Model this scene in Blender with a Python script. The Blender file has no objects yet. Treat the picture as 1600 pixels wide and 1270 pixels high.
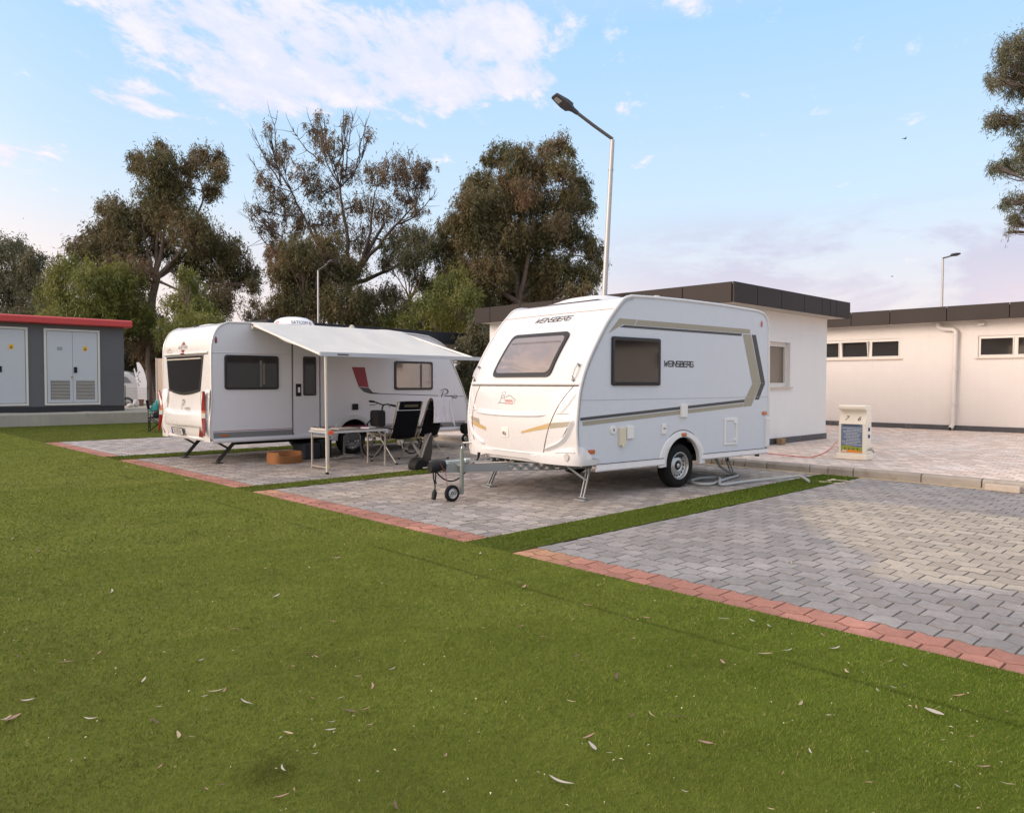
import bpy, math, random
import numpy as np
from mathutils import Vector, Matrix, noise as mnoise

random.seed(7); rng = np.random.default_rng(7)
scene = bpy.context.scene
COL = scene.collection
R = math.radians

# ---------------------------------------------------------------- camera
F_PX, PITCH, ROLL, YAW, CAMH = 1174.6, R(1.755), R(.11), R(46.036), 1.45
fwh = Vector((math.cos(YAW), math.sin(YAW), 0)); rth = Vector((math.sin(YAW), -math.cos(YAW), 0)); ZZ = Vector((0, 0, 1))
cf = fwh*math.cos(PITCH) - ZZ*math.sin(PITCH); cu = fwh*math.sin(PITCH) + ZZ*math.cos(PITCH)
crt = rth*math.cos(ROLL) + cu*math.sin(ROLL); cup = -rth*math.sin(ROLL) + cu*math.cos(ROLL)
cam_d = bpy.data.cameras.new('camera'); cam = bpy.data.objects.new('camera', cam_d); COL.objects.link(cam)
cam.matrix_world = Matrix(((crt.x, cup.x, -cf.x, 0), (crt.y, cup.y, -cf.y, 0), (crt.z, cup.z, -cf.z, CAMH), (0, 0, 0, 1)))
cam_d.sensor_fit = 'HORIZONTAL'; cam_d.sensor_width = 36; cam_d.lens = 36*F_PX/1600
cam_d.clip_start = .05; cam_d.clip_end = 3000
scene.camera = cam
CAM = Vector((0, 0, CAMH))
def ray(px, py): return cf + crt*((px-800)/F_PX) - cup*((py-635)/F_PX)
def at(px, py, d): return CAM + ray(px, py)*d          # survey helper: photo bearing + distance -> world point
def gnd(px, py, z=0):
    r = ray(px, py); return CAM + r*((z-CAMH)/r.z)

# ---------------------------------------------------------------- render / exposure
scene.view_settings.view_transform = 'Standard'; scene.view_settings.look = 'None'
scene.view_settings.exposure = 0.52; scene.view_settings.gamma = 1.0
scene.view_settings.use_curve_mapping = False
scene.render.engine = 'CYCLES'
scene.cycles.use_denoising = True
scene.cycles.max_bounces = 6; scene.cycles.diffuse_bounces = 3; scene.cycles.glossy_bounces = 3
scene.cycles.transmission_bounces = 3; scene.cycles.transparent_max_bounces = 6

# ---------------------------------------------------------------- sun
SUN_EL, SUN_AZ = R(16), math.atan2(-.93, .36)            # azimuth clockwise from +Y
sd = Vector((math.sin(SUN_AZ)*math.cos(SUN_EL), math.cos(SUN_AZ)*math.cos(SUN_EL), math.sin(SUN_EL)))
sl = bpy.data.lights.new('sun', 'SUN'); sl.energy = 1.5; sl.angle = R(24); sl.color = (1.0, .82, .70)
so = bpy.data.objects.new('sun', sl); COL.objects.link(so); so.location = (-20, 8, 20)
so.rotation_euler = sd.to_track_quat('Z', 'Y').to_euler()

# ---------------------------------------------------------------- node helper
class NT:
    def __init__(s, tree): s.t = tree; s.n = tree.nodes; s.l = tree.links
    def node(s, typ, ins=None, **kw):
        n = s.n.new(typ)
        for k, v in kw.items(): setattr(n, k, v)
        if ins:
            for k, v in ins.items():
                sock = n.inputs[k]
                if isinstance(v, bpy.types.NodeSocket): s.l.new(v, sock)
                else: sock.default_value = v
        return n
    def math(s, op, a, b=0.0, c=None, clamp=False):
        d = {0: a, 1: b}
        if c is not None: d[2] = c
        return s.node('ShaderNodeMath', d, operation=op, use_clamp=clamp).outputs[0]
    def mix(s, f, a, b, typ='RGBA', blend='MIX'):
        n = s.n.new('ShaderNodeMix'); n.data_type = typ
        if typ == 'RGBA': n.blend_type = blend; ia, ib, io = 6, 7, 2
        else: ia, ib, io = 2, 3, 0
        for i, v in ((0, f), (ia, a), (ib, b)):
            if isinstance(v, bpy.types.NodeSocket): s.l.new(v, n.inputs[i])
            else: n.inputs[i].default_value = v
        return n.outputs[io]
    def ramp(s, f, stops, interp='LINEAR'):
        n = s.n.new('ShaderNodeValToRGB'); cr = n.color_ramp; cr.interpolation = interp
        while len(cr.elements) > 1: cr.elements.remove(cr.elements[-1])
        cr.elements[0].position = stops[0][0]; cr.elements[0].color = c4(stops[0][1])
        for p, c in stops[1:]:
            e = cr.elements.new(p); e.color = c4(c)
        s.l.new(f, n.inputs[0]); return n.outputs[0]
    def noise(s, vec, scale, detail=4, rough=.55, dist=0.0, dim='3D'):
        n = s.node('ShaderNodeTexNoise', {'Scale': scale, 'Detail': detail, 'Roughness': rough, 'Distortion': dist}, noise_dimensions=dim)
        s.l.new(vec, n.inputs['Vector']); return n.outputs['Fac']
    def smooth(s, v, lo, hi):
        n = s.node('ShaderNodeMapRange', {'From Min': lo, 'From Max': hi}, interpolation_type='SMOOTHSTEP')
        s.l.new(v, n.inputs['Value']); return n.outputs[0]
def c4(c):
    if isinstance(c, (int, float)): return (c, c, c, 1)
    return tuple(c) if len(c) == 4 else (*c, 1)

# ---------------------------------------------------------------- world: low-sun sky with thin cloud
world = bpy.data.worlds.new('World'); scene.world = world; world.use_nodes = True
w = NT(world.node_tree); w.n.clear()
tc = w.node('ShaderNodeTexCoord').outputs['Generated']
sky = w.node('ShaderNodeTexSky', sky_type='NISHITA', sun_disc=False, sun_elevation=SUN_EL, sun_rotation=SUN_AZ % (2*math.pi),
             altitude=10, air_density=1.0, dust_density=2.0, ozone_density=1.5).outputs[0]
sep = w.node('ShaderNodeSeparateXYZ', {0: tc})
dx, dy, dz = sep.outputs
el = w.math('MAXIMUM', dz, 0.0)
# thin high haze: whitens the sky, peach near the horizon
hz = w.ramp(el, [(0, (6.6, 5.5, 5.3)), (.10, (6.0, 5.6, 5.8)), (.22, (4.5, 5.7, 6.9)), (.42, (3.0, 4.85, 7.1)), (.55, (4.3, 5.0, 6.0)), (.75, (8.6, 8.6, 9.2)), (1, (9.6, 9.4, 9.8))])  # unseen zenith end of the ramp brightened to add fill light
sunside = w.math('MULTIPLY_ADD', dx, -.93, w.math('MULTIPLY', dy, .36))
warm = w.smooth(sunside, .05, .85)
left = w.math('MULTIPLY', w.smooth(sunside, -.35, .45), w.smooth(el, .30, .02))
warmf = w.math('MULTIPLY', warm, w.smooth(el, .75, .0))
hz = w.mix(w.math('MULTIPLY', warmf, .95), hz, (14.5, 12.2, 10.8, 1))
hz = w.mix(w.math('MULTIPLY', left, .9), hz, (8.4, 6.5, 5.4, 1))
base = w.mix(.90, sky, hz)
# clouds mapped on a flat layer overhead
den = w.math('ADD', el, .10)
u = w.math('DIVIDE', dx, den); v = w.math('DIVIDE', dy, den)
cvec = w.node('ShaderNodeCombineXYZ', {0: u, 1: v, 2: 0.0}).outputs[0]
crot = w.node('ShaderNodeMapping', {'Vector': cvec, 'Rotation': (0, 0, R(-32))}).outputs[0]
cmap = w.node('ShaderNodeMapping', {'Vector': crot, 'Scale': (.80, 1.25, 1)}).outputs[0]
n1 = w.noise(cmap, 6.2, 10, .66, .2)
n2 = w.noise(cmap, .33, 2, .5)
# broad cloud bank: bearing a little left of the view, high up
def bank(bx, by, rx, s):
    a = w.math('SUBTRACT', u, bx); b = w.math('SUBTRACT', v, by)
    d = w.math('SQRT', w.math('ADD', w.math('MULTIPLY', a, a), w.math('MULTIPLY', b, b)))
    return w.math('MULTIPLY', w.smooth(d, rx, 0.0), s)
CLOUDS = [(.85, 1.78, .55, .47), (1.20, 1.48, .52, .45), (1.15, 1.2, .3, .22), (1.30, 1.58, .2, .22), (.55, 1.62, .34, .24), (.95, 1.95, .22, .2), (.67, 2.19, .20, .34), (1.42, 1.38, .10, .30), (.50, 2.76, .26, .34), (1.38, .88, .16, .24), (1.72, 1.33, .09, .22), (-1.3, .5, 2.2, .42), (-.4, -.6, 1.6, .22), (-.5, .85, .95, .42)]
cov = w.math('MULTIPLY', n2, .04)
for c in CLOUDS: cov = w.math('ADD', cov, bank(*c))
dens = w.smooth(w.math('ADD', w.math('MULTIPLY_ADD', n1, 1.7, -.42), cov), .62, .92)
ccol = w.mix(w.smooth(el, .5, .08), (6.0, 5.8, 6.4, 1), (6.8, 5.8, 5.7, 1))
ccol = w.mix(w.smooth(n1, .45, .75), w.mix(.6, ccol, (4.9, 5.2, 6.5, 1)), w.mix(.6, ccol, (7.2, 6.6, 6.5, 1)))
ccol = w.mix(w.smooth(sunside, .2, .8), ccol, w.mix(n1, (1.0, .8, .9, 1), (30.0, 22.0, 17.5, 1)))
col = w.mix(w.math('MULTIPLY', dens, .85), base, ccol)
# grey-mauve bank low on the right and pink veil at the horizon
elr = w.math('DIVIDE', dy, w.math('MAXIMUM', dx, .05))
lowmask = w.math('MULTIPLY', w.smooth(elr, .95, .55), w.smooth(dx, .2, .5))
lv = w.node('ShaderNodeMapping', {'Vector': tc, 'Scale': (5, 5, 13)}).outputs[0]
ln = w.noise(lv, 1.0, 6, .6, .3)
lm = w.math('MULTIPLY', w.math('MULTIPLY', w.smooth(ln, .36, .52), lowmask), w.math('MULTIPLY', w.smooth(el, .235, .16), w.smooth(el, .0, .05)))
col = w.mix(w.math('MULTIPLY', lm, .62), col, (3.9, 3.75, 4.9, 1))
pk = w.math('MULTIPLY', w.smooth(ln, .38, .62), w.math('MULTIPLY', w.smooth(el, .16, .03), w.smooth(dx, .2, .6)))
col = w.mix(w.math('MULTIPLY', pk, .7), col, (7.0, 5.5, 5.5, 1))
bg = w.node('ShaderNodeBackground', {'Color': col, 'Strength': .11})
wo = w.node('ShaderNodeOutputWorld', {'Surface': bg.outputs[0]})

# ---------------------------------------------------------------- materials
MATS = {}
def mat(name, color, rough=.5, metal=0.0, vary=.08, vscale=6, bump=0.0, bscale=60, coat=0.0, spec=.5, ior=1.5, island=0.0, trans=0.0, emit=None, streak=0.0, dirt=None):
    if name in MATS: return MATS[name]
    m = bpy.data.materials.new(name); m.use_nodes = True
    t = NT(m.node_tree); b = t.n['Principled BSDF']
    tc = t.node('ShaderNodeTexCoord').outputs['Object']
    c = c4(color); col = None
    if vary > 0:
        nf = t.noise(tc, vscale, 5, .6)
        k = t.math('MULTIPLY_ADD', nf, vary*2, 1-vary)
        if island:
            g = t.node('ShaderNodeNewGeometry').outputs['Random Per Island']
            k = t.math('MULTIPLY', k, t.math('MULTIPLY_ADD', g, island*2, 1-island))
        col = t.mix(1.0, c, t.node('ShaderNodeCombineColor', {0: k, 1: k, 2: k}).outputs[0], blend='MULTIPLY')
        if streak:
            mp = t.node('ShaderNodeMapping', {'Vector': tc, 'Scale': (2.3, 1.7, .22)}).outputs[0]
            sf = t.math('MULTIPLY', t.smooth(t.noise(mp, 3.1, 8, .7, .6), .45, .75), streak)
            col = t.mix(sf, col, tuple(x*.72 for x in c[:3])+(1,))
        if dirt:
            df = t.math('MULTIPLY', t.smooth(t.noise(tc, dirt[1], 7, .65), dirt[2], dirt[2]+.2), dirt[3])
            col = t.mix(df, col, c4(dirt[0]))
        t.l.new(col, b.inputs['Base Color'])
        rv = t.math('MULTIPLY_ADD', nf, .12, rough-.06, clamp=True); t.l.new(rv, b.inputs['Roughness'])
    else:
        b.inputs['Base Color'].default_value = c; b.inputs['Roughness'].default_value = rough
    b.inputs['Metallic'].default_value = metal; b.inputs['IOR'].default_value = ior
    b.inputs['Specular IOR Level'].default_value = spec
    if coat: b.inputs['Coat Weight'].default_value = coat; b.inputs['Coat Roughness'].default_value = .06
    if bump:
        bn = t.noise(tc, bscale, 4, .6)
        bp = t.node('ShaderNodeBump', {'Height': bn, 'Strength': min(1, bump), 'Distance': .01}); t.l.new(bp.outputs[0], b.inputs['Normal'])
    MATS[name] = m; return m

# ---------------------------------------------------------------- mesh builder
class MB:
    def __init__(s): s.v = []; s.f = []; s.mi = []; s.cur = 0
    def add(s, vs, fs):
        o = len(s.v); s.v += [tuple(x) for x in vs]; s.f += [tuple(i+o for i in f) for f in fs]; s.mi += [s.cur]*len(fs); return s
    def box(s, c, d, rz=0, M=None):
        x, y, z = d[0]/2, d[1]/2, d[2]/2
        vs = [Vector((i*x, j*y, k*z)) for k in (-1, 1) for j in (-1, 1) for i in (-1, 1)]
        Q = M if M is not None else Matrix.Rotation(rz, 3, 'Z')
        vs = [Q @ p + Vector(c) for p in vs]
        return s.add(vs, [(0, 2, 3, 1), (4, 5, 7, 6), (0, 1, 5, 4), (1, 3, 7, 5), (3, 2, 6, 7), (2, 0, 4, 6)])
    def bb(s, a, b):
        return s.box([(a[i]+b[i])/2 for i in range(3)], [abs(b[i]-a[i]) for i in range(3)])
    def bar(s, a, b, w, h, up=(0, 0, 1)):
        a, b = Vector(a), Vector(b); d = b-a; L = d.length; d.normalize()
        up = Vector(up)
        if abs(d.dot(up)) > .98: up = Vector((1, 0, 0))
        sd_ = d.cross(up).normalized(); u_ = sd_.cross(d)
        return s.box((a+b)/2, (L, w, h), M=Matrix((d, sd_, u_)).transposed())
    def tube(s, pts, r, n=8, cap=True):
        pts = [Vector(p) for p in pts]; k = len(pts); rr = r if isinstance(r, (list, tuple)) else [r]*k
        t = (pts[1]-pts[0]).normalized(); ref = Vector((0, 0, 1)) if abs(t.z) < .9 else Vector((1, 0, 0))
        nrm = t.cross(ref).normalized(); vs = []
        for i in range(k):
            if i == 0: t = pts[1]-pts[0]
            elif i == k-1: t = pts[-1]-pts[-2]
            else: t = (pts[i+1]-pts[i]).normalized()+(pts[i]-pts[i-1]).normalized()
            if t.length < 1e-9: t = pts[i]-pts[i-1]
            t.normalize(); nrm = (nrm-t*nrm.dot(t))
            if nrm.length < 1e-6: nrm = t.orthogonal()
            nrm.normalize(); bi = t.cross(nrm)
            for j in range(n):
                a = 2*math.pi*j/n; vs.append(pts[i]+(nrm*math.cos(a)+bi*math.sin(a))*rr[i])
        fs = [(i*n+j, i*n+(j+1) % n, (i+1)*n+(j+1) % n, (i+1)*n+j) for i in range(k-1) for j in range(n)]
        if cap: fs += [tuple(range(n-1, -1, -1)), tuple((k-1)*n+j for j in range(n))]
        return s.add(vs, fs)
    def lathe(s, prof, c, axis='Z', n=24, caps=True):
        """prof: (radius, height) pairs"""
        vs = []; c = Vector(c)
        for r, h in prof:
            for j in range(n):
                a = 2*math.pi*j/n; x, y = r*math.cos(a), r*math.sin(a)
                p = {'Z': (x, y, h), 'Y': (x, h, y), 'X': (h, x, y)}[axis]; vs.append(c+Vector(p))
        k = len(prof)
        fs = [(i*n+j, i*n+(j+1) % n, (i+1)*n+(j+1) % n, (i+1)*n+j) for i in range(k-1) for j in range(n)]
        if caps and prof[0][0] > 1e-5: fs.append(tuple(range(n-1, -1, -1)))
        if caps and prof[-1][0] > 1e-5: fs.append(tuple((k-1)*n+j for j in range(n)))
        return s.add(vs, fs)
    def prism(s, poly, axis, a, b):
        """poly in the other two axes (xz for Y, yz for X, xy for Z)"""
        def P(u, v, h): return {'Y': (u, h, v), 'X': (h, u, v), 'Z': (u, v, h)}[axis]
        n = len(poly); vs = [P(u, v, a) for u, v in poly]+[P(u, v, b) for u, v in poly]
        fs = [tuple(range(n)), tuple(range(2*n-1, n-1, -1))]+[(i, n+i, n+(i+1) % n, (i+1) % n) for i in range(n)]
        return s.add(vs, fs)
    def sphere(s, c, r, nu=12, nv=8):
        rx, ry, rz = r if isinstance(r, (tuple, list)) else (r, r, r); vs = []; c = Vector(c)
        for i in range(nv+1):
            th = math.pi*i/nv
            for j in range(nu):
                ph = 2*math.pi*j/nu; vs.append(c+Vector((rx*math.sin(th)*math.cos(ph), ry*math.sin(th)*math.sin(ph), rz*math.cos(th))))
        fs = [(i*nu+j, (i+1)*nu+j, (i+1)*nu+(j+1) % nu, i*nu+(j+1) % nu) for i in range(nv) for j in range(nu)]
        return s.add(vs, fs)
    def strip(s, A, B):
        n = len(A); return s.add(list(A)+list(B), [(i, i+1, n+i+1, n+i) for i in range(n-1)])
    def grid(s, fn, nu, nv):
        vs = [fn(i/nu, j/nv) for j in range(nv+1) for i in range(nu+1)]
        return s.add(vs, [(j*(nu+1)+i, j*(nu+1)+i+1, (j+1)*(nu+1)+i+1, (j+1)*(nu+1)+i) for j in range(nv) for i in range(nu)])
    def build(s, name, m, parent=None, smooth=False, bevel=0.0, seg=2, solid=0.0, fixn=True):
        me = bpy.data.meshes.new(name); me.from_pydata(s.v, [], s.f); me.validate(clean_customdata=False)
        for mm in (m if isinstance(m, (list, tuple)) else [m]): me.materials.append(mm)
        if isinstance(m, (list, tuple)) and len(me.polygons) == len(s.mi): me.polygons.foreach_set('material_index', s.mi)
        if fixn and len(s.f) < 60000:
            import bmesh
            bm = bmesh.new(); bm.from_mesh(me); bmesh.ops.recalc_face_normals(bm, faces=bm.faces); bm.to_mesh(me); bm.free()
        if smooth:
            me.polygons.foreach_set('use_smooth', [True]*len(me.polygons)); me.set_sharp_from_angle(angle=R(38))
        o = bpy.data.objects.new(name, me); COL.objects.link(o)
        if parent is not None: o.parent = parent
        if solid: md = o.modifiers.new('solid', 'SOLIDIFY'); md.thickness = solid; md.offset = 0
        if bevel:
            md = o.modifiers.new('bevel', 'BEVEL'); md.width = bevel; md.segments = seg; md.limit_method = 'ANGLE'; md.angle_limit = R(35)
            md.harden_normals = False
        return o
def tag(o, label, cat, group=None):
    o['label'] = label; o['category'] = cat
    if group: o['group'] = group
    return o
def structure(o): o['kind'] = 'structure'; return o
def thing(name, label, cat, loc=(0, 0, 0), rz=0.0, group=None):
    o = bpy.data.objects.new(name, None); o.empty_display_size = .2; COL.objects.link(o)
    o.location = loc; o.rotation_euler = (0, 0, rz); return tag(o, label, cat, group)
def copy_tree(o, parent=None):
    c = o.copy(); COL.objects.link(c)
    if parent is not None: c.parent = parent
    for ch in list(o.children): copy_tree(ch, c)
    return c

# ---------------------------------------------------------------- lettering
def text_mb(body, size, place, shear=0.0, extr=.0015, align='CENTER', spacing=1.0, bold=.0):
    """default-font text as mesh; place(u, v) -> point gives the surface the letters lie on"""
    cu_ = bpy.data.curves.new('lettering', 'FONT'); cu_.body = body; cu_.size = size; cu_.shear = shear
    cu_.align_x = align; cu_.align_y = 'CENTER'; cu_.resolution_u = 2; cu_.space_character = spacing; cu_.offset = size*bold
    o = bpy.data.objects.new('lettering', cu_); me = bpy.data.meshes.new_from_object(o)
    mb = MB(); mb.add([place(v_.co.x, v_.co.y) for v_ in me.vertices], [tuple(p.vertices) for p in me.polygons])
    bpy.data.objects.remove(o); bpy.data.meshes.remove(me); return mb
GLYPH = {'W': [[(0, 1), (.12, 0), (.5, .75), (.62, 0), (1, 1)]], 'E': [[(1, 1), (.1, 1), (0, .8), (0, 0), (1, 0)], [(0, .5), (.9, .5)]],
         'I': [[(.3, 1), (.3, 0)]], 'N': [[(0, 0), (0, 1), (1, 0), (1, 1)]], 'S': [[(1, 1), (0, 1), (0, .5), (1, .5), (1, 0), (0, 0)]],
         'B': [[(0, 0), (0, 1), (.9, 1), (.9, .55), (0, .5), (1, .5), (1, 0), (0, 0)]], 'R': [[(0, 0), (0, 1), (1, 1), (1, .5), (0, .5), (.45, .5), (1, 0)]],
         'G': [[(1, 1), (0, 1), (0, 0), (1, 0), (1, .5), (.45, .5)]]}
def strokes(word, L, h, wd, place, shear=0.0, gap=.26):
    ws = [{'I': .12, 'W': 1.25}.get(ch, 1.0) for ch in word]; tot = sum(ws)+gap*(len(word)-1); cw = L/tot; mb = MB(); x0 = -L/2
    for ch, wf in zip(word, ws):
        for line in GLYPH[ch]:
            for (a, b), (c, d) in zip(line[:-1], line[1:]):
                p = Vector((x0+a*cw*wf+shear*(b-.5)*h, (b-.5)*h)); q = Vector((x0+c*cw*wf+shear*(d-.5)*h, (d-.5)*h))
                e = (q-p); e.normalize(); nn = Vector((-e.y, e.x))*wd/2; p -= e*wd/2; q += e*wd/2
                mb.add([place(*(p+nn)), place(*(p-nn)), place(*(q-nn)), place(*(q+nn))], [(0, 1, 2, 3)])
        x0 += cw*(wf+gap)
    return mb
def stroke_path(pts, wd, place):
    mb = MB(); P = [Vector(p) for p in pts]; A = []; B = []
    for i, p in enumerate(P):
        e = (P[min(i+1, len(P)-1)]-P[max(i-1, 0)]).normalized(); nn = Vector((-e.y, e.x))
        ww = wd[i] if isinstance(wd, (list, tuple)) else wd
        A.append(place(*(p+nn*ww/2))); B.append(place(*(p-nn*ww/2)))
    return mb.strip(A, B)

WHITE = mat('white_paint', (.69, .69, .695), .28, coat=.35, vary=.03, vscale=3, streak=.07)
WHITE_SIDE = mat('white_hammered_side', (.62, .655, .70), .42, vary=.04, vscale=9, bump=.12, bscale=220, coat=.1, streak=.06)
WHITE_PLASTIC = mat('white_plastic', (.78, .77, .74), .35, vary=.02)
CREAM_PLASTIC = mat('cream_plastic', (.68, .62, .46), .4, vary=.04)
DARK_TRIM = mat('dark_window_trim', (.012, .012, .013), .35, vary=.02)
RUBBER = mat('black_rubber', (.009, .0085, .0085), .8, spec=.25, vary=.15, vscale=30, bump=.2)
BLACK_PL = mat('black_plastic', (.010, .010, .011), .55, vary=.1, spec=.3)
BLACK_FAB = mat('black_fabric', (.005, .0055, .008), .9, vary=.12, vscale=25, bump=.4, bscale=300, spec=.12)
GALV = mat('galvanised_steel', (.27, .285, .29), .45, metal=.5, vary=.14, vscale=18)
STEEL = mat('bright_steel', (.62, .61, .59), .3, metal=.9, vary=.08)
CHASSIS = mat('dark_chassis', (.014, .014, .015), .8, vary=.2, spec=.2)
AMBER = mat('amber_lens', (.50, .11, .01), .22, vary=.05, coat=.5)
REDLENS = mat('red_lens', (.22, .003, .008), .15, vary=.05, coat=.8)
CLEARLENS = mat('clear_lens', (.55, .53, .50), .12, vary=.03, coat=.8)
SEAM = mat('dark_seam', (.10, .09, .085), .7, vary=.05)
GREY_DECAL = mat('dark_grey_decal', (.055, .055, .058), .45, vary=.03)
BEIGE_DECAL = mat('beige_gold_decal', (.34, .31, .235), .42, vary=.03)
ALU = mat('aluminium', (.62, .60, .57), .38, metal=.6, vary=.05)
# ================================================================= GROUND
def worldpos(t):
    return t.node('ShaderNodeNewGeometry').outputs['Position']
def bump_to(t, b, h, strength, dist=.01):
    bp = t.node('ShaderNodeBump', {'Height': h, 'Strength': strength, 'Distance': dist}); t.l.new(bp.outputs[0], b.inputs['Normal'])
def ground_mat(name, c1, c2, scale, rough=.9):
    m = bpy.data.materials.new(name); m.use_nodes = True; t = NT(m.node_tree); b = t.n['Principled BSDF']; P = worldpos(t)
    n = t.noise(P, scale, 8, .65); c = t.mix(t.smooth(n, .35, .65), c4(c1), c4(c2)); t.l.new(c, b.inputs['Base Color'])
    b.inputs['Roughness'].default_value = rough; bump_to(t, b, t.noise(P, scale*12, 6, .6), .5, .02); return m

def paver_mat(name, col, sand=0.0, dry=None, orange=False, island=.12, speck=.42):
    m = bpy.data.materials.new(name); m.use_nodes = True; t = NT(m.node_tree); b = t.n['Principled BSDF']; P = worldpos(t)
    g = t.node('ShaderNodeNewGeometry').outputs['Random Per Island']
    big = t.noise(P, .9, 5, .6); mid = t.noise(P, 16, 8, .8); fine = t.noise(P, 75, 8, .9)
    k = t.math('MULTIPLY', t.math('MULTIPLY_ADD', g, island*2, 1-island), t.math('MULTIPLY_ADD', mid, 1.1, .45))
    k = t.math('MULTIPLY', k, t.math('MULTIPLY_ADD', fine, speck*2, 1-speck))
    kk = t.node('ShaderNodeCombineColor', {0: k, 1: k, 2: k}).outputs[0]
    c = t.mix(1.0, c4(col), kk, blend='MULTIPLY')
    lighter = tuple(min(.6, x*1.45+.02) for x in col)
    c = t.mix(t.math('MULTIPLY', t.smooth(big, .45, .68), .5), c, t.mix(1.0, c4(lighter), kk, blend='MULTIPLY'))
    # efflorescence / scuffed pale patches
    ef = t.math('MULTIPLY', t.smooth(t.noise(P, 14, 7, .75), .60, .78), .38)
    c = t.mix(ef, c, (.45, .43, .41, 1))
    if sand:
        sf = t.math('MULTIPLY', t.smooth(t.noise(P, .55, 6, .6), .42, .66), sand)
        c = t.mix(sf, c, t.mix(1.0, (.42, .34, .25, 1), kk, blend='MULTIPLY'))
    if dry:
        sp = t.node('ShaderNodeSeparateXYZ', {0: P})
        w1 = t.math('MULTIPLY_ADD', t.noise(P, 1.3, 5, .6), .9, -.45)
        acc = None
        for (nx, ny, d) in dry:           # inside where nx*x+ny*y < d
            e = t.math('ADD', t.math('MULTIPLY', sp.outputs[0], nx), t.math('MULTIPLY', sp.outputs[1], ny))
            e = t.smooth(t.math('ADD', t.math('SUBTRACT', e, d), w1), .14, -.14)
            acc = e if acc is None else t.math('MULTIPLY', acc, e)
        c = t.mix(t.math('MULTIPLY', acc, .85), c, t.mix(1.0, (.42, .365, .29, 1), kk, blend='MULTIPLY'))
        ring = t.math('MULTIPLY', t.smooth(t.noise(P, 1.1, 4, .6), .62, .72), .35)
        c = t.mix(t.math('MULTIPLY', ring, t.math('SUBTRACT', 1, acc)), c, (.09, .085, .09, 1))
    if orange:
        sp = t.node('ShaderNodeSeparateXYZ', {0: P}); w1 = t.math('MULTIPLY_ADD', t.noise(P, 3, 5, .6), .8, -.4)
        acc = None
        for ye in (4.6, 9.65, 15.3):      # sand washed over the corner of each bay
            e = t.smooth(t.math('ABSOLUTE', t.math('ADD', t.math('SUBTRACT', sp.outputs[1], ye), w1)), .75, .1)
            acc = e if acc is None else t.math('MAXIMUM', acc, e)
        c = t.mix(t.math('MULTIPLY', acc, .6), c, t.mix(1.0, (.50, .30, .15, 1), kk, blend='MULTIPLY'))
    t.l.new(c, b.inputs['Base Color']); b.inputs['Roughness'].default_value = .82; b.inputs['Specular IOR Level'].default_value = .35
    bump_to(t, b, t.noise(P, 130, 5, .7), .55, .004); return m

PAV_W, PAV_L = .182, .20
KN = [0, .15, .35, .65, .85, 1.0]; KV = [-1, -1, 1, 1, -1, -1]
def wave(y, amp):
    f = (y/PAV_L) % 1.0; return amp*float(np.interp(f, KN, KV))
def pavers(name, x0, rows, ya, yb, mats, matrow=None, z=0.0, detail=True, amp=.0125, xmax=None, edge=None):
    mb = MB()
    for r in range(rows):
        xa = x0+r*PAV_W
        if xmax and xa > xmax: break
        off = (r % 2)*.5*PAV_L
        k = int((ya-off)//PAV_L)-1
        mb.cur = matrow(r) if matrow else 0
        while k*PAV_L+off < yb:
            y0 = k*PAV_L+off; y1 = y0+PAV_L; k += 1
            a, b_ = max(y0+.0015, ya), min(y1-.0015, yb)
            if b_-a < .02: continue
            ks = [y for kk in (math.floor(a/PAV_L)-1, math.floor(a/PAV_L), math.floor(a/PAV_L)+1) for y in (kk*PAV_L+f*PAV_L for f in KN[1:-1]) if a+.003 < y < b_-.003]
            ys = [a]+sorted(ks)+[b_]
            lo = [(xa+.003+wave(y, amp), y) for y in ys]; hi = [(xa+PAV_W-.003+wave(y, amp), y) for y in ys]
            outer = lo+hi[::-1]; n = len(outer); m_ = len(ys)
            e = .006; ysi = [min(max(y, a+.005), b_-.005) for y in ys]
            inner = [(xa+.003+e+wave(y, amp), yi) for y, yi in zip(ys, ysi)]+[(xa+PAV_W-.003-e+wave(y, amp), yi) for y, yi in zip(ys, ysi)][::-1]
            dz = random.uniform(-.0015, .0015); tx = random.uniform(-.02, .02); ty = random.uniform(-.016, .016)
            cxm, cym = xa+PAV_W/2, (a+b_)/2
            H = lambda p, q: z+q+dz+(p[0]-cxm)*tx+(p[1]-cym)*ty
            vs = [(*p, H(p, 0)) for p in inner]+[(*p, H(p, -.009)) for p in outer]
            fs = [(i, i+1, n-2-i, n-1-i) for i in range(m_-1)]
            fs += [(i, n+i, n+(i+1) % n, (i+1) % n) for i in range(n)]
            if detail:
                vs += [(p[0], p[1], z-.022) for p in outer]; fs += [(n+i, 2*n+i, 2*n+(i+1) % n, n+(i+1) % n) for i in range(n)]
            q0 = len(mb.mi); mb.add(vs, fs)
            if edge is not None:
                for q_ in range(q0+m_-1, len(mb.mi)): mb.mi[q_] = edge+(mb.cur if len(mats) > 2 else 0)
    return structure(mb.build(name, mats, fixn=False))

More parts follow.
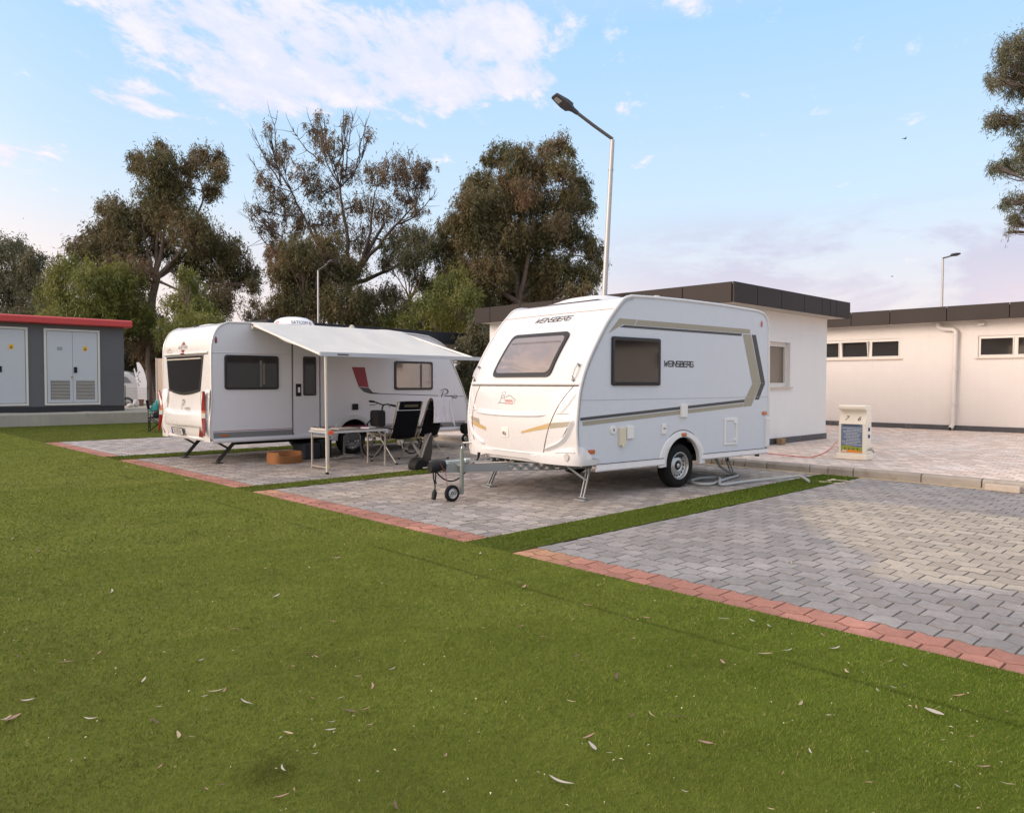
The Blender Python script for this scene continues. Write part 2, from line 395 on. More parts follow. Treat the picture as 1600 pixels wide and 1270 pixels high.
SAND = ground_mat('joint_sand', (.20, .165, .12), (.30, .25, .18), 8)
EARTH = ground_mat('dry_earth', (.10, .085, .05), (.16, .14, .08), .6)
structure(MB().add([(-60, -80, -.06), (400, -80, -.06), (400, 400, -.06), (-60, 400, -.06)], [(0, 1, 2, 3)]).build('ground', EARTH, fixn=False))
DARKJ = ground_mat('dark_joint_sand', (.07, .06, .052), (.13, .11, .085), 8)
structure(MB().add([(4.35, -8, -.016), (12.1, -8, -.016), (12.1, 21, -.016), (4.35, 21, -.016)], [(0, 1, 2, 3)]).build('paving_bed', DARKJ, fixn=False))
DRY = [(-.60, .80, -1.85), (1, .12, 9.9), (-1, -.15, -6.35), (0, 1, 4.0)]
PG1 = paver_mat('grey_concrete_pavers_near', (.250, .238, .232), sand=.15, dry=DRY, island=.16)
PG2 = paver_mat('grey_concrete_pavers', (.28, .255, .24), sand=.5, island=.24)
PG3 = paver_mat('pale_concrete_pavers', (.33, .31, .305), sand=.4, island=.2)
PR = paver_mat('red_concrete_pavers', (.345, .160, .118), orange=True, island=.18, speck=.2)
X0 = 4.38
GRIME = mat('grey_paver_dirty_edge', (.185, .172, .160), .95, vary=.3, vscale=20, spec=.2); GRIMER = mat('red_paver_dirty_edge', (.26, .125, .092), .95, vary=.3, vscale=20, spec=.2)
GRIMES = mat('beige_paver_dirty_edge', (.47, .385, .33), .95, vary=.3, vscale=14, spec=.2)
red = lambda r: 1 if r < 2 else 0
BAYS = [(-8.0, -.4, PG2), (.15, 4.61, PG1), (5.20, 9.62, PG2), (10.10, 15.22, PG2), (16.0, 20.85, PG3)]
for i, (a, b_, m_) in enumerate(BAYS):
    pavers('bay_paving', X0, 42, a, b_, [m_, PR, GRIME, GRIMER], red, detail=(i in (1, 2)), edge=2)
# sidewalk behind the kerb
PS = paver_mat('beige_sidewalk_pavers', (.64, .535, .465), sand=.15, island=.2, speck=.12)
structure(MB().add([(12.16, -12, .105), (24.3, -12, .105), (24.3, 40, .105), (12.16, 40, .105)], [(0, 1, 2, 3)]).build('sidewalk_bed', SAND, fixn=False))
pavers('sidewalk', 12.17, 67, -9, 16, [PS, GRIMES], z=.125, detail=False, edge=1)
# kerb stones
CONC = mat('rough_concrete', (.34, .31, .27), .9, vary=.25, vscale=4, bump=.8, bscale=40, island=.1, dirt=((.20, .15, .10), 3.0, .5, .6))
mb = MB(); y = -10.0
while y < 21.5:
    L = random.choice((.78, .98, .98, .75)) if y < 4.5 or y > 8 else random.choice((.3, .22, .75, .4))
    jx = random.uniform(-.008, .008); h = .125+random.uniform(-.006, .006)
    mb.prism([(12.0+jx, -.05), (12.0+jx, h-.03), (12.03+jx, h), (12.155, h), (12.155, -.05)], 'Y', y+.006, y+L-.006)
    y += L
structure(mb.build('kerb', CONC, bevel=.008))
mb = MB()     # sandy strip washed along the kerb foot
pts = [(11.9-.10*random.random(), -8+i*.35) for i in range(84)]
mb.strip([(x, y_, .003) for x, y_ in pts], [(12.01, y_, .006) for x, y_ in pts])
structure(mb.build('kerb_sand', ground_mat('pale_sand', (.50, .40, .26), (.40, .32, .22), 9), fixn=False))

# turf
def turf_wear(t, P, k):
    """flattened damp spot and a roll seam in the turf"""
    sp = t.node('ShaderNodeSeparateXYZ', {0: P}); wv = t.math('MULTIPLY_ADD', t.noise(P, 6, 5, .7), .30, -.15)
    a = t.math('SUBTRACT', sp.outputs[0], SPOT[0]); b = t.math('SUBTRACT', sp.outputs[1], SPOT[1])
    d = t.math('ADD', t.math('SQRT', t.math('ADD', t.math('MULTIPLY', a, a), t.math('MULTIPLY', b, b))), wv)
    k = t.math('MULTIPLY', k, t.math('MULTIPLY_ADD', t.smooth(d, .0, .20), .36, .64))
    e = t.math('ABSOLUTE', t.math('ADD', t.math('SUBTRACT', sp.outputs[0], SEAMX), t.math('MULTIPLY', wv, .12)))
    s_ = t.math('MULTIPLY', t.smooth(e, .035, .0), t.smooth(t.noise(P, .9, 3), .40, .60))
    k = t.math('MULTIPLY', k, t.math('MULTIPLY_ADD', t.smooth(sp.outputs[0], 4.38, 4.45), -.30, 1.0))   # the strips are a darker roll of turf
    return t.math('MULTIPLY', k, t.math('MULTIPLY_ADD', s_, -.38, 1.0))
SPOT = gnd(420, 1210); SEAMX = 3.72
def turf_mat():
    m = bpy.data.materials.new('artificial_turf_fibre'); m.use_nodes = True; t = NT(m.node_tree); b = t.n['Principled BSDF']; P = worldpos(t)
    g = t.node('ShaderNodeNewGeometry').outputs['Random Per Island']
    c = t.ramp(g, [(0, (.056, .108, .010)), (.35, (.094, .160, .015)), (.70, (.132, .200, .022)), (.90, (.185, .220, .038)), (1, (.30, .26, .11))])
    sp = t.node('ShaderNodeSeparateXYZ', {0: P})
    # older, more olive turf on the far left of the lawn
    ol = t.smooth(t.math('ADD', t.math('SUBTRACT', sp.outputs[1], t.math('MULTIPLY', sp.outputs[0], .9)), t.math('MULTIPLY', t.noise(P, .5, 3), 2.0)), -6.0, 5.5)
    lawn = t.smooth(sp.outputs[0], 4.45, 4.38)
    c = t.mix(t.math('MULTIPLY', t.math('MULTIPLY', ol, .48), lawn), c, t.mix(.5, c, (.25, .235, .06, 1)))
    n = t.noise(P, 1.6, 6, .7); k = t.math('MULTIPLY_ADD', n, .75, .66)
    n2 = t.noise(t.node('ShaderNodeMapping', {'Vector': P, 'Rotation': (0, 0, R(30)), 'Scale': (.6, 3, 1)}).outputs[0], 2.3, 4, .6)
    k = t.math('MULTIPLY', k, t.math('MULTIPLY_ADD', n2, .5, .75))
    k = turf_wear(t, P, k)
    c = t.mix(1.0, c, t.node('ShaderNodeCombineColor', {0: k, 1: k, 2: k}).outputs[0], blend='MULTIPLY')
    t.l.new(c, b.inputs['Base Color']); b.inputs['Roughness'].default_value = .75; b.inputs['Specular IOR Level'].default_value = .06
    return m
def turfbase_mat():
    m = bpy.data.materials.new('turf_backing'); m.use_nodes = True; t = NT(m.node_tree); b = t.n['Principled BSDF']; P = worldpos(t)
    sp = t.node('ShaderNodeSeparateXYZ', {0: P})
    ol = t.smooth(t.math('ADD', t.math('SUBTRACT', sp.outputs[1], t.math('MULTIPLY', sp.outputs[0], .9)), t.math('MULTIPLY', t.noise(P, .5, 3), 2.0)), -6.0, 5.5)
    c = t.mix(t.math('MULTIPLY', ol, .8), (.088, .138, .014, 1), (.165, .170, .040, 1))
    n = t.noise(P, 1.6, 5, .65); k = t.math('MULTIPLY_ADD', n, .75, .66)
    f = t.noise(P, 160, 4, .8); k = t.math('MULTIPLY', k, t.math('MULTIPLY_ADD', f, 1.2, .4))
    f2 = t.noise(P, 22, 4, .7); k = t.math('MULTIPLY', k, t.math('MULTIPLY_ADD', f2, .6, .7))
    k = turf_wear(t, P, k)
    c = t.mix(1.0, c, t.node('ShaderNodeCombineColor', {0: k, 1: k, 2: k}).outputs[0], blend='MULTIPLY')
    t.l.new(c, b.inputs['Base Color']); b.inputs['Roughness'].default_value = .85; b.inputs['Specular IOR Level'].default_value = .05
    bump_to(t, b, f, .9, .01); return m
TB = turfbase_mat(); TM = turf_mat()
TURF = [(-14, -14, 4.415, 28.86), (4.415, 4.60, 11.93, 5.205), (4.415, 9.615, 11.96, 10.105), (4.415, 15.215, 11.96, 16.005), (4.415, 20.845, 11.96, 28.86), (4.415, -.405, 11.96, .155)]
mb = MB()
for (xa, ya, xb, yb) in TURF: mb.add([(xa, ya, .006), (xb, ya, .006), (xb, yb, .006), (xa, yb, .006)], [(0, 1, 2, 3)])
structure(mb.build('turf_base', TB, fixn=False))
def turf_blades():
    V = []; 
    def region(xa, ya, xb, yb, dmin, dmax, dens, wd, h):
        n = int((xb-xa)*(yb-ya)*dens); 
        if n <= 0: return
        p = rng.random((n, 2))*[xb-xa, yb-ya]+[xa, ya]
        d = np.hypot(p[:, 0], p[:, 1]); ang = np.degrees(np.arctan2(p[:, 1], p[:, 0]))
        k = (d >= dmin) & (d < dmax) & ((d < 3.2) | ((ang > 2) & (ang < 90)))
        # feather: density falls inside the band ends
        p = p[k]; n = len(p)
        a = rng.random(n)*2*np.pi; ww = wd*(.6+.8*rng.random(n)); hh = h*(.55+.7*rng.random(n))
        lean = rng.normal(0, .55, (n, 2)); lean[:, 0] += .15
        c, s = np.cos(a)*ww/2, np.sin(a)*ww/2
        z0 = np.full(n, .004)
        A = np.stack([p[:, 0]-c, p[:, 1]-s, z0], 1); B = np.stack([p[:, 0]+c, p[:, 1]+s, z0], 1)
        T = np.stack([p[:, 0]+lean[:, 0]*hh, p[:, 1]+lean[:, 1]*hh, z0+hh*.9], 1)
        V.append(np.stack([A, B, T], 1).reshape(-1, 3))
    main = TURF[0]
    region(-1.2, -1.2, 4.415, 4.5, 1.2, 3.0, 36000, .0019, .014)
    region(-1.2, -1.2, 4.415, 5.5, 3.0, 4.6, 19000, .0030, .016)
    region(-1.0, -1.0, 4.415, 8, 4.6, 7.2, 9500, .0045, .017)
    region(-1.0, 2, 4.415, 12.5, 7.2, 12, 3600, .0085, .017)
    region(-1.0, 6, 4.415, 28.8, 12, 30, 1500, .014, .014)
    for (xa, ya, xb, yb) in TURF[1:4]: region(xa, ya, xb, yb, 4, 9, 7000, .006, .018); region(xa, ya, xb, yb, 9, 20, 2200, .012, .02)
    region(*TURF[4], 12, 32, 1200, .014, .013)
    P = np.concatenate(V).astype(np.float32); n = len(P); me = bpy.data.meshes.new('turf')
    me.vertices.add(n); me.vertices.foreach_set('co', P.ravel()); me.loops.add(n); me.loops.foreach_set('vertex_index', np.arange(n, dtype=np.int32))
    me.polygons.add(n//3); me.polygons.foreach_set('loop_start', np.arange(0, n, 3, dtype=np.int32)); me.update(); me.materials.append(TM)
    o = bpy.data.objects.new('turf', me); COL.objects.link(o); o['kind'] = 'stuff'; tag(o, 'short green artificial turf fibres of the lawn', 'turf')
    print('turf blades', n//3)
turf_blades()
# ================================================================= BUILDINGS
def plaster(name, c):
    return mat(name, c, .9, vary=.05, vscale=1.3, bump=.9, bscale=45, streak=.10, spec=.2)
PL_NEAR = plaster('white_render_near', (.80, .785, .765)); PL_FAR = plaster('white_render_far', (.76, .725, .685))
FASC = mat('brown_aluminium_fascia', (.026, .019, .017), .5, metal=.0, spec=.25, vary=.06, vscale=1.5)
FASC2 = mat('dark_fascia_shade', (.022, .023, .028), .5, metal=.0, spec=.25, vary=.06, vscale=1.5)
PLINTH = mat('dark_plinth_stone', (.075, .078, .085), .6, vary=.3, vscale=8, dirt=((.4, .37, .33), 4, .58, .7))
SOFFIT = mat('cream_soffit', (.50, .45, .38), .8, vary=.05)
PVC = mat('white_pvc_frame', (.74, .71, .66), .4, vary=.03)
STONE_SILL = mat('marble_sill', (.58, .48, .40), .5, vary=.15, vscale=10)
GLASS_D = mat('dark_window_glass', (.022, .020, .018), .06, vary=.03, spec=.8)
GLASS_F = mat('frosted_window_glass', (.16, .13, .10), .3, vary=.06, spec=.6)

def wall(mb, P, u0, u1, z0, z1, holes, depth):
    """P(u, d, z): point; d = depth into the wall"""
    us = sorted({u0, u1, *[h[0] for h in holes], *[h[1] for h in holes]}); zs = sorted({z0, z1, *[h[2] for h in holes], *[h[3] for h in holes]})
    for a, b_ in zip(us[:-1], us[1:]):
        for c, d in zip(zs[:-1], zs[1:]):
            if any(h[0] <= a and b_ <= h[1] and h[2] <= c and d <= h[3] for h in holes): continue
            mb.add([P(a, 0, c), P(b_, 0, c), P(b_, 0, d), P(a, 0, d)], [(0, 1, 2, 3)])
    for h in holes:
        q = [(h[0], h[2]), (h[1], h[2]), (h[1], h[3]), (h[0], h[3])]
        for (a, c), (b_, d) in zip(q, q[1:]+q[:1]): mb.add([P(a, 0, c), P(b_, 0, d), P(b_, depth, d), P(a, depth, c)], [(0, 1, 2, 3)])
def fascia(mb, P, u0, u1, z0, z1, joints, th=.04, bow=0):
    js = [u0]+list(joints)+[u1]
    for a, b_ in zip(js[:-1], js[1:]):
        c = [P(a+.008, 0, z0), P(b_-.008, 0, z0), P(b_-.008, 0, z1), P(a+.008, 0, z1), P(a+.008, th, z0), P(b_-.008, th, z0), P(b_-.008, th, z1), P(a+.008, th, z1)]
        mb.add(c, [(0, 1, 2, 3), (4, 7, 6, 5), (0, 4, 5, 1), (1, 5, 6, 2), (2, 6, 7, 3), (3, 7, 4, 0)])
def window(parent, P, u0, u1, z0, z1, n, depth, glass, sill=None, fw=.055, tilt=None, name='window'):
    """frame with n lights, panes, optional sill"""
    f = MB()
    def bx(a, b_, c, d, d0, d1): 
        vs = [P(a, d0, c), P(b_, d0, c), P(b_, d0, d), P(a, d0, d), P(a, d1, c), P(b_, d1, c), P(b_, d1, d), P(a, d1, d)]
        f.add(vs, [(0, 1, 2, 3), (4, 7, 6, 5), (0, 4, 5, 1), (1, 5, 6, 2), (2, 6, 7, 3), (3, 7, 4, 0)])
    d0, d1 = depth-.05, depth+.01
    bx(u0, u1, z0, z0+fw, d0, d1); bx(u0, u1, z1-fw, z1, d0, d1)
    for i in range(n+1):
        c = u0+(u1-u0)*i/n; w0 = fw if i in (0, n) else fw*1.3
        a = c if i == 0 else (c-w0 if i == n else c-w0/2); bx(a, a+w0, z0+fw, z1-fw, d0+.002, d1)
    fo = f.build(name, PVC, parent, bevel=.004)
    for i in range(n):
        a, b_ = u0+(u1-u0)*i/n, u0+(u1-u0)*(i+1)/n; g = MB()
        g.add([P(a+.01, depth-.015, z0+.02), P(b_-.01, depth-.015, z0+.02), P(b_-.01, depth-.015, z1-.02), P(a+.01, depth-.015, z1-.02)], [(0, 1, 2, 3)])
        g.build('pane', glass, fo, fixn=False)
        # inner sash
        s_ = .022; f2 = MB(); aa, bb_ = a+fw*.75, b_-fw*.75; c, d = z0+fw, z1-fw; off = 0
        dd = depth-.035
        for (p, q, r_, t_) in ((aa, bb_, c, c+s_), (aa, bb_, d-s_, d), (aa, aa+s_, c+s_, d-s_), (bb_-s_, bb_, c+s_, d-s_)):
            tl = (lambda zz: (-.10*(zz-c)/(d-c)) if (tilt == i) else 0.0)
            vs = [P(p, dd-.03+tl(r_), r_), P(q, dd-.03+tl(r_), r_), P(q, dd-.03+tl(t_), t_), P(p, dd-.03+tl(t_), t_), P(p, dd+.01, r_), P(q, dd+.01, r_), P(q, dd+.01, t_), P(p, dd+.01, t_)]
            f2.add(vs, [(0, 1, 2, 3), (4, 7, 6, 5), (0, 4, 5, 1), (1, 5, 6, 2), (2, 6, 7, 3), (3, 7, 4, 0)])
        f2.build('sash', PVC, fo)
    if sill:
        s_ = MB(); a, b_ = u0-.06, u1+.06
        vs = [P(a, -.05, z0-.035), P(b_, -.05, z0-.035), P(b_, -.05, z0-.002), P(a, -.05, z0-.002), P(a, depth-.02, z0-.035), P(b_, depth-.02, z0-.035), P(b_, depth-.02, z0-.002), P(a, depth-.02, z0-.002)]
        s_.add(vs, [(0, 1, 2, 3), (4, 7, 6, 5), (0, 4, 5, 1), (1, 5, 6, 2), (2, 6, 7, 3), (3, 7, 4, 0)]); s_.build('sill', STONE_SILL, fo)
    return fo

# --- near toilet block
nb = thing('service_building', 'low white rendered building with brown fascia directly behind the gold-striped caravan', 'building', (13.45, 7.85, .12))
NBX, NBY, NBL = 18.17-13.45, 0.0, 14.80-7.85
mb = MB()
PS_ = lambda u, d, z: (u, d, z)                # -Y face
PW_ = lambda u, d, z: (d, u, z)                # -X face
wall(mb, PS_, 0, NBX, 0, 3.0, [(1.30, 2.82, 1.26, 2.25)], .2)
wall(mb, PW_, 0, NBL, 0, 3.0, [(.9, 1.9, 1.4, 2.2)], .2)
mb.add([(NBX, 0, 0), (NBX, NBL, 0), (NBX, NBL, 3.0), (NBX, 0, 3.0)], [(0, 1, 2, 3)])
mb.add([(0, NBL, 0), (NBX, NBL, 0), (NBX, NBL, 3.0), (0, NBL, 3.0)], [(0, 1, 2, 3)])
mb.build('wall', PL_NEAR, nb, fixn=False)
window(nb, PS_, 1.30, 2.82, 1.26, 2.25, 1, .15, GLASS_F, sill=True, fw=.07)
window(nb, PW_, .9, 1.9, 1.4, 2.2, 1, .15, GLASS_D, sill=True)
mb = MB(); mb.bb((-.02, -.02, 0), (NBX+.02, .0, .14)); mb.bb((-.02, 0, 0), (0, NBL, .14)); mb.build('plinth', PLINTH, nb)
zf0, zf1 = 2.89, 3.28
mb = MB(); of, oe = .45, .25
x_a, x_b, y_a, y_b = -of, NBX+oe, -of, NBL+.1
jS = [x_a+d for d in (.90, 1.92, 2.98, 3.86, 4.30, 4.62)]
jW = [y_a+d for d in (1.15, 2.5, 3.6, 4.7, 5.8, 6.9)]
fascia(mb, lambda u, d, z: (u, y_a+d, z), x_a+.0, x_b, zf0, zf1, jS)
fascia(mb, lambda u, d, z: (x_a+d-.002, u, z), y_a+.05, y_b, zf0, zf1, jW)
fascia(mb, lambda u, d, z: (x_b-d, u, z), y_a+.05, y_b, zf0, zf1, [1, 3, 5])
fascia(mb, lambda u, d, z: (u, y_b-d, z), x_a+.05, x_b-.05, zf0, zf1, [2])
mb.build('fascia', FASC, nb, bevel=.004)
MB().bb((x_a+.045, y_a+.045, zf0+.01), (x_b-.045, y_b-.045, zf0+.03)).bb((x_a+.045, y_a+.045, zf1-.05), (x_b-.045, y_b-.045, zf1-.03)).build('soffit', SOFFIT, nb)
MB().bb((x_a+.03, y_a+.03, zf0+.035), (x_b-.03, y_b-.03, zf1-.06)).build('roof', DARK_TRIM, nb)

# --- far long block
fb = thing('service_building', 'long white rendered building with strip windows and a drainpipe at the right edge', 'building', (24.2, 0, .12))
YA, YB = -13.0, 13.5
PW2 = lambda u, d, z: (d, u, z)
holes = [(8.22, 10.92, 2.11, 2.71), (3.48, 6.17, 2.08, 2.69), (-3.5, -.8, 2.08, 2.69), (-10.2, -7.5, 2.08, 2.69)]
mb = MB(); wall(mb, PW2, YA, YB, 0, 3.2, holes, .14)
mb.add([(0, YB, 0), (6, YB, 0), (6, YB, 3.2), (0, YB, 3.2)], [(0, 1, 2, 3)]); mb.add([(0, YA, 0), (6, YA, 0), (6, YA, 3.2), (0, YA, 3.2)], [(0, 1, 2, 3)])
mb.add([(6, YA, 0), (6, YB, 0), (6, YB, 3.2), (6, YA, 3.2)], [(0, 1, 2, 3)])
mb.build('wall', PL_FAR, fb, fixn=False)
for i, h in enumerate(holes): window(fb, PW2, *h, 3, .09, GLASS_D, sill=True, tilt=(1 if i == 0 else None))
mb = MB(); y = YA
while y < YB:
    L = random.uniform(.9, 1.4); mb.bb((-.02-random.random()*.004, y, -.01), (0, min(y+L-.006, YB), .15)); y += L
mb.build('plinth', PLINTH, fb)
mb = MB(); js = [YA-.4+d for d in np.arange(1.5, 27.3, 1.52)]
js = sorted([9.475-1.13-1.52*i for i in range(0, 14)])+[9.475, 10.6, 12.1]
fascia(mb, lambda u, d, z: (-.55+d, u, z), YA-.4, YB+.4, 3.10, 3.53, [j for j in js if YA-.2 < j < YB+.2])
mb.bb((-.5, YB+.36, 3.10), (6.4, YB+.4, 3.53)); mb.bb((-.5, YA-.4, 3.10), (6.4, YA-.36, 3.53)); mb.bb((6.36, YA-.35, 3.10), (6.4, YB+.35, 3.53))
mb.build('fascia', FASC, fb, bevel=.004)
MB().bb((-.505, YA-.35, 3.11), (6.35, YB+.35, 3.13)).build('soffit', SOFFIT, fb); MB().bb((-.50, YA-.34, 3.14), (6.34, YB+.34, 3.48)).build('roof', DARK_TRIM, fb)
mb = MB(); dy_ = 6.75
mb.tube([(-.12, dy_+.42, 3.06), (-.12, dy_+.40, 2.99), (-.12, dy_+.30, 2.93), (-.12, dy_+.02, 2.90), (-.12, dy_-.05, 2.84), (-.12, dy_-.05, 2.7), (-.12, dy_-.02, .20), (-.15, dy_-.0, .12), (-.24, dy_+.02, .06)], .062, 14)
for z in (2.72, 1.75, .75): mb.tube([(-.12, dy_-.045, z), (-.12, dy_-.045, z+.05)], .074, 14)
mb.tube([(-.12, dy_+.42, 3.06), (-.12, dy_+.42, 3.1)], .074, 14)
dp = mb.build('drainpipe', mat('white_drainpipe', (.66, .63, .60), .45, vary=.06), fb, smooth=True)
MB().tube([(-.20, dy_+.012, .083), (-.25, dy_+.023, .054)], .050, 14).build('pipe_mouth', DARK_TRIM, dp)
MB().tube([(-.12, 6.15, 3.02), (-.12, 6.0, 3.02)], .05, 10).build('overflow_pipe', PVC, fb)

# --- third block beyond the other caravan
b3 = thing('service_building', 'distant white building with a blue-black fascia seen above the awning caravan', 'building', (11.1, 22.75, .0), R(4.7))
L3, D3 = 9.25, 3.6
mb = MB()
mb.add([(.5, .5, 0), (L3-.5, .5, 0), (L3-.45, .5, 3.1), (.5, .5, 3.1)], [(0, 1, 2, 3)]); mb.add([(.5, .5, 0), (.5, D3, 0), (.5, D3, 3.1), (.5, .5, 3.1)], [(0, 1, 2, 3)])
mb.add([(L3-.5, .5, 0), (L3-.5, D3, 0), (L3-.5, D3, 3.1), (L3-.45, .5, 3.1)], [(0, 1, 2, 3)]); mb.add([(.5, D3, 0), (L3-.5, D3, 0), (L3-.5, D3, 3.1), (.5, D3, 3.1)], [(0, 1, 2, 3)])
mb.build('wall', PL_NEAR, b3, fixn=False)
mb = MB(); fascia(mb, lambda u, d, z: (u, d, z), 0, L3, 3.02, 3.48, [1.5*i for i in range(1, 7)])
fascia(mb, lambda u, d, z: (d-.002, u, z), .05, D3+.3, 3.02, 3.48, [.55, 1.1, 1.7, 2.3, 2.9])
fascia(mb, lambda u, d, z: (L3-d, u, z), .05, D3+.3, 3.02, 3.48, [1.4, 2.8])
mb.build('fascia', FASC2, b3, bevel=.004); MB().bb((.045, .045, 3.03), (L3-.045, D3+.2, 3.43)).build('roof', DARK_TRIM, b3)

# --- transformer kiosk
KG = mat('grey_kiosk_render', (.115, .115, .125), .85, vary=.08, vscale=2, bump=.4, bscale=80)
KR = mat('red_roof_edge', (.50, .045, .045), .5, vary=.12, vscale=3)
KD = mat('pale_grey_steel_door', (.50, .52, .56), .4, vary=.03); KF = mat('light_door_frame', (.62, .60, .56), .45, vary=.04)
ks = thing('transformer_kiosk', 'grey transformer kiosk with white double doors and a red roof edge', 'kiosk', (8.88, 29.6, .40))
W0 = -13.5
MB().bb((W0, 0, .22), (0, 3.0, 3.1)).build('wall', KG, ks, bevel=.01)
MB().bb((W0+.02, -.012, -.05), (.0-.01, 3.0, .22)).build('base', mat('black_base_band', (.02, .02, .024), .7, vary=.2), ks)
mb = MB(); mb.prism([(-.30, 3.06), (-.30, 3.26), (-.22, 3.30), (1.5, 3.40), (3.22, 3.30), (3.3, 3.26), (3.3, 3.06), (3.2, 3.04), (-.2, 3.04)], 'X', W0-.2, .21)
mb.build('roof', KR, ks, bevel=.02)
WARN = mat('yellow_warning_plate', (.75, .42, .02), .5, vary=.03)
def kiosk_door(x0, x1, louvre):
    f = MB(); z0, z1 = .27, 2.90
    f.bb((x0, -.03, z0), (x1, .01, z0+.07)); f.bb((x0, -.03, z1-.07), (x1, .01, z1)); f.bb((x0, -.032, z0+.07), (x0+.07, .01, z1-.07)); f.bb((x1-.07, -.032, z0+.07), (x1, .01, z1-.07))
    fo = f.build('door_frame', KF, ks)
    xm = (x0+x1)/2
    for k, (a, b_) in enumerate(((x0+.085, xm-.004), (xm+.004, x1-.085))):
        d = MB().bb((a, -.018, z0+.085), (b_, .015, z1-.085)).build('door', KD, ks, bevel=.004)
        c = (a+b_)/2
        if louvre:
            l = MB(); MB().bb((c-.29, -.0215, z0+.19), (c+.29, -.0185, z0+.85)).build('louvre_shade_panel', mat('louvre_shadow', (.05, .05, .055), .8), d)  # dark panel paints the shade between the slats
            for j in range(13):
                z = z0+.22+j*.05; l.box((c+(.0), -.026, z), (.56, .008, .026), M=Matrix.Rotation(R(30), 3, 'X'))
            l.build('louvre', KF, d)
        if k == 1 or not louvre: 
            o = MB().bb((c-.06, -.022, z1-.74), (c+.07, -.0185, z1-.58)).build('warning_plate', WARN, d)
            MB().add([(c-.03, -.0235, z1-.71), (c+.04, -.0235, z1-.71), (c+.005, -.0235, z1-.62)], [(0, 1, 2)]).build('warning_symbol', DARK_TRIM, o, fixn=False)
        else: MB().bb((c-.08, -.022, z1-.74), (c+.08, -.0185, z1-.62)).build('name_plate', mat('grey_plate', (.30, .32, .34), .5), d)
        if k == 1: MB().bb((a+.03, -.04, z0+1.12), (a+.13, -.0185, z0+1.32)).build('lock_plate', BLACK_PL, d)
        else: MB().lathe([(.03, -.05), (.03, -.018)], (b_-.02, 0, z0+.98), 'Y', 12).build('handle', mat('brass', (.4, .28, .1), .4, metal=.8), d)
kiosk_door(6.34-8.88, 8.07-8.88, True); kiosk_door(4.10-8.88, 5.87-8.88, False); kiosk_door(1.8-8.88, 3.5-8.88, True)
# concrete retaining wall
RC = mat('weathered_concrete_wall', (.36, .34, .29), .92, vary=.2, vscale=1.2, bump=1.0, bscale=14, streak=.35, dirt=((.20, .19, .17), 2.0, .55, .7))
mb = MB(); n = 70
def rw(i, j):
    prof = [(28.87, -.02), (28.86, .38), (28.90, .43), (29.35, .43), (36, .42)]
    y_, z_ = prof[int(round(j*4))]; x_ = -14+i*27
    return (x_, y_+.015*mnoise.noise(Vector((x_*1.1, z_*2, 0))), z_+(.022*mnoise.noise(Vector((x_*1.7, 3, y_))) if z_ > .1 else 0))
mb.grid(rw, n, 4); tag(mb.build('retaining_wall', RC, fixn=True), 'low rough concrete retaining wall under the grey kiosk at the lawn edge', 'wall')
# ================================================================= CARAVANS
def interp_prof(prof, z):
    zs = [p[1] for p in prof]; xs = [p[0] for p in prof]; return float(np.interp(z, zs, xs))
def smooth_prof(pts, n=6):
    """Catmull-Rom through the listed (x, z) points"""
    P = [Vector((p[0], p[1])) for p in pts]; out = []
    for i in range(len(P)-1):
        a, b, c, d = P[max(i-1, 0)], P[i], P[i+1], P[min(i+2, len(P)-1)]
        for k in range(n):
            t = k/n; q = .5*((2*b)+(c-a)*t+(2*a-5*b+4*c-d)*t*t+(3*b-a-3*c+d)*t**3); out.append((q.x, q.y))
    out.append((P[-1].x, P[-1].y)); return out

PANE_WARM = mat('acrylic_pane_with_blind', (.15, .115, .105), .03, vary=.25, vscale=3, spec=.8, ior=1.8, coat=1.0)
PANE_DARK = mat('dark_acrylic_pane', (.018, .016, .017), .04, vary=.05, spec=.5, ior=1.45, coat=.3)
PANE_GREY = mat('grey_acrylic_pane', (.028, .025, .024), .06, vary=.5, vscale=4, spec=.5, ior=1.45, coat=.3)
LETTER = mat('dark_lettering', (.035, .035, .038), .45, vary=.0)

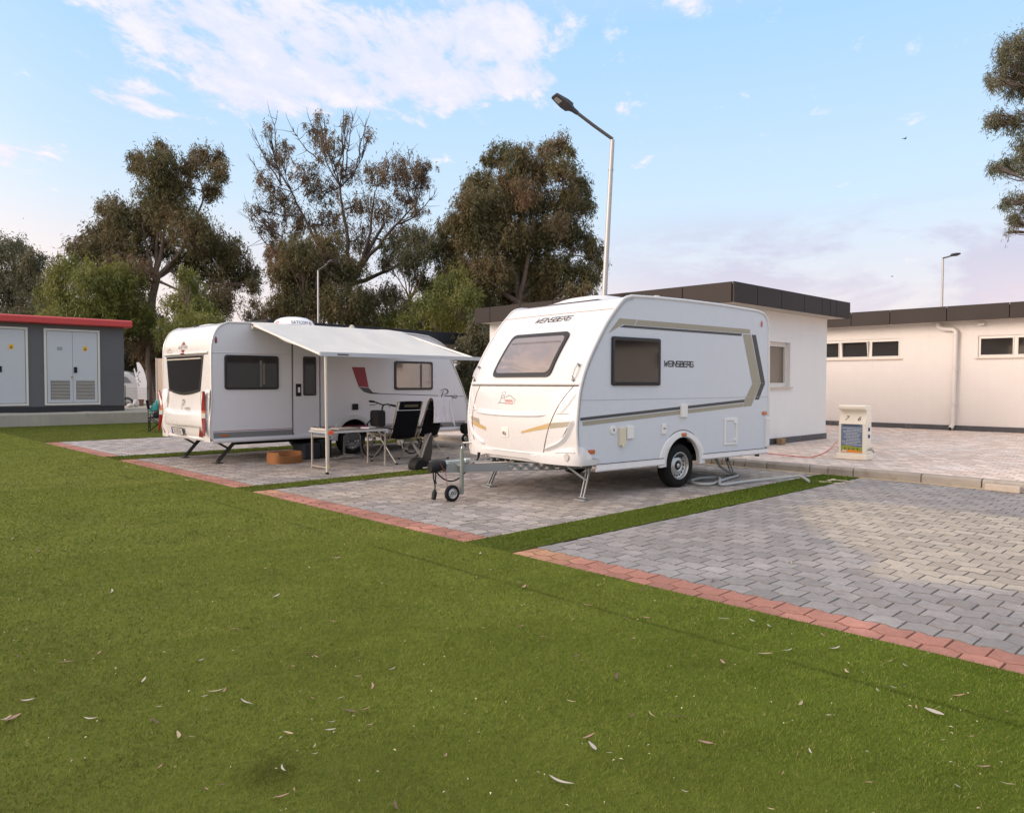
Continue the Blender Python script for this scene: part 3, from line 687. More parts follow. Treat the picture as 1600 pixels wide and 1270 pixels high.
def rrect(cx, cz, w_, h, r, n=4):
    pts = []
    for (sx, sz, a0) in ((1, 1, 0), (-1, 1, 90), (-1, -1, 180), (1, -1, 270)):
        for k in range(n+1):
            a = R(a0+90*k/n); pts.append((cx+sx*(w_/2-r)+r*math.cos(a), cz+sz*(h/2-r)+r*math.sin(a)))
    return pts
def inset(pts, d):
    cx = sum(p[0] for p in pts)/len(pts); cz = sum(p[1] for p in pts)/len(pts)
    W_ = max(p[0] for p in pts)-min(p[0] for p in pts); H_ = max(p[1] for p in pts)-min(p[1] for p in pts)
    return [(cx+(p[0]-cx)*(1-2*d/W_), cz+(p[1]-cz)*(1-2*d/H_)) for p in pts]
def framed_window(parent, S, pts, fw, pane, depth=.022, name='window', latches=0, fcol=None):
    """S(u, v, off): point on the carrying surface pushed out by off. Rounded rim + bulged pane"""
    n = len(pts); a = pts; b_ = inset(pts, fw*.35); c = inset(pts, fw); f = MB(); cen = (sum(p[0] for p in pts)/n, sum(p[1] for p in pts)/n)
    rings = [[S(*p, -.004) for p in a], [S(*p, depth*.8) for p in a], [S(*p, depth) for p in b_], [S(*p, depth*.75) for p in c]]
    f.add([v for r_ in rings for v in r_], [(k*n+i, k*n+(i+1) % n, (k+1)*n+(i+1) % n, (k+1)*n+i) for k in range(3) for i in range(n)])
    fo = f.build(name, fcol or DARK_TRIM, parent, smooth=True)
    g = MB(); rr = []
    for k, s_ in enumerate((1.01, .8, .5, .2)):
        rr.append([S(cen[0]+(p[0]-cen[0])*s_, cen[1]+(p[1]-cen[1])*s_, depth*.78) for p in c])
    g.add([v for r_ in rr for v in r_]+[S(*cen, depth*.78)], [(k*n+i, k*n+(i+1) % n, (k+1)*n+(i+1) % n, (k+1)*n+i) for k in range(3) for i in range(n)]+[(3*n+i, 3*n+(i+1) % n, 4*n) for i in range(n)])
    g.build('pane', pane, fo, smooth=True, fixn=False)
    return fo
def wheel(parent, c, r, w_, side=-1, rim_r=None, name='wheel', steel=True):
    rim_r = rim_r or r*.62; cx, cy, cz = c
    wo = MB().lathe([(rim_r*.3, -w_*.3), (rim_r*.3, w_*.3)], c, 'Y', 12).build(name, CHASSIS, parent)
    t = MB(); h = w_/2
    t.lathe([(rim_r*.96, -h*.8), (rim_r*1.04, -h*.98), (r*.86, -h), (r*.96, -h*.82), (r, -h*.55), (r, h*.55), (r*.96, h*.82), (r*.86, h), (rim_r*1.04, h*.98), (rim_r*.96, h*.8)], c, 'Y', 40, caps=False)
    # tread grooves
    t.build('tyre', RUBBER, wo, smooth=True)
    rm = MB(); s = side
    prof = [(rim_r*1.02, s*h*.92), (rim_r*.97, s*h*.95), (rim_r*.92, s*h*.80), (rim_r*.90, s*h*.45), (rim_r*.80, s*h*.30), (rim_r*.66, s*h*.38), (rim_r*.55, s*h*.58), (rim_r*.42, s*h*.62), (rim_r*.32, s*h*.50), (rim_r*.30, s*h*.40), (rim_r*.18, s*h*.40), (rim_r*.17, s*h*.62), (rim_r*.12, s*h*.70), (.001, s*h*.71)]
    rm.lathe(prof, c, 'Y', 40, caps=False); ro = rm.build('rim', mat('steel_rim', (.50, .50, .49), .35, metal=.7, vary=.06), wo, smooth=True)
    if steel:
        hl = MB()
        for k in range(16):
            a = 2*math.pi*k/16; hl.lathe([(rim_r*.062, s*h*.30+s*.002), (rim_r*.062, s*h*.42)], (cx+math.cos(a)*rim_r*.755, cy, cz+math.sin(a)*rim_r*.755), 'Y', 8)
        for k in range(5):
            a = 2*math.pi*k/5+.3; hl.lathe([(rim_r*.05, s*h*.42), (rim_r*.05, s*h*.5)], (cx+math.cos(a)*rim_r*.24, cy, cz+math.sin(a)*rim_r*.24), 'Y', 8)
        hl.build('rim_holes', DARK_TRIM, ro)
    return wo
def steady(parent, foot, top, brace, m, gap=.05, w_=.028):
    """corner steady: two parallel bars from foot to chassis, a brace and a hinged foot plate"""
    f, t, b_ = Vector(foot), Vector(top), Vector(brace); s = MB(); o = Vector((0, gap/2, 0))
    f2 = f+Vector((0, 0, .03))
    for k in (-1, 1): s.bar(f2+o*k, t+o*k, .012, w_)
    mid = f2.lerp(t, .52); s.bar(mid, b_, .02, w_*.9)
    so_ = s.build('corner_steady', m, parent)
    q = MB(); q.box(f+Vector((0, 0, .008)), (.13, .16, .016), rz=.1); q.tube([f2+Vector((0, -.06, 0)), f2+Vector((0, .06, 0))], .012, 8)
    q.build('foot_plate', m, so_, bevel=.003); return so_

class Van:
    """body of a caravan: closed side profile lofted across the width with a bulged front and rear"""
    def __init__(s, prof, W, nfront, nrear, Bf, Br):
        s.prof = prof; s.W = W; s.nf = nfront; s.nr = nrear; s.Bf = Bf; s.Br = Br
    def pt(s, i, y):
        x, z = s.prof[i]; uu = abs(2*y/s.W-1); k = 1-uu**2.6
        if i <= s.nf: x -= s.Bf(z)*k
        elif i >= s.nr: x += s.Br(z)*k
        return (x, y, z)
    def shell(s, parent, m):
        ys = [0, .02, .06, .13, .25, .42, .65, .9, 1.13]; ys = [y*s.W/2.26 for y in ys]; ys = ys+[s.W-y for y in ys[-2::-1]]
        mb = MB(); n = len(s.prof); vs = [s.pt(i, y) for y in ys for i in range(n)]
        mb.add(vs, [(j*n+i, j*n+(i+1) % n, (j+1)*n+(i+1) % n, (j+1)*n+i) for j in range(len(ys)-1) for i in range(n-1)])
        return mb.build('body_shell', m, parent, smooth=True)
    def side(s, parent, m, y, arch, name='side_wall'):
        """flat side with a wheel-arch cut-out; arch = (cx, cz, r)"""
        pts = [p for p in s.prof]; zb = min(p[1] for p in pts)
        cx, cz, r = arch; dx = math.sqrt(max(r*r-(zb-cz)**2, 0)) if zb > cz else r
        a0 = math.atan2(zb-cz, -dx); a1 = math.atan2(zb-cz, dx); arc = []
        for k in range(17):
            a = a0+(a1-a0)*k/16 if a0 > a1 else a0+(a1-a0)*k/16
            arc.append((cx+r*math.cos(a), cz+r*math.sin(a)))
        # bottom runs rear -> front; arc from rear side to front side
        arc = sorted(arc, key=lambda p: -p[0])
        poly = pts+[(p[0], p[1]) for p in arc]
        import mathutils
        tri = mathutils.geometry.tessellate_polygon([[Vector((p[0], p[1], 0)) for p in poly]])
        return MB().add([(p[0], y, p[1]) for p in poly], tri).build(name, m, parent, fixn=True)

# ------------------------------------------------------------------ caravan with gold stripes (front towards the lawn)
c1 = thing('caravan', 'white caravan with gold and dark stripes and a drawbar pointing at the lawn', 'caravan', (9.01731, 5.87612, 0), R(-5.14))
W1 = 2.26
front = smooth_prof([(-2.00, .43), (-2.055, .60), (-2.085, .9), (-2.06, 1.19), (-2.03, 1.38), (-1.945, 1.62), (-1.80, 1.884), (-1.565, 2.224), (-1.345, 2.46), (-1.23, 2.55), (-1.10, 2.585)], 5)
roof = [(-.6, 2.60), (0, 2.605), (.8, 2.598), (1.55, 2.575)]
rear = smooth_prof([(1.72, 2.568), (1.88, 2.54), (1.985, 2.47), (2.035, 2.34), (2.05, 2.15), (2.065, 1.4), (2.07, .9), (2.07, .62), (2.04, .47), (2.0, .43)], 4)
prof1 = front+roof+rear; nf1 = len(front)-3; nr1 = len(front)+len(roof)+2
B1 = lambda z: .135 if z < 1.3 else max(.135-(z-1.3)*.09, .02)
v1 = Van(prof1, W1, nf1, nr1, B1, lambda z: .02)
v1.shell(c1, WHITE)
ARCH1 = (-.05, .33, .40)
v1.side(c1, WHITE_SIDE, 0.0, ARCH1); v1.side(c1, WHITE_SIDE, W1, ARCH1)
zf = [(p[1], p[0]) for p in front]
def fx(z): return float(np.interp(z, [a for a, _ in zf], [b_ for _, b_ in zf]))
def F1(y, z, off=0.0):
    """point on the bulged front, pushed out by off along the surface normal"""
    def q(yy, zz): 
        uu = min(1, abs(2*yy/W1-1)); return Vector((fx(zz)-B1(zz)*(1-uu**2.6), yy, zz))
    p = q(y, z); ty = q(y+.01, z)-q(y-.01, z); tz = q(y, z+.01)-q(y, z-.01); n = ty.cross(tz).normalized()
    if n.x > 0: n = -n
    return tuple(p+n*off)
S1 = lambda x, z, off=0.0: (x, -off, z)
# edge trims
for yy in (0.0, W1):
    MB().tube([(x, yy, z) for x, z in prof1], .020, 8, cap=False).build('edge_trim', WHITE, c1, smooth=True)
    pts = [(x-.004, yy, z+.003) for x, z in front+roof if z > 2.0]
    MB().tube([(x+.03, yy+(-.008 if yy == 0 else .008), z-.03) for x, z in front if z > .7], .006, 5).build('edge_seam', mat('grey_sealant', (.45, .44, .43), .7), c1, smooth=True)
# horizontal awning-rail ledge across the front, seams, grooves
line = lambda pts, off, r, name, m, par=c1: MB().tube([F1(y, z, off) for y, z in pts], r, 6).build(name, m, par, smooth=True)
ys = [i*W1/24 for i in range(25)]
line([(y, 1.44) for y in ys], .012, .016, 'front_ledge', WHITE); line([(y, 1.418) for y in ys], .004, .006, 'front_ledge_seam', SEAM)
line([(y, 2.405) for y in ys], .001, .005, 'front_roof_seam', mat('tan_seam', (.42, .30, .24), .7))
def ridge(pts, w_, h, name, m, M_=lambda y: y, sharp=.35):
    """low faceted moulding pressed out of the bulged front"""
    P = [Vector(p) for p in pts]; A, B, Cc = [], [], []
    for i, p in enumerate(P):
        e = (P[min(i+1, len(P)-1)]-P[max(i-1, 0)]).normalized(); nn = Vector((-e.y, e.x)); k = min(1, i/1.5, (len(P)-1-i)/1.5); ww = w_*(.25+.75*k)
        A.append(F1(M_((p+nn*ww/2).x), (p+nn*ww/2).y, -.001)); B.append(F1(M_((p+nn*ww*(.5-sharp)).x), (p+nn*ww*(.5-sharp)).y, h*k+.001)); Cc.append(F1(M_((p-nn*ww/2).x), (p-nn*ww/2).y, -.001))
    mb = MB(); mb.strip(A, B); mb.strip(B, Cc); return mb.build(name, m, c1, smooth=False)
# gas locker lid: outline seams
def curve(pts, n=5): return smooth_prof(pts, n)
lidR = curve([(.10, 1.41), (.17, 1.32), (.27, 1.18), (.36, 1.0), (.44, .80), (.52, .58), (.56, .47), (.575, .42)])
lidL = [(W1-y+.02, z) for y, z in lidR]; lidL = curve([(1.98, 1.41), (2.05, 1.25), (2.10, 1.05), (2.10, .8), (2.08, .55), (2.07, .43)])
line(lidR, .0005, .0055, 'locker_seam', SEAM); line(lidL, .0005, .0055, 'locker_seam', SEAM)
# pressed crease on the lid
cre = [(y, 1.070-.022*math.sin((y-.42)/1.62*math.pi)) for y in np.linspace(.44, 2.02, 24)]
ridge(cre, .085, .022, 'locker_crease', WHITE, sharp=.8); line([(y, z+.012) for y, z in cre[1:-1]], .004, .0035, 'crease_shadow_line', mat('pink_grey_crease_shadow', (.5, .42, .40), .5))  # thin pinkish line paints the shadow along the crease
# lower swage step of the lid
ridge([(y, .56-.02*math.sin(y/W1*math.pi)) for y in np.linspace(.50, 2.16, 26)], .05, .016, 'locker_lower_swage', WHITE, sharp=.3)
# locker lock in a recessed plate
f = framed_window(c1, lambda u, v, o: F1(u, v, o), rrect(1.24, .80, .15, .13, .02), .012, WHITE_PLASTIC, depth=.008, name='locker_lock', fcol=WHITE_PLASTIC)
MB().tube([F1(1.24, .79, .004), F1(1.24, .79, .03)], .026, 14).build('lock_barrel', STEEL, f, smooth=True)
# ochre and dark flashes on the nose
OCHRE = mat('ochre_decal', (.52, .37, .17), .4, vary=.02)
def fstrip(A, B, name, m, off=.0025, n=10):
    a = [(A[0][0]+(A[1][0]-A[0][0])*k/n, A[0][1]+(A[1][1]-A[0][1])*k/n) for k in range(n+1)]
    b_ = [(B[0][0]+(B[1][0]-B[0][0])*k/n, B[0][1]+(B[1][1]-B[0][1])*k/n) for k in range(n+1)]
    return MB().strip([F1(*p, off) for p in a], [F1(*p, off) for p in b_]).build(name, m, c1, fixn=False)
fstrip(((.385, .955), (.90, .825)), ((.405, .885), (.905, .800)), 'nose_stripe', OCHRE)
fstrip(((2.075, .93), (1.70, .845)), ((2.085, .86), (1.69, .795)), 'nose_stripe', OCHRE)
# corner fairings with a raised boomerang ridge
def catp(pts, n=5): return smooth_prof(pts, n)
for mir in (0, 1):
    M_ = (lambda y: W1-y) if mir else (lambda y: y)
    fl = lambda pts, off, r, name, m: MB().tube([F1(M_(y), z, off) for y, z in pts], r, 8).build(name, m, c1, smooth=True)
    a = MB().strip([F1(M_(y), z, .0025) for y, z in ((.07, .985), (.2, .97), (.37, .955))], [F1(M_(y), z, .0025) for y, z in ((.085, .925), (.21, .905), (.39, .885))]); a.build('corner_stripe', BEIGE_DECAL, c1, fixn=False)
    MB().strip([F1(M_(.075), .915, .003), F1(M_(.15), .84, .003), F1(M_(.215), .745, .003)], [F1(M_(.125), .908, .003), F1(M_(.19), .80, .003), F1(M_(.24), .735, .003)]).build('corner_intake', GREY_DECAL, c1, fixn=False)
    ridge(catp([(.035, 1.0), (.075, .915), (.13, .81), (.22, .72), (.36, .655), (.50, .61)]), .075, .034, 'corner_ridge', WHITE, M_)
    ridge(catp([(.03, 1.33), (.10, 1.23), (.17, 1.14), (.25, 1.06)]), .05, .007, 'corner_ridge', WHITE, M_)
    ridge([(.09+.03*k, 1.075) for k in range(8)], .03, .010, 'corner_crease', WHITE, M_)
# bumper
path = []
Wm = W1
half = [(-1.70, -.016, .455), (-1.85, -.028, .555), (-1.985, -.028, .655), (-2.05, -.008, .668), (-2.10, .07, .655), (-2.140, .20, .630), (-2.165, .36, .60), (-2.183, .56, .555)]
mid = [(-2.190, .8, .52), (-2.195, 1.13, .515)]
path = half+mid+[(x, Wm-y, z) for x, y, z in mid[:1]+half[::-1]]
mb = MB(); rows = []
for i, (x, y, zt) in enumerate(path):
    inner = 1 if .56 < y < 1.82 else 0
    zb = .425 if not inner else .465
    if abs(y-.8) < .01: zb = .465
    q = Vector((x, y, 0)); cin = Vector((-1.2, Wm/2, 0)); nrm = (q-cin).normalized()
    if y < 0 or y > Wm: nrm = Vector((-.25, -1 if y < 0 else 1, 0)).normalized()
    P0 = q-nrm*.05
    row = [Vector((P0.x, P0.y, zt+.012)), q+nrm*.0, q+nrm*.004, q+nrm*.020, q+nrm*.004, q-nrm*.05]
    zz = [zt+.010, zt+.004, zt-.012, zb+.075, zb+.012, zb]
    rows.append([(r_.x, r_.y, z_) for r_, z_ in zip(row, zz)])
n = len(rows[0]); mb.add([v for r_ in rows for v in r_], [(i*n+j, i*n+j+1, (i+1)*n+j+1, (i+1)*n+j) for i in range(len(rows)-1) for j in range(n-1)])
bo = mb.build('front_bumper', WHITE, c1, smooth=True)
for yy in (.13, W1-.13):
    px_ = -2.128
    MB().lathe([(.045, -.018), (.05, -.006), (.05, .01)], (px_+.005, yy, .535), 'X', 18).build('fog_lamp', CLEARLENS, bo, smooth=True)
    MB().tube([(px_+.035, yy-.10, .60), (px_-.012, yy, .605), (px_-.035, yy+.16, .59)], .009, 6).build('bumper_crease', WHITE, bo, smooth=True)
# front window
wq = [(.475, 2.13), (1.70, 2.13), (1.62, 1.55), (.54, 1.55)]
def rounded_quad(q, r, n=4):
    out = []
    for i in range(4):
        p = Vector(q[i]); a = (Vector(q[i-1])-p).normalized(); b_ = (Vector(q[(i+1) % 4])-p).normalized()
        s_, e = p+a*r, p+b_*r
        for k in range(n+1):
            t = k/n; out.append(tuple((1-t)**2*s_+2*t*(1-t)*p+t*t*e))
    return out
wpts = rounded_quad([(.50, 2.12), (1.68, 2.12), (1.70, 1.53), (.50, 1.53)], .09)
# denser outline so the rim follows the bulge
def dens(pts, k=3):
    o = []
    for i in range(len(pts)):
        a, b_ = Vector(pts[i]), Vector(pts[(i+1) % len(pts)]); m_ = max(1, int((b_-a).length/.12))
        for j in range(m_): o.append(tuple(a.lerp(b_, j/m_)))
    return o
fwin = framed_window(c1, F1, dens(wpts), .055, PANE_WARM, depth=.028, name='front_window')
MB().tube([F1(y, 1.985, .034) for y in np.linspace(.58, 1.60, 9)], .003, 5).build('blind_rail', SEAM, fwin, smooth=True)
# handles
for yy in (.10, W1-.08):
    h = MB(); h.tube([F1(yy, 1.66, .0), F1(yy, 1.67, .05), F1(yy+.01, 1.60, .055), F1(yy+.015, 1.53, .05), F1(yy+.015, 1.495, .0)], .011, 8)
    h.build('grab_handle', STEEL, c1, smooth=True)
    MB().tube([F1(yy, 1.675, -.002), F1(yy, 1.675, .045)], .016, 8).tube([F1(yy+.015, 1.487, -.002), F1(yy+.015, 1.487, .03)], .016, 8).build('handle_mount', mat('grey_mount', (.22, .21, .21), .4), c1, smooth=True)
# lettering on the nose and the side
strokes('WEINSBERG', .70, .062, .012, lambda u_, v_: F1(1.05-u_, 2.325+v_, .0025), shear=.35).build('front_lettering', LETTER, c1, fixn=False)
strokes('WEINSBERG', .62, .070, .015, lambda u_, v_: S1(-.134+u_, 1.722+v_, .0035), shear=.0).build('side_lettering', LETTER, c1, fixn=False)
# small camper outline emblem on the locker lid
P_ = lambda u_, v_: F1(1.30-u_, 1.235+v_, .0025)
em = MB()
for pts in ([(-.13, -.06), (-.08, -.03), (-.05, .09), (.02, .10), (.01, .0)], [(-.05, .05), (.0, .06), (-.005, .015), (-.055, .01), (-.05, .05)], [(-.10, -.045), (.03, -.05)],
            [(.04, .03), (.10, .055), (.13, .055), (.20, .02), (.25, .0), (.22, -.04)]):
    q = stroke_path(pts, .006, P_); em.add(q.v, q.f)
em.build('emblem', LETTER, c1, fixn=False)
rr = MB()
for k in range(6): q = stroke_path([(.03+.028*k, -.03), (.035+.028*k, .0), (.05+.028*k, -.01), (.045+.028*k, -.035)], .006, P_); rr.add(q.v, q.f)
q = stroke_path([(.02, -.052), (.21, -.052)], .012, P_); rr.add(q.v, q.f)
rr.build('emblem', mat('faded_red_print', (.55, .12, .10), .5), c1, fixn=False)
# side decals
def deco(poly, m, name='side_stripe', off=.0028, par=c1): MB().add([S1(x, z, off) for x, z in poly], [tuple(range(len(poly)))]).build(name, m, par, fixn=False)
deco([(-2.02, 1.030), (1.425, 1.215), (1.415, 1.172), (-2.02, .993)], GREY_DECAL)
deco([(-1.99, .982), (1.395, 1.158), (1.375, 1.105), (-1.975, .928)], BEIGE_DECAL)
deco([(1.435, 1.215), (1.625, 1.452), (1.362, 2.197), (1.565, 2.197), (1.835, 1.452), (1.60, 1.110), (1.385, 1.105)][0:1]+[(1.385, 1.107), (1.60, 1.112), (1.838, 1.452), (1.838, 1.452)][0:3]+[(1.622, 1.452)], BEIGE_DECAL)
deco([(1.362, 2.197), (1.570, 2.197), (1.838, 1.455), (1.622, 1.455)], BEIGE_DECAL)
deco([(1.592, 2.197), (1.70, 2.199), (1.965, 1.462), (1.850, 1.462)], GREY_DECAL)
deco([(1.850, 1.459), (1.965, 1.459), (1.80, 1.208), (1.692, 1.208)], GREY_DECAL)
deco([(-1.535, 2.085), (-1.335, 2.285), (-1.00, 2.285), (-1.045, 2.212), (-1.275, 2.212)], BEIGE_DECAL)
deco([(-.985, 2.285), (1.54, 2.277), (1.55, 2.212), (-1.03, 2.212)], BEIGE_DECAL)
deco([(-1.245, 2.203), (1.335, 2.203), (1.325, 2.168), (-1.335, 2.172)], GREY_DECAL)
MB().tube([S1(-2.02, 1.245, .001), S1(2.05, 1.25, .001)], .0035, 5).build('panel_seam', mat('pale_seam', (.45, .45, .46), .6), c1)
# side window
sw = framed_window(c1, S1, dens(rrect(-1.012, 1.738, .935, .625, .03)), .05, PANE_DARK, depth=.03)
MB().bb((-1.42, -.036, 1.448), (-.60, -.030, 1.462)).build('blind_rail', BLACK_PL, sw)
# skirt
mb = MB(); mb.prism([(-.008, .435), (-.03, .435), (-.04, .36), (-.03, .345), (-.005, .345)], 'X', -1.76, -.455); sk = mb.build('skirt', WHITE, c1, bevel=.004)
mb = MB(); mb.prism([(-.008, .445), (-.03, .445), (-.04, .38), (-.03, .365), (-.005, .365)], 'X', .355, 2.0); mb.build('skirt', WHITE, c1, bevel=.004)
MB().tube([S1(-1.76, .440, .03), S1(-.47, .440, .03)], .005, 5).build('skirt_seam', SEAM, c1); MB().tube([S1(.39, .450, .03), S1(2.0, .450, .03)], .005, 5).build('skirt_seam', SEAM, c1)
MB().bb((-1.76, W1+.008, .36), (2.0, W1+.03, .44)).build('skirt', WHITE, c1)
# rear corner moulding and marker
MB().bb((1.97, -.03, .46), (2.075, .05, .93)).build('rear_corner_moulding', WHITE, c1, bevel=.02, seg=3)
# wheel arch cover
def arch_cover(parent, cx, cz, ri, ro_, y, s, m):
    mb = MB(); n = 20; rows = []
    for k in range(n+1):
        a = math.pi*(1.02-1.04*k/n); ca, sa = math.cos(a), math.sin(a)
        ro2 = ro_+.05*abs(ca)**3
        z0 = cz
        def p(r_, d, drop=0): 
            zz = cz+r_*sa
            return (cx+r_*ca, y+s*d, zz)
        rows.append([p(ro2, .002), p(ro2-.012, .022), p(ro2-.05, .030), p(ri+.012, .034), p(ri, .026), p(ri, -.03)])
    m_ = len(rows[0]); mb.add([v for r_ in rows for v in r_], [(i*m_+j, i*m_+j+1, (i+1)*m_+j+1, (i+1)*m_+j) for i in range(n) for j in range(m_-1)])
    return mb.build('wheel_arch', m, parent, smooth=True)
ac = arch_cover(c1, -.05, .345, .365, .455, 0, -1, WHITE); arch_cover(c1, -.05, .345, .365, .455, W1, 1, WHITE)
MB().tube([S1(-.05+.462*math.cos(a), .345+.462*math.sin(a), .003) for a in np.linspace(R(155), R(30), 14)], .005, 5).build('arch_seam', SEAM, ac)
for yy in (.30, W1-.30): MB().lathe([(.40, -.22), (.40, .2)], (-.05, yy, .33), 'Y', 24).build('wheel_well', CHASSIS, c1) if False else None
# wheels
wheel(c1, (-.055, .115, .305), .305, .185, -1); wheel(c1, (-.055, W1-.115, .305), .305, .185, 1)
# chassis
mb = MB(); mb.bb((-1.98, .06, .425), (1.98, W1-.06, .44)); mb.bb((-1.3, .38, .30), (1.2, .43, .425)); mb.bb((-1.3, W1-.43, .30), (1.2, W1-.38, .425)); mb.bb((-.09, .2, .27), (-.02, W1-.2, .34)); mb.bb((-.5, .9, .22), (-.3, 1.3, .42))
mb.bb((-.46, .24, .44), (.36, .26, .75)); mb.bb((-.46, .02, .73), (.36, .25, .75)); mb.bb((-.9, 1.5, .2), (-.4, 1.9, .42))
mb.build('chassis', CHASSIS, c1)
# fittings on the side
def plate(x0, x1, z0, z1, m, name, d=.018, par=c1, bev=.006): return MB().bb((x0, -d, z0), (x1, .002, z1)).build(name, m, par, bevel=bev)
fl_ = MB().lathe([(.052, -.012), (.058, -.006), (.058, .001)], (-1.435, 0, .86), 'Y', 24).build('water_filler', WHITE_PLASTIC, c1, smooth=True)
MB().bb((-1.443, -.018, .845), (-1.427, -.010, .875)).build('filler_lock', SEAM, fl_)
p1_ = plate(-1.335, -1.225, .655, .885, CREAM_PLASTIC, 'socket_box', .035); MB().tube([(-1.28, -.03, .66), (-1.28, -.035, .635)], .014, 8).build('socket_catch', CREAM_PLASTIC, p1_)
plate(-1.195, -1.065, .735, .90, WHITE_PLASTIC, 'socket_cover', .028)
p2_ = plate(-.50, -.405, .768, .905, WHITE_PLASTIC, 'water_socket', .02); MB().bb((-.475, -.0245, .835), (-.43, -.0205, .850)).build('socket_slot', SEAM, p2_)
plate(-.105, .035, .985, 1.165, WHITE_PLASTIC, 'mains_inlet', .03)
ht = MB()
for a, b_ in (((.915, .545), (1.24, .585)), ((.915, .905), (1.24, .945)), ((.915, .585), (.955, .905)), ((1.20, .585), (1.24, .905))): ht.bb((a[0], -.014, a[1]), (b_[0], .002, b_[1]))
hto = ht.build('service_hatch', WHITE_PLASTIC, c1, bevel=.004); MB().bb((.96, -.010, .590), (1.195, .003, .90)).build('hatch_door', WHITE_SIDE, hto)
for z_ in (.88, .62): MB().lathe([(.026, -.024), (.030, -.008)], (1.175, 0, z_), 'Y', 14).build('hatch_catch', WHITE_PLASTIC, hto, smooth=True)
for x_, z_ in ((-1.83, .60), (1.95, .995)): MB().bb((x_-.055, -.022, z_-.027), (x_+.055, .001, z_+.027)).build('marker_light', AMBER, c1, bevel=.01)
MB().bb((-.10, -.048, .722), (-.0, -.02, .768)).build('marker_light', AMBER, ac, bevel=.01)
MB().sphere((1.85, -.006, 2.375), (.022, .012, .05)).build('marker_light', mat('pink_red_lens', (.55, .13, .09), .25, coat=.6), c1, smooth=True)
MB().tube([(1.80, .02, .44), (1.80, .02, .33)], .035, 12).build('water_outlet', BLACK_PL, c1, smooth=True)
# roof furniture
rd = MB(); rd.grid(lambda u_, v_: (-1.10+.95*u_, .62+1.02*v_, 2.60+.11*(1-abs(2*u_-1)**3)*(1-abs(2*v_-1)**4)), 14, 12)
rd.build('roof_dome', WHITE_PLASTIC, c1, smooth=True)
MB().lathe([(.035, 2.59), (.035, 2.67), (.07, 2.675), (.07, 2.69), (.04, 2.70), (.045, 2.72), (.045, 2.735), (0.001, 2.74)], (.12, .62, 0), 'Z', 16).build('flue', mat('cream_flue', (.55, .52, .46), .5), c1, smooth=True)
MB().bb((1.15, .25, 2.58), (1.40, .65, 2.65)).build('roof_vent', WHITE_PLASTIC, c1, bevel=.02); MB().bb((1.42, .15, 2.58), (1.9, 1.0, 2.605)).build('solar_panel', DARK_TRIM, c1)
# drawbar
db = MB(); tip = Vector((-3.30, 1.0, .40))
def truss(a, b_, hh, holes):
    a, b_ = Vector(a), Vector(b_); d = b_-a; L = d.length; up = Vector((0, 0, 1)); th = .012
    db.bar(a+up*(hh/2-.006), b_+up*(hh/2-.006), .035, .012); db.bar(a-up*(hh/2-.006), b_-up*(hh/2-.006), .035, .012)
    k = holes*2
    for i in range(k):
        p, q = a.lerp(b_, i/k), a.lerp(b_, (i+1)/k); s_ = 1 if i % 2 else -1
        db.bar(p+up*(hh/2-.012)*s_, q-up*(hh/2-.012)*s_, .008, .046)
for sgn, ye in ((-1, .42), (1, W1-.42)):
    a = Vector((-3.27, 1.13-.055*-sgn*1, .395)); a.y = 1.13+sgn*.05; e = Vector((-1.4, ye, .37)); m1 = a.lerp(e, .42); m2 = a.lerp(e, .86)
    db.bar(a, m1, .008, .10); db.bar(a+Vector((0, .014*-sgn, .04)), m1+Vector((0, .014*-sgn, .04)), .03, .006); db.bar(a+Vector((0, .014*-sgn, -.04)), m1+Vector((0, .014*-sgn, -.04)), .03, .006)
    truss(m1, m2, .10, 6); db.bar(m2, e, .03, .085)
dbo = db.build('drawbar', GALV, c1)
cp = MB(); cp.tube([(-3.25, 1.13, .40), (-3.25, 1.13, .47)], .05, 10); cp.bar((-3.36, 1.13, .455), (-2.98, 1.13, .46), .07, .06); cp.bar((-2.99, 1.13, .47), (-2.9, 1.13, .47), .13, .06)
cp.build('coupling', mat('pale_zinc', (.50, .56, .56), .35, metal=.7, vary=.1), dbo, bevel=.012)
MB().tube([(-3.48, 1.13, .42), (-3.45, 1.13, .42), (-3.38, 1.13, .43), (-3.27, 1.13, .44)], [.055, .075, .078, .06], 14).build('coupling_head', BLACK_PL, dbo, smooth=True)
MB().tube([(-2.86, 1.08, .44), (-2.80, 1.08, .47), (-2.78, 1.08, .50)], .012, 8).tube([(-2.78, 1.08, .49), (-2.765, 1.08, .57)], [.014, .022], 10).build('brake_lever', BLACK_PL, dbo, smooth=True)
MB().bar((-2.95, 1.02, .465), (-2.62, 1.02, .455), .03, .02).tube([(-2.9, 1.13, .43), (-1.6, 1.13, .38)], .012, 8).build('brake_rod', STEEL, dbo)
jx, jy = -3.12, .96
jp = MB(); jp.tube([(jx, jy, .02+.06), (jx, jy, .60)], .026, 12); jp.tube([(jx, jy, .44), (jx, jy, .645)], .020, 12); jp.bar((jx, jy+.0, .09), (jx-.13, jy, .10), .03, .035); jp.tube([(jx, jy-.01, .43), (jx, 1.09, .43)], .02, 8)
jpo = jp.build('jockey_post', mat('worn_green_grey_steel', (.22, .25, .225), .5, metal=.4, vary=.2), c1, smooth=True)
MB().tube([(jx, jy, .64), (jx, jy, .665), (jx+.05, jy, .665)], .009, 8).build('jockey_crank', STEEL, jpo, smooth=True)
MB().tube([(jx+.05, jy, .70), (jx+.05, jy, .66)], .014, 10).build('crank_knob', BLACK_PL, jpo, smooth=True)
wheel(c1, (jx-.145, jy, .102), .102, .05, -1, rim_r=.062, name='jockey_wheel', steel=False)
cb = MB()
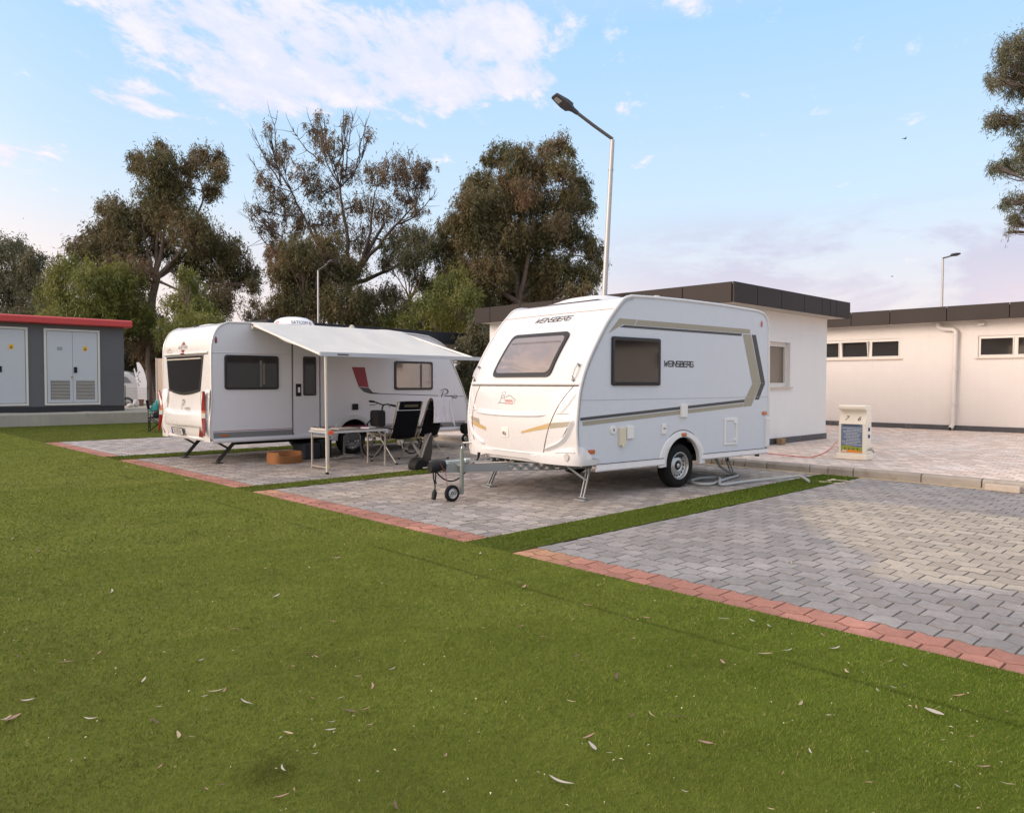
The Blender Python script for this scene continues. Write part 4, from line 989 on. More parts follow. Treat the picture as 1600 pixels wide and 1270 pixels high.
def hang(a, b_, sag, n=10): a, b_ = Vector(a), Vector(b_); return [a.lerp(b_, k/n)-Vector((0, 0, sag*4*(k/n)*(1-k/n))) for k in range(n+1)]
cb.tube(hang((-3.42, 1.08, .37), (-2.98, 1.05, .36), .13), .009, 7); cb.tube([(-3.45, 1.10, .38), (-3.455, 1.08, .28), (-3.44, 1.07, .20), (-3.45, 1.06, .13)], .009, 7); cb.tube([(-3.41, 1.10, .37), (-3.43, 1.08, .25), (-3.42, 1.07, .22)], .009, 7)
cbo = cb.build('coupling_cable', BLACK_PL, c1, smooth=True)
MB().tube([(-3.45, 1.06, .15), (-3.455, 1.06, .11), (-3.47, 1.06, .03)], [.018, .032, .028], 12).build('plug', BLACK_PL, cbo, smooth=True)
MB().tube([(-3.38, 1.05, .47), (-3.32, 1.02, .36), (-3.31, 1.0, .2), (-3.31, 1.0, .03)], .004, 6).tube([(-3.31, 1.0, .06), (-3.305, 1.0, .03), (-3.31, 1.0, .0)], .008, 6).build('breakaway_cord', mat('red_cord', (.22, .05, .06), .7), cbo, smooth=True)
steady(c1, (-1.92, .06, 0), (-1.74, .12, .43), (-2.0, .30, .43), GALV); steady(c1, (-2.10, W1-.52, 0), (-1.86, W1-.50, .43), (-2.1, W1-.75, .43), GALV)
steady(c1, (1.74, .42, 0), (1.45, .38, .43), (1.75, .55, .43), GALV); steady(c1, (1.74, W1-.40, 0), (1.45, W1-.38, .43), (1.75, W1-.55, .43), GALV)

# ------------------------------------------------------------------ caravan with the awning (rear towards the lawn)
c0 = thing('caravan', 'white caravan with a red flash, its awning rolled out over camping chairs', 'caravan', (5.34, 13.1, 0), 0)
W0_ = 2.30
rearp = smooth_prof([(.02, .44), (-.03, .55), (-.035, .75), (.0, 1.2), (.0, 1.98), (.035, 2.24), (.14, 2.43), (.30, 2.52)], 5)
roof0 = [(.9, 2.535), (2.0, 2.54), (3.5, 2.53), (4.4, 2.50)]
fr0 = smooth_prof([(4.75, 2.47), (5.05, 2.36), (5.25, 2.22), (5.44, 1.88), (5.62, 1.55), (5.80, 1.17), (5.86, .85), (5.84, .55), (5.78, .44)], 5)
prof0 = rearp+roof0+fr0
Br0 = lambda z: .035
v0 = Van(prof0, W0_, len(rearp)-4, len(rearp)+len(roof0)+6, Br0, lambda z: .10)
v0.shell(c0, WHITE)
ARCH0 = (2.87, .33, .42)
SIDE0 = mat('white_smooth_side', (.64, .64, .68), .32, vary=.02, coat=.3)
v0.side(c0, SIDE0, 0.0, ARCH0); v0.side(c0, SIDE0, W0_, ARCH0)
zr = [(p[1], p[0]) for p in rearp]
def G0(y, z, off=0.0):
    def q(yy, zz):
        uu = min(1, abs(2*yy/W0_-1)); return Vector((float(np.interp(zz, [a for a, _ in zr], [b_ for _, b_ in zr]))-.035*(1-uu**2.6), yy, zz))
    p = q(y, z); n = (q(y+.01, z)-q(y-.01, z)).cross(q(y, z+.01)-q(y, z-.01)).normalized()
    if n.x > 0: n = -n
    return tuple(p+n*off)
for yy in (0.0, W0_): MB().tube([(x, yy, z) for x, z in prof0], .018, 8, cap=False).build('edge_trim', mat('aluminium_edge_trim', (.60, .60, .60), .35, metal=.3), c0, smooth=True)
gl = lambda pts, off, r, name, m: MB().tube([G0(y, z, off) for y, z in pts], r, 6).build(name, m, c0, smooth=True)
yr = [i*W0_/20 for i in range(1, 20)]
gl([(y, 1.985) for y in yr], .012, .020, 'rear_ledge', WHITE); gl([(y, 1.958) for y in yr], .003, .005, 'rear_ledge_seam', SEAM)
MB().add([G0(1.05, 1.972, .032), G0(1.25, 1.972, .032), G0(1.25, 1.995, .034), G0(1.05, 1.995, .034)], [(0, 1, 2, 3)]).build('brake_light', REDLENS, c0, fixn=False)
# rear window: tapered with curved bottom
wp = [(.28, 1.945), (2.05, 1.945)]
for k in range(9): t = k/8; wp.append((1.93-t*1.50, 1.30-.075*math.sin(math.pi*t)+ (0.0)))
rw_ = framed_window(c0, G0, dens(wp[:1]+wp[1:2]+wp[2:]), .04, PANE_DARK, depth=.018, name='rear_window')
MB().tube([G0(.34, 1.885, .026), G0(1.98, 1.885, .026)], .012, 6).build('window_blind_rail', mat('cream_rail', (.6, .54, .45), .5), rw_, smooth=True)
# lower rear moulding: corner columns + shelf + light clusters
for s_, yy in ((1, .0), (-1, W0_)):
    col_ = MB(); prof = [(1.30, .03), (1.34, .05), (1.2, .075), (.9, .085), (.55, .07), (.42, .04)]
    def yq(d): return yy+s_*d
    col_.grid(lambda u_, v_: (-.03-float(np.interp(v_, [0, .08, .3, .7, 1], [.0, .05, .075, .065, .02]))*math.sin(math.pi*min(.98, u_*.9+.06)), yq(-.005+.30*u_), 1.33-.92*v_), 8, 12)
    co = col_.build('light_column', WHITE, c0, smooth=True)
    def seg(z0, z1, m, name, w0=.10):
        mb = MB(); n = 5
        def shp(z): 
            t = (1.31-z)/.77; return w0*math.sin(math.pi*min(.97, max(.08, t*.9+.06)))+.015
        mb.grid(lambda u_, v_: (-.075-.045*math.sin(math.pi*(.1+.8*u_))-.012, yq(.06+shp(z0+(z1-z0)*v_)*u_*1.15-.03), z0+(z1-z0)*v_), 5, n)
        mb.build(name, m, co, smooth=True)
    seg(.965, 1.30, REDLENS, 'tail_light', .135); seg(.925, .96, AMBER, 'indicator', .135); seg(.835, .92, CLEARLENS, 'reversing_light', .135); seg(.52, .83, REDLENS, 'tail_light', .135)
    MB().add([G0(abs(yy-.25) if yy == 0 else yy-.10, .50, .035), G0(abs(yy-.40) if yy == 0 else yy-.22, .50, .035), G0(.30 if yy == 0 else yy-.13, .66, .035)], [(0, 1, 2)]).build('rear_reflector', REDLENS, c0, fixn=False, solid=.01)
    MB().tube([G0(yq(.36), 1.30, .0), G0(yq(.37), 1.27, .035), G0(yq(.35), 1.16, .04), G0(yq(.33), 1.07, .03), G0(yq(.33), 1.05, .0)], .012, 8).build('grab_handle', WHITE_PLASTIC, c0, smooth=True)
sh = MB(); n = 24
def shelf(u_, v_):
    y = .16+(W0_-.32)*u_; z = .975-.335*v_; bul = float(np.interp(v_, [0, .12, .25, .6, .9, 1], [.0, .075, .09, .085, .07, .0]))
    k = 1-abs(2*u_-1)**6; return tuple(Vector(G0(y, z-.03*math.sin(math.pi*u_)*(1-v_), 0))+Vector((-bul*k, 0, 0)))
sh.grid(shelf, n, 12); sh.build('rear_moulding', WHITE, c0, smooth=True)
gl([(y, .45) for y in np.linspace(.08, 2.2, 16)], .0, .035, 'rear_bumper', WHITE)
NP = mat('white_number_plate', (.62, .62, .60), .4)
pb = MB().add([G0(1.05, .505, .045), G0(1.60, .505, .045), G0(1.60, .625, .050), G0(1.05, .625, .050)], [(0, 1, 2, 3)]).build('number_plate', DARK_TRIM, c0, fixn=False)
MB().add([G0(1.065, .515, .049), G0(1.585, .515, .049), G0(1.585, .615, .054), G0(1.065, .615, .054)], [(0, 1, 2, 3)]).build('plate_face', NP, pb, fixn=False)
text_mb('35 EB 55', .105, lambda u_, v_: G0(1.29-u_, .565+v_, .058)).build('plate_text', LETTER, pb, fixn=False)
MB().add([G0(1.535, .517, .057), G0(1.583, .517, .057), G0(1.583, .613, .058), G0(1.535, .613, .058)], [(0, 1, 2, 3)]).build('plate_band', mat('plate_blue', (.02, .06, .3), .5), pb, fixn=False)
def bigP(place, s_, m, par):
    mb = stroke_path([(-.10*s_, -.17*s_), (-.07*s_, -.05*s_), (-.02*s_, .10*s_)], [.018*s_, .030*s_, .018*s_], place); 
    q = stroke_path([(-.11*s_, .08*s_), (-.06*s_, .135*s_), (.02*s_, .16*s_), (.10*s_, .13*s_), (.12*s_, .06*s_), (.06*s_, .0), (-.03*s_, -.02*s_)], [.008*s_, .018*s_, .026*s_, .036*s_, .038*s_, .022*s_, .010*s_], place); mb.add(q.v, q.f)
    return mb.build('logo_initial', m, par, fixn=False)
bigP(lambda u_, v_: G0(1.17-u_, 1.05+v_, .016), .56, LETTER, c0)
text_mb('remio', .095, lambda u_, v_: G0(.965-u_, .985+v_, .016), shear=.3, spacing=1.1, bold=.02).build('logo_letters', mat('grey_lettering', (.25, .22, .2), .5), c0, fixn=False)
# rear top emblem: diamond badge with letters
MAR = mat('maroon_print', (.20, .01, .02), .4)
MB().add([G0(1.20, 2.215, .010), G0(1.10, 2.15, .010), G0(1.30, 2.15, .010)], [(0, 1, 2)]).add([G0(1.20, 1.99, .010), G0(1.11, 2.06, .010), G0(1.29, 2.06, .010)], [(0, 1, 2)]).build('rear_badge', MAR, c0, fixn=False)
text_mb('BURSTNER', .085, lambda u_, v_: G0(1.20-u_, 2.105+v_, .012), spacing=1.05).build('rear_badge_text', LETTER, c0, fixn=False)
tm = MB()
for k in range(4): tm.bb((-.001, 0, 0), (0, .001, .001))
tt = stroke_path([(-.14, 0), (-.06, .03), (0, .05), (.05, .02), (.12, .0), (.10, -.03), (-.1, -.03), (-.14, 0)], .014, lambda u_, v_: G0(1.90-u_, 2.05+v_, .008)); tt.build('faded_sticker', mat('faded_gold_print', (.42, .33, .2), .6), c0, fixn=False)
# side details
S0 = lambda x, z, off=0.0: (x-5.34, -off, z)
def d0(poly, m, name='side_stripe', off=.0028): MB().add([S0(x, z, off) for x, z in poly], [tuple(range(len(poly)))]).build(name, m, c0, fixn=False)
CRIM = mat('crimson_decal', (.26, .012, .028), .4, vary=.02); GREYB = mat('mid_grey_band', (.17, .175, .18), .5, vary=.03)
d0([(5.36, .600), (11.14, .600), (11.14, .590), (5.36, .590)], CRIM); d0([(5.36, .575), (11.14, .575), (11.12, .475), (5.37, .475)], GREYB)
MB().prism([(-.004, .470), (-.028, .465), (-.034, .42), (-.02, .39), (-.004, .39)], 'X', .02, 2.43).build('skirt', SIDE0, c0, bevel=.003); MB().prism([(-.004, .470), (-.028, .465), (-.034, .42), (-.02, .39), (-.004, .39)], 'X', 3.31, 5.78).build('skirt', SIDE0, c0, bevel=.003)
MB().bb((5.50-5.34, -.014, .505), (5.63-5.34, .001, .535)).build('marker_light', AMBER, c0, bevel=.006)
MB().sphere((.085, -.004, 2.20), (.022, .014, .06)).build('marker_light', REDLENS, c0, smooth=True)
d0([(8.165, 1.772), (8.47, 1.772), (8.562, 1.362), (8.322, 1.378)], CRIM)
d0([(8.325, 1.368), (8.565, 1.352), (8.66, 1.262), (8.90, 1.235), (8.90, 1.222), (8.60, 1.232), (8.45, 1.27)], GREY_DECAL)
d0([(8.90, 1.236), (10.36, 1.185), (10.36, 1.172), (8.90, 1.222)], GREY_DECAL); d0([(10.90, 1.165), (11.12, 1.158), (11.12, 1.148), (10.90, 1.153)], GREY_DECAL)
bigP(lambda u_, v_: S0(10.53+u_, 1.21+v_*.75, .004), .95, LETTER, c0)
text_mb('remio', .15, lambda u_, v_: S0(10.71+u_, 1.155+v_, .004), shear=.35, spacing=1.05, bold=.018).build('logo_letters', LETTER, c0, fixn=False)
MB().tube([S0(5.36, 1.985, .002), S0(6.85, 1.985, .002)], .008, 6).build('rain_rail', SIDE0, c0)
framed_window(c0, S0, dens(rrect(6.08, 1.638, 1.02, .615, .05)), .045, PANE_GREY, depth=.026)
MB().bb((6.27-5.34, -.030, 1.42), (6.315-5.34, -.0205, 1.80)).bb((6.22-5.34, -.0285, 1.38), (6.26-5.34, -.0205, 1.86)).build('curtain_gap', mat('pale_curtain', (.16, .145, .13), .6), [o for o in c0.children if o.name.startswith('window')][0])
w2 = framed_window(c0, S0, dens(rrect(9.70, 1.612, 1.01, .61, .05)), .05, PANE_WARM, depth=.026)
MB().bb((9.86-5.34, -.030, 1.36), (9.90-5.34, -.027, 1.86)).build('curtain_edge', SEAM, w2)
# door
dr = MB(); n = 4
dp_ = [(6.87, 2.30), (7.45, 2.30)]+[(7.45, .43)]+[(6.93, .43), (6.89, .45), (6.87, .50)]
MB().tube([S0(x, z, .004) for x, z in dp_+dp_[:1]], .010, 6, cap=False).build('door_seal', SEAM, c0, smooth=True)
do = MB().prism([(6.885-5.34, .53), (6.90-5.34, .48), (6.95-5.34, .455), (7.435-5.34, .455), (7.435-5.34, 2.285), (6.885-5.34, 2.285)], 'Y', -.010, -.001).build('door', SIDE0, c0, bevel=.006)
framed_window(do, lambda x, z, o: (x-5.34, -.010-o, z), dens(rrect(7.225, 1.582, .27, .745, .03)), .035, PANE_GREY, depth=.018, name='door_window')
MB().bb((6.935-5.34, -.028, 1.20), (7.045-5.34, -.009, 1.435)).build('door_handle', BLACK_PL, do, bevel=.02, seg=3); MB().bb((6.97-5.34, -.036, 1.27), (7.015-5.34, -.026, 1.37)).build('handle_lever', WHITE_PLASTIC, do, bevel=.006)
MB().bb((8.17-5.34, -.03, .91), (8.30-5.34, .001, 1.035)).build('mains_inlet', BLACK_PL, c0, bevel=.01)
ac0 = arch_cover(c0, 2.87, .34, .385, .475, 0, -1, mat('grey_white_plastic', (.5, .5, .5), .5))
wheel(c0, (2.87, .13, .31), .31, .19, -1); wheel(c0, (2.87, W0_-.13, .31), .31, .19, 1)
mb = MB(); mb.bb((.05, .05, .44), (5.75, W0_-.05, .455)); mb.bb((.6, .4, .31), (4.6, .45, .44)); mb.bb((.6, W0_-.45, .31), (4.6, W0_-.4, .44)); mb.bb((2.8, .2, .27), (2.92, W0_-.2, .34)); mb.bb((2.44, .26, .455), (3.3, .28, .76)); mb.bb((2.44, .02, .74), (3.3, .27, .76))
mb.build('chassis', CHASSIS, c0)
DKST = mat('dark_steel_steady', (.045, .047, .045), .55, metal=.4, vary=.2)
steady(c0, (.217, .30, 0), (.62, .30, .46), (.08, .28, .46), DKST, gap=.07, w_=.04); steady(c0, (.19, 1.76, 0), (.58, 1.76, .46), (.10, 1.9, .46), DKST, gap=.07, w_=.04)
steady(c0, (4.9, .35, 0), (4.5, .35, .46), (5.0, .33, .46), DKST, gap=.07, w_=.04)
# tow end of this caravan (front, far side)
mb = MB(); mb.bar((5.7, .45, .42), (7.0, 1.1, .42), .05, .09); mb.bar((5.7, W0_-.45, .42), (7.0, 1.2, .42), .05, .09); mb.bar((6.6, 1.15, .47), (7.25, 1.15, .47), .08, .08); tb = mb.build('drawbar', GALV, c0)
MB().tube([(6.75, .95, .1), (6.75, .95, .72)], .028, 10).build('jockey_post', GALV, c0); wheel(c0, (6.62, .95, .105), .105, .055, -1, rim_r=.06, name='jockey_wheel', steel=False)
# spare tyre-like front roller of the mover seen past the nose
MB().lathe([(.035, -.12), (.12, -.11), (.13, -.02), (.12, .03), (.05, .04)], (5.75, -.05, .42), 'Y', 20).build('tow_mirror_base', RUBBER, c0, smooth=True)
# roof: satellite dome, flue, skylight
sat = MB(); sat.lathe([(.40, 0), (.405, .05), (.395, .10), (.35, .165), (.26, .215), (.13, .24), (.001, .245)], (1.86, .55, 2.50), 'Z', 36)
SATM = mat('glossy_white_dome', (.80, .81, .84), .2, vary=.01, coat=.5); sato = sat.build('satellite_dome', SATM, c0, smooth=True)
def domeP(az0, zc):
    def f_(u_, v_):
        z = zc+v_; r = float(np.interp(z, [0, .05, .10, .165, .215], [.40, .405, .395, .35, .26]))+.004; a = az0+u_/r
        return (1.86+r*math.cos(a), .55+r*math.sin(a), 2.50+z)
    return f_
text_mb('SATCOM', .085, domeP(R(-100), .11), spacing=1.0).build('dome_lettering', LETTER, sato, fixn=False)
REDP = mat('red_print', (.55, .05, .05), .4); pr = domeP(R(-100), .11)
rg = MB(); A = [pr(.235+.034*math.cos(a), .034*math.sin(a)) for a in np.linspace(0, 2*math.pi, 14)]; B = [pr(.235+.018*math.cos(a), .018*math.sin(a)) for a in np.linspace(0, 2*math.pi, 14)]
rg.strip(A, B).build('dome_mark', REDP, sato, fixn=False); pr2 = domeP(R(-176), .11); A = [pr2(.05+.034*math.cos(a), .034*math.sin(a)) for a in np.linspace(0, 2*math.pi, 14)]; B = [pr2(.05+.016*math.cos(a), .016*math.sin(a)) for a in np.linspace(0, 2*math.pi, 14)]
MB().strip(A, B).build('dome_mark', REDP, sato, fixn=False)
text_mb('m', .08, domeP(R(-176), .11)).build('dome_mark', REDP, sato, fixn=False)
MB().lathe([(.03, 2.52), (.03, 2.59), (.055, 2.595), (.055, 2.61), (.035, 2.62), (.04, 2.635), (.001, 2.65)], (3.05, .35, 0), 'Z', 14).build('flue', mat('cream_flue', (.55, .52, .46), .5), c0, smooth=True)
MB().grid(lambda u_, v_: (2.25+.5*u_, .8+.5*v_, 2.53+.06*(1-abs(2*u_-1)**4)*(1-abs(2*v_-1)**4)), 8, 8).build('skylight', WHITE_PLASTIC, c0, smooth=True)
MB().grid(lambda u_, v_: (.35+.6*u_, 1.1+.6*v_, 2.51+.07*(1-abs(2*u_-1)**4)*(1-abs(2*v_-1)**4)), 8, 8).build('skylight', WHITE_PLASTIC, c0, smooth=True)
MB().bb((.27, 1.35, 2.50), (.33, 1.47, 2.545)).build('skylight_catch', BLACK_PL, c0, bevel=.01)
# awning
AWN = mat('pale_awning_cloth', (.60, .60, .57), .75, vary=.05, vscale=2, bump=.3, bscale=14)
AX0, AX1 = .72, 4.02; YB_, ZB_ = -2.48, 1.905
def awn(u_, v_):
    sagv = .10*math.sin(math.pi*v_)*(.6+.4*math.sin(math.pi*u_)); wob = .030*mnoise.noise(Vector((u_*7+v_*2, v_*3, 0)))+.012*mnoise.noise(Vector((u_*22, v_*5, 3)))
    top = 2.535+(.02*math.sin(u_*math.pi*4)**2)
    return (AX0+(AX1-AX0)*u_, -.03+(YB_+.03)*v_, top+(ZB_-top)*v_-sagv*.75+wob*math.sin(math.pi*v_))
ao = MB().grid(awn, 40, 22).build('awning_canopy', AWN, c0, smooth=True, solid=.003, fixn=False)
MB().tube([(AX0-.02, YB_, ZB_), (AX1+.02, YB_, ZB_)], .028, 10).bb((AX0-.03, YB_-.035, ZB_-.03), (AX1+.03, YB_-.02, ZB_+.035)).build('awning_bar', mat('pale_grey_aluminium', (.50, .52, .55), .35, metal=.3), ao, smooth=True)
MB().bb((AX0+.28, YB_-.040, ZB_-.012), (AX0+.48, YB_-.034, ZB_+.012)).build('bar_badge', SEAM, ao)
MB().tube([(AX0-.01, -.08, 2.47), (AX1+.01, -.08, 2.47)], .055, 10).build('awning_cassette', mat('white_cassette', (.66, .65, .62), .45), ao, smooth=True)
for xx in (AX0+.0, AX1-.02):
    MB().bar((xx, -.06, 2.50), (xx, YB_+.02, ZB_+.0), .02, .03).build('awning_arm', WHITE_PLASTIC, ao)
    p_ = MB(); p_.bar((xx+.10, YB_, .0+.03), (xx+.08, YB_+.0, ZB_-.02), .032, .032); po = p_.build('awning_pole', mat('ivory_aluminium_pole', (.60, .56, .50), .4, metal=.2), ao, bevel=.004)
    MB().bb((xx+.08, YB_-.02, 0), (xx+.12, YB_+.02, .035)).build('pole_foot', BLACK_PL, po)
OR = mat('orange_strap', (.8, .10, .01), .5)
MB().bb((AX0+.12, YB_-.01, .93), (AX0+.20, YB_+.02, 1.0)).build('orange_clip', OR, ao) if False else MB().bb((AX0+.13, YB_-.015, .63), (AX0+.215, YB_+.015, .69)).build('orange_clip', OR, ao, bevel=.008)
MB().bb((AX0+.125, YB_+.03, .09), (AX0+.16, YB_+.05, .14)).build('yellow_peg', mat('yellow_peg', (.7, .55, .02), .5), ao)
# ================================================================= OBJECTS
TAN = mat('tan_tube', (.30, .25, .16), .45, metal=.2, vary=.1); GREYTUBE = mat('grey_frame_tube', (.28, .27, .26), .4, metal=.5, vary=.1)
# ------------- service pedestal
pd = thing('service_pedestal', 'cream camping service pedestal with blue sign, sockets and a tap on the sidewalk', 'pedestal', (13.40, 5.10, .13), R(2))
PDW = .45
prof = [(0, .10), (0, .63), (.075, .80), (.085, .86), (.0, .87), (-.03, .885), (-.03, .935), (.0, .95), (.28, .95), (.31, .60), (.31, .10)]
MB().prism(prof, 'Y', 0, PDW).build('cabinet', mat('cream_gelcoat', (.86, .79, .65), .45, vary=.04, coat=.2), pd, bevel=.012, seg=3)
MB().bb((-.025, -.03, 0), (.34, PDW+.03, .10)).build('base', MATS['cream_gelcoat'], pd, bevel=.015)
PX = lambda u_, v_: (-.0035, PDW/2-u_, .36+v_)
def panel(y0, y1, z0, z1, m, name, off=.003, par=pd): return MB().bb((-off, y0, z0), (-.0, y1, z1)).build(name, m, par)
sign = panel(.045, .405, .125, .62, mat('blue_grey_sign', (.14, .20, .29), .5), 'sign_panel')
MB().add([(-.0045, .405, .225), (-.0045, .33, .252), (-.0045, .24, .240), (-.0045, .14, .222), (-.0045, .045, .226), (-.0045, .045, .128), (-.0045, .405, .128)], [tuple(range(7))]).build('sign_meadow', mat('yellow_green_print', (.30, .33, .04), .5), sign, fixn=False)
MB().add([(-.006, .405, .155), (-.006, .30, .172), (-.006, .18, .168), (-.006, .045, .150), (-.006, .045, .128), (-.006, .405, .128)], [tuple(range(6))]).build('sign_footer', mat('orange_print', (.80, .25, .02), .5), sign, fixn=False)
wl = MB()
for k in range(13):
    z = .575-.026*k; L = random.uniform(.20, .31); c = .225+random.uniform(-.03, .03) if k else .225
    if k == 0: continue
    x = c+L/2
    while x > c-L/2:
        d = random.uniform(.018, .05); wl.add([(-.0045, x, z-.004), (-.0045, x-d, z-.004), (-.0045, x-d, z+.005), (-.0045, x, z+.005)], [(0, 1, 2, 3)]); x -= d+.007
wl.build('sign_small_print', mat('white_print', (.6, .6, .6), .5), sign, fixn=False)
hd = MB()
x = .375
while x > .08: d = random.uniform(.012, .022); hd.add([(-.0045, x, .588), (-.0045, x-d, .588), (-.0045, x-d, .609), (-.0045, x, .609)], [(0, 1, 2, 3)]); x -= d+.005
hd.build('sign_heading', DARK_TRIM, sign, fixn=False)
tp = MB()
for y_ in (.335, .265, .195, .12): tp.add([(-.007, y_+.018, .178), (-.007, y_-.018, .178), (-.007, y_-.004, .196), (-.007, y_-.004, .21), (-.007, y_+.006, .21), (-.007, y_+.004, .196)], [(0, 1, 2, 3, 4, 5)])
tp.build('sign_pictograms', DARK_TRIM, sign, fixn=False)
MB().add([(-.0075, .385, .137), (-.0075, .30, .137), (-.0075, .31, .168), (-.0075, .375, .170)], [(0, 1, 2, 3)]).build('sign_corner_label', mat('white_print', (.6, .6, .6), .5), sign, fixn=False)
def numP(y0): return lambda u_, v_: (.0375+.44*v_-.006, y0-u_, .715+v_*.9+.0025)
for ch, y0 in (('7', .325), ('6', .115)): text_mb(ch, .12, numP(y0), shear=.25).build('bay_number', mat('navy_print', (.015, .03, .09), .5), pd, fixn=False)
for z in (.53, .41): MB().sphere((.17, -.004, z), (.028, .022, .036), 12, 8).build('socket', mat('blue_socket_lid', (.02, .05, .22), .4), pd, smooth=True)
tapm = MB(); tapm.tube([(.15, .01, .175), (.15, -.07, .175), (.15, -.09, .165), (.15, -.095, .13)], .014, 10).tube([(.15, -.05, .175), (.15, -.05, .205)], .008, 8).bb((.14, -.085, .203), (.16, -.02, .213)); tapm.build('tap', GALV, pd, smooth=True)
tapm = MB(); tapm.tube([(.15, PDW-.01, .19), (.15, PDW+.05, .19), (.15, PDW+.055, .16)], .012, 8); tapm.build('tap', GALV, pd, smooth=True)
# cable from the pedestal to the caravan
def catm(P, n=8):
    P = [Vector(p) for p in P]; out = []
    for i in range(len(P)-1):
        a, b, c, d = P[max(i-1, 0)], P[i], P[i+1], P[min(i+2, len(P)-1)]
        for k in range(n):
            t = k/n; out.append(.5*((2*b)+(c-a)*t+(2*a-5*b+4*c-d)*t*t+(3*b-a-3*c+d)*t**3))
    out.append(P[-1]); return out
pb = gnd(1165, 706, .145); pc = gnd(1256, 714, .145); pe = gnd(1284, 712, .145)
cab = catm([(11.0, 7.4, .35), (11.9, 7.45, .16), pb, pc, gnd(1272, 713, .145), gnd(1288, 707, .145), gnd(1299, 700, .16), gnd(1306, 692, .22), (13.52, 5.54, .34)])
tag(MB().tube(cab, .008, 6).build('power_cable', mat('red_cable', (.55, .06, .04), .5), smooth=True), 'thin red power cable running over the sidewalk to the cream pedestal', 'cable')
# waste hose
hz_ = [(10.45, 6.45, .42), (10.55, 6.32, .30), (10.62, 6.25, .14), (10.70, 6.12, .05), (10.62, 5.95, .028), (10.25, 5.88, .028), (9.8, 5.78, .028), (9.45, 5.70, .028), (9.30, 5.82, .03), (9.42, 6.02, .04), (9.75, 6.08, .05), (9.98, 5.98, .05), (9.9, 5.84, .055), (9.5, 5.60, .03), (9.6, 5.52, .028), (9.95, 5.50, .028), (10.4, 5.42, .03), (10.8, 5.22, .05), (10.9, 5.10, .07), (10.80, 4.95, .05), (10.72, 4.86, .03)]
hp = catm(hz_, 10); hm = MB().tube(hp, [.019+.0015*(i % 2) for i in range(len(hp))], 9).build('waste_hose', mat('pale_grey_hose', (.38, .40, .40), .55, vary=.1), smooth=True); tag(hm, 'pale grey corrugated waste hose coiled behind the caravan wheel', 'hose')
# wood block, loose kerb brick, scraps
tag(MB().box((15.62, 7.72, .20), (.22, .12, .13), rz=.1).build('wood_block', mat('weathered_wood', (.30, .19, .10), .8, vary=.25, vscale=12, bump=.6), bevel=.006), 'small wooden block standing at the foot of the white building wall', 'block')
tag(MB().box((11.83, 2.68, .045), (.11, .42, .09), rz=-.08).build('loose_kerb_stone', mat('pale_kerb_concrete', (.46, .40, .33), .9, vary=.25, vscale=9, bump=1.0, bscale=30, dirt=((.16, .12, .09), 5, .55, .7)), bevel=.012), 'loose pale kerb stone lying in front of the kerb at the right edge', 'stone')
sc = MB()
for k in range(9): sc.box((11.15+random.uniform(-.3, .3), 4.62+random.uniform(-.16, .16), .012), (random.uniform(.06, .2), random.uniform(.02, .06), .008), rz=random.uniform(0, 3))
o = sc.build('bark_scraps', mat('pale_bark', (.56, .48, .36), .8, vary=.1), bevel=.002); tag(o, 'pale bark scraps lying at the end of the turf strip', 'bark'); o['kind'] = 'stuff'

# ------------- camping table
tb = thing('camping_table', 'folding aluminium camping table with wood-grey top beside the awning pole', 'table', (7.02, 11.36, 0), 0)
TH = .645
MB().bb((-.60, -.31, TH-.035), (-.003, .31, TH)).bb((.003, -.31, TH-.035), (.60, .31, TH)).build('tabletop', mat('silver_table_edge', (.50, .52, .54), .4, metal=.3, vary=.05), tb, bevel=.006)
MB().bb((-.575, -.285, TH+.0015), (.575, .285, TH+.004)).build('top_panel', mat('brown_grey_board', (.16, .13, .105), .6, vary=.15), tb)
MB().bb((-.07, -.318, TH-.032), (.07, -.308, TH-.004)).build('hinge', ALU, tb)
for sx, sy in ((-1, -1), (-1, 1), (1, -1), (1, 1)):
    MB().bar((sx*.56, sy*.27, .01), (sx*.56, sy*.27, TH-.036), .026, .026).bb((sx*.56-.016, sy*.27-.016, 0), (sx*.56+.016, sy*.27+.016, .02)).build('leg', TAN if False else mat('champagne_leg', (.42, .37, .31), .4, metal=.3), tb, bevel=.003)
for sx in (-1, 1): MB().bb((sx*.56-.01, -.258, .03 if sx < 0 else TH-.12), (sx*.56+.01, .258, .05 if sx < 0 else TH-.10)).bb((sx*.56-.008, -.255, TH-.10), (sx*.56+.008, .255, TH-.085)).build('cross_bar', MATS['champagne_leg'], tb)
MB().bar((.545, -.27, TH-.14), (.44, -.27, TH-.037), .012, .012).bar((-.545, -.27, TH-.14), (-.44, -.27, TH-.037), .012, .012).build('brace', MATS['champagne_leg'], tb)
o = MB().bb((6.40, 11.10, TH+.005), (6.52, 11.58, TH+.05)).build('cutlery_tray', mat('off_white_tray', (.5, .47, .42), .6, vary=.15), bevel=.008); tag(o, 'narrow off-white tray at the left end of the camping table', 'tray')
s_ = MB()
for k in range(8): s_.box((6.44+random.uniform(-.02, .02), 11.14+k*.055, TH+.055), (.03, .03, .02), rz=k)
tag(s_.build('small_cups', mat('dark_small_items', (.08, .06, .06), .5)), 'row of small dark bits standing in the off-white tray', 'cups')
o = MB().box((7.02, 11.52, TH+.014), (.40, .24, .018), rz=.1).build('newspaper', mat('folded_paper', (.42, .38, .33), .8, vary=.2, vscale=20)); tag(o, 'folded newspaper lying flat in the middle of the camping table', 'newspaper')
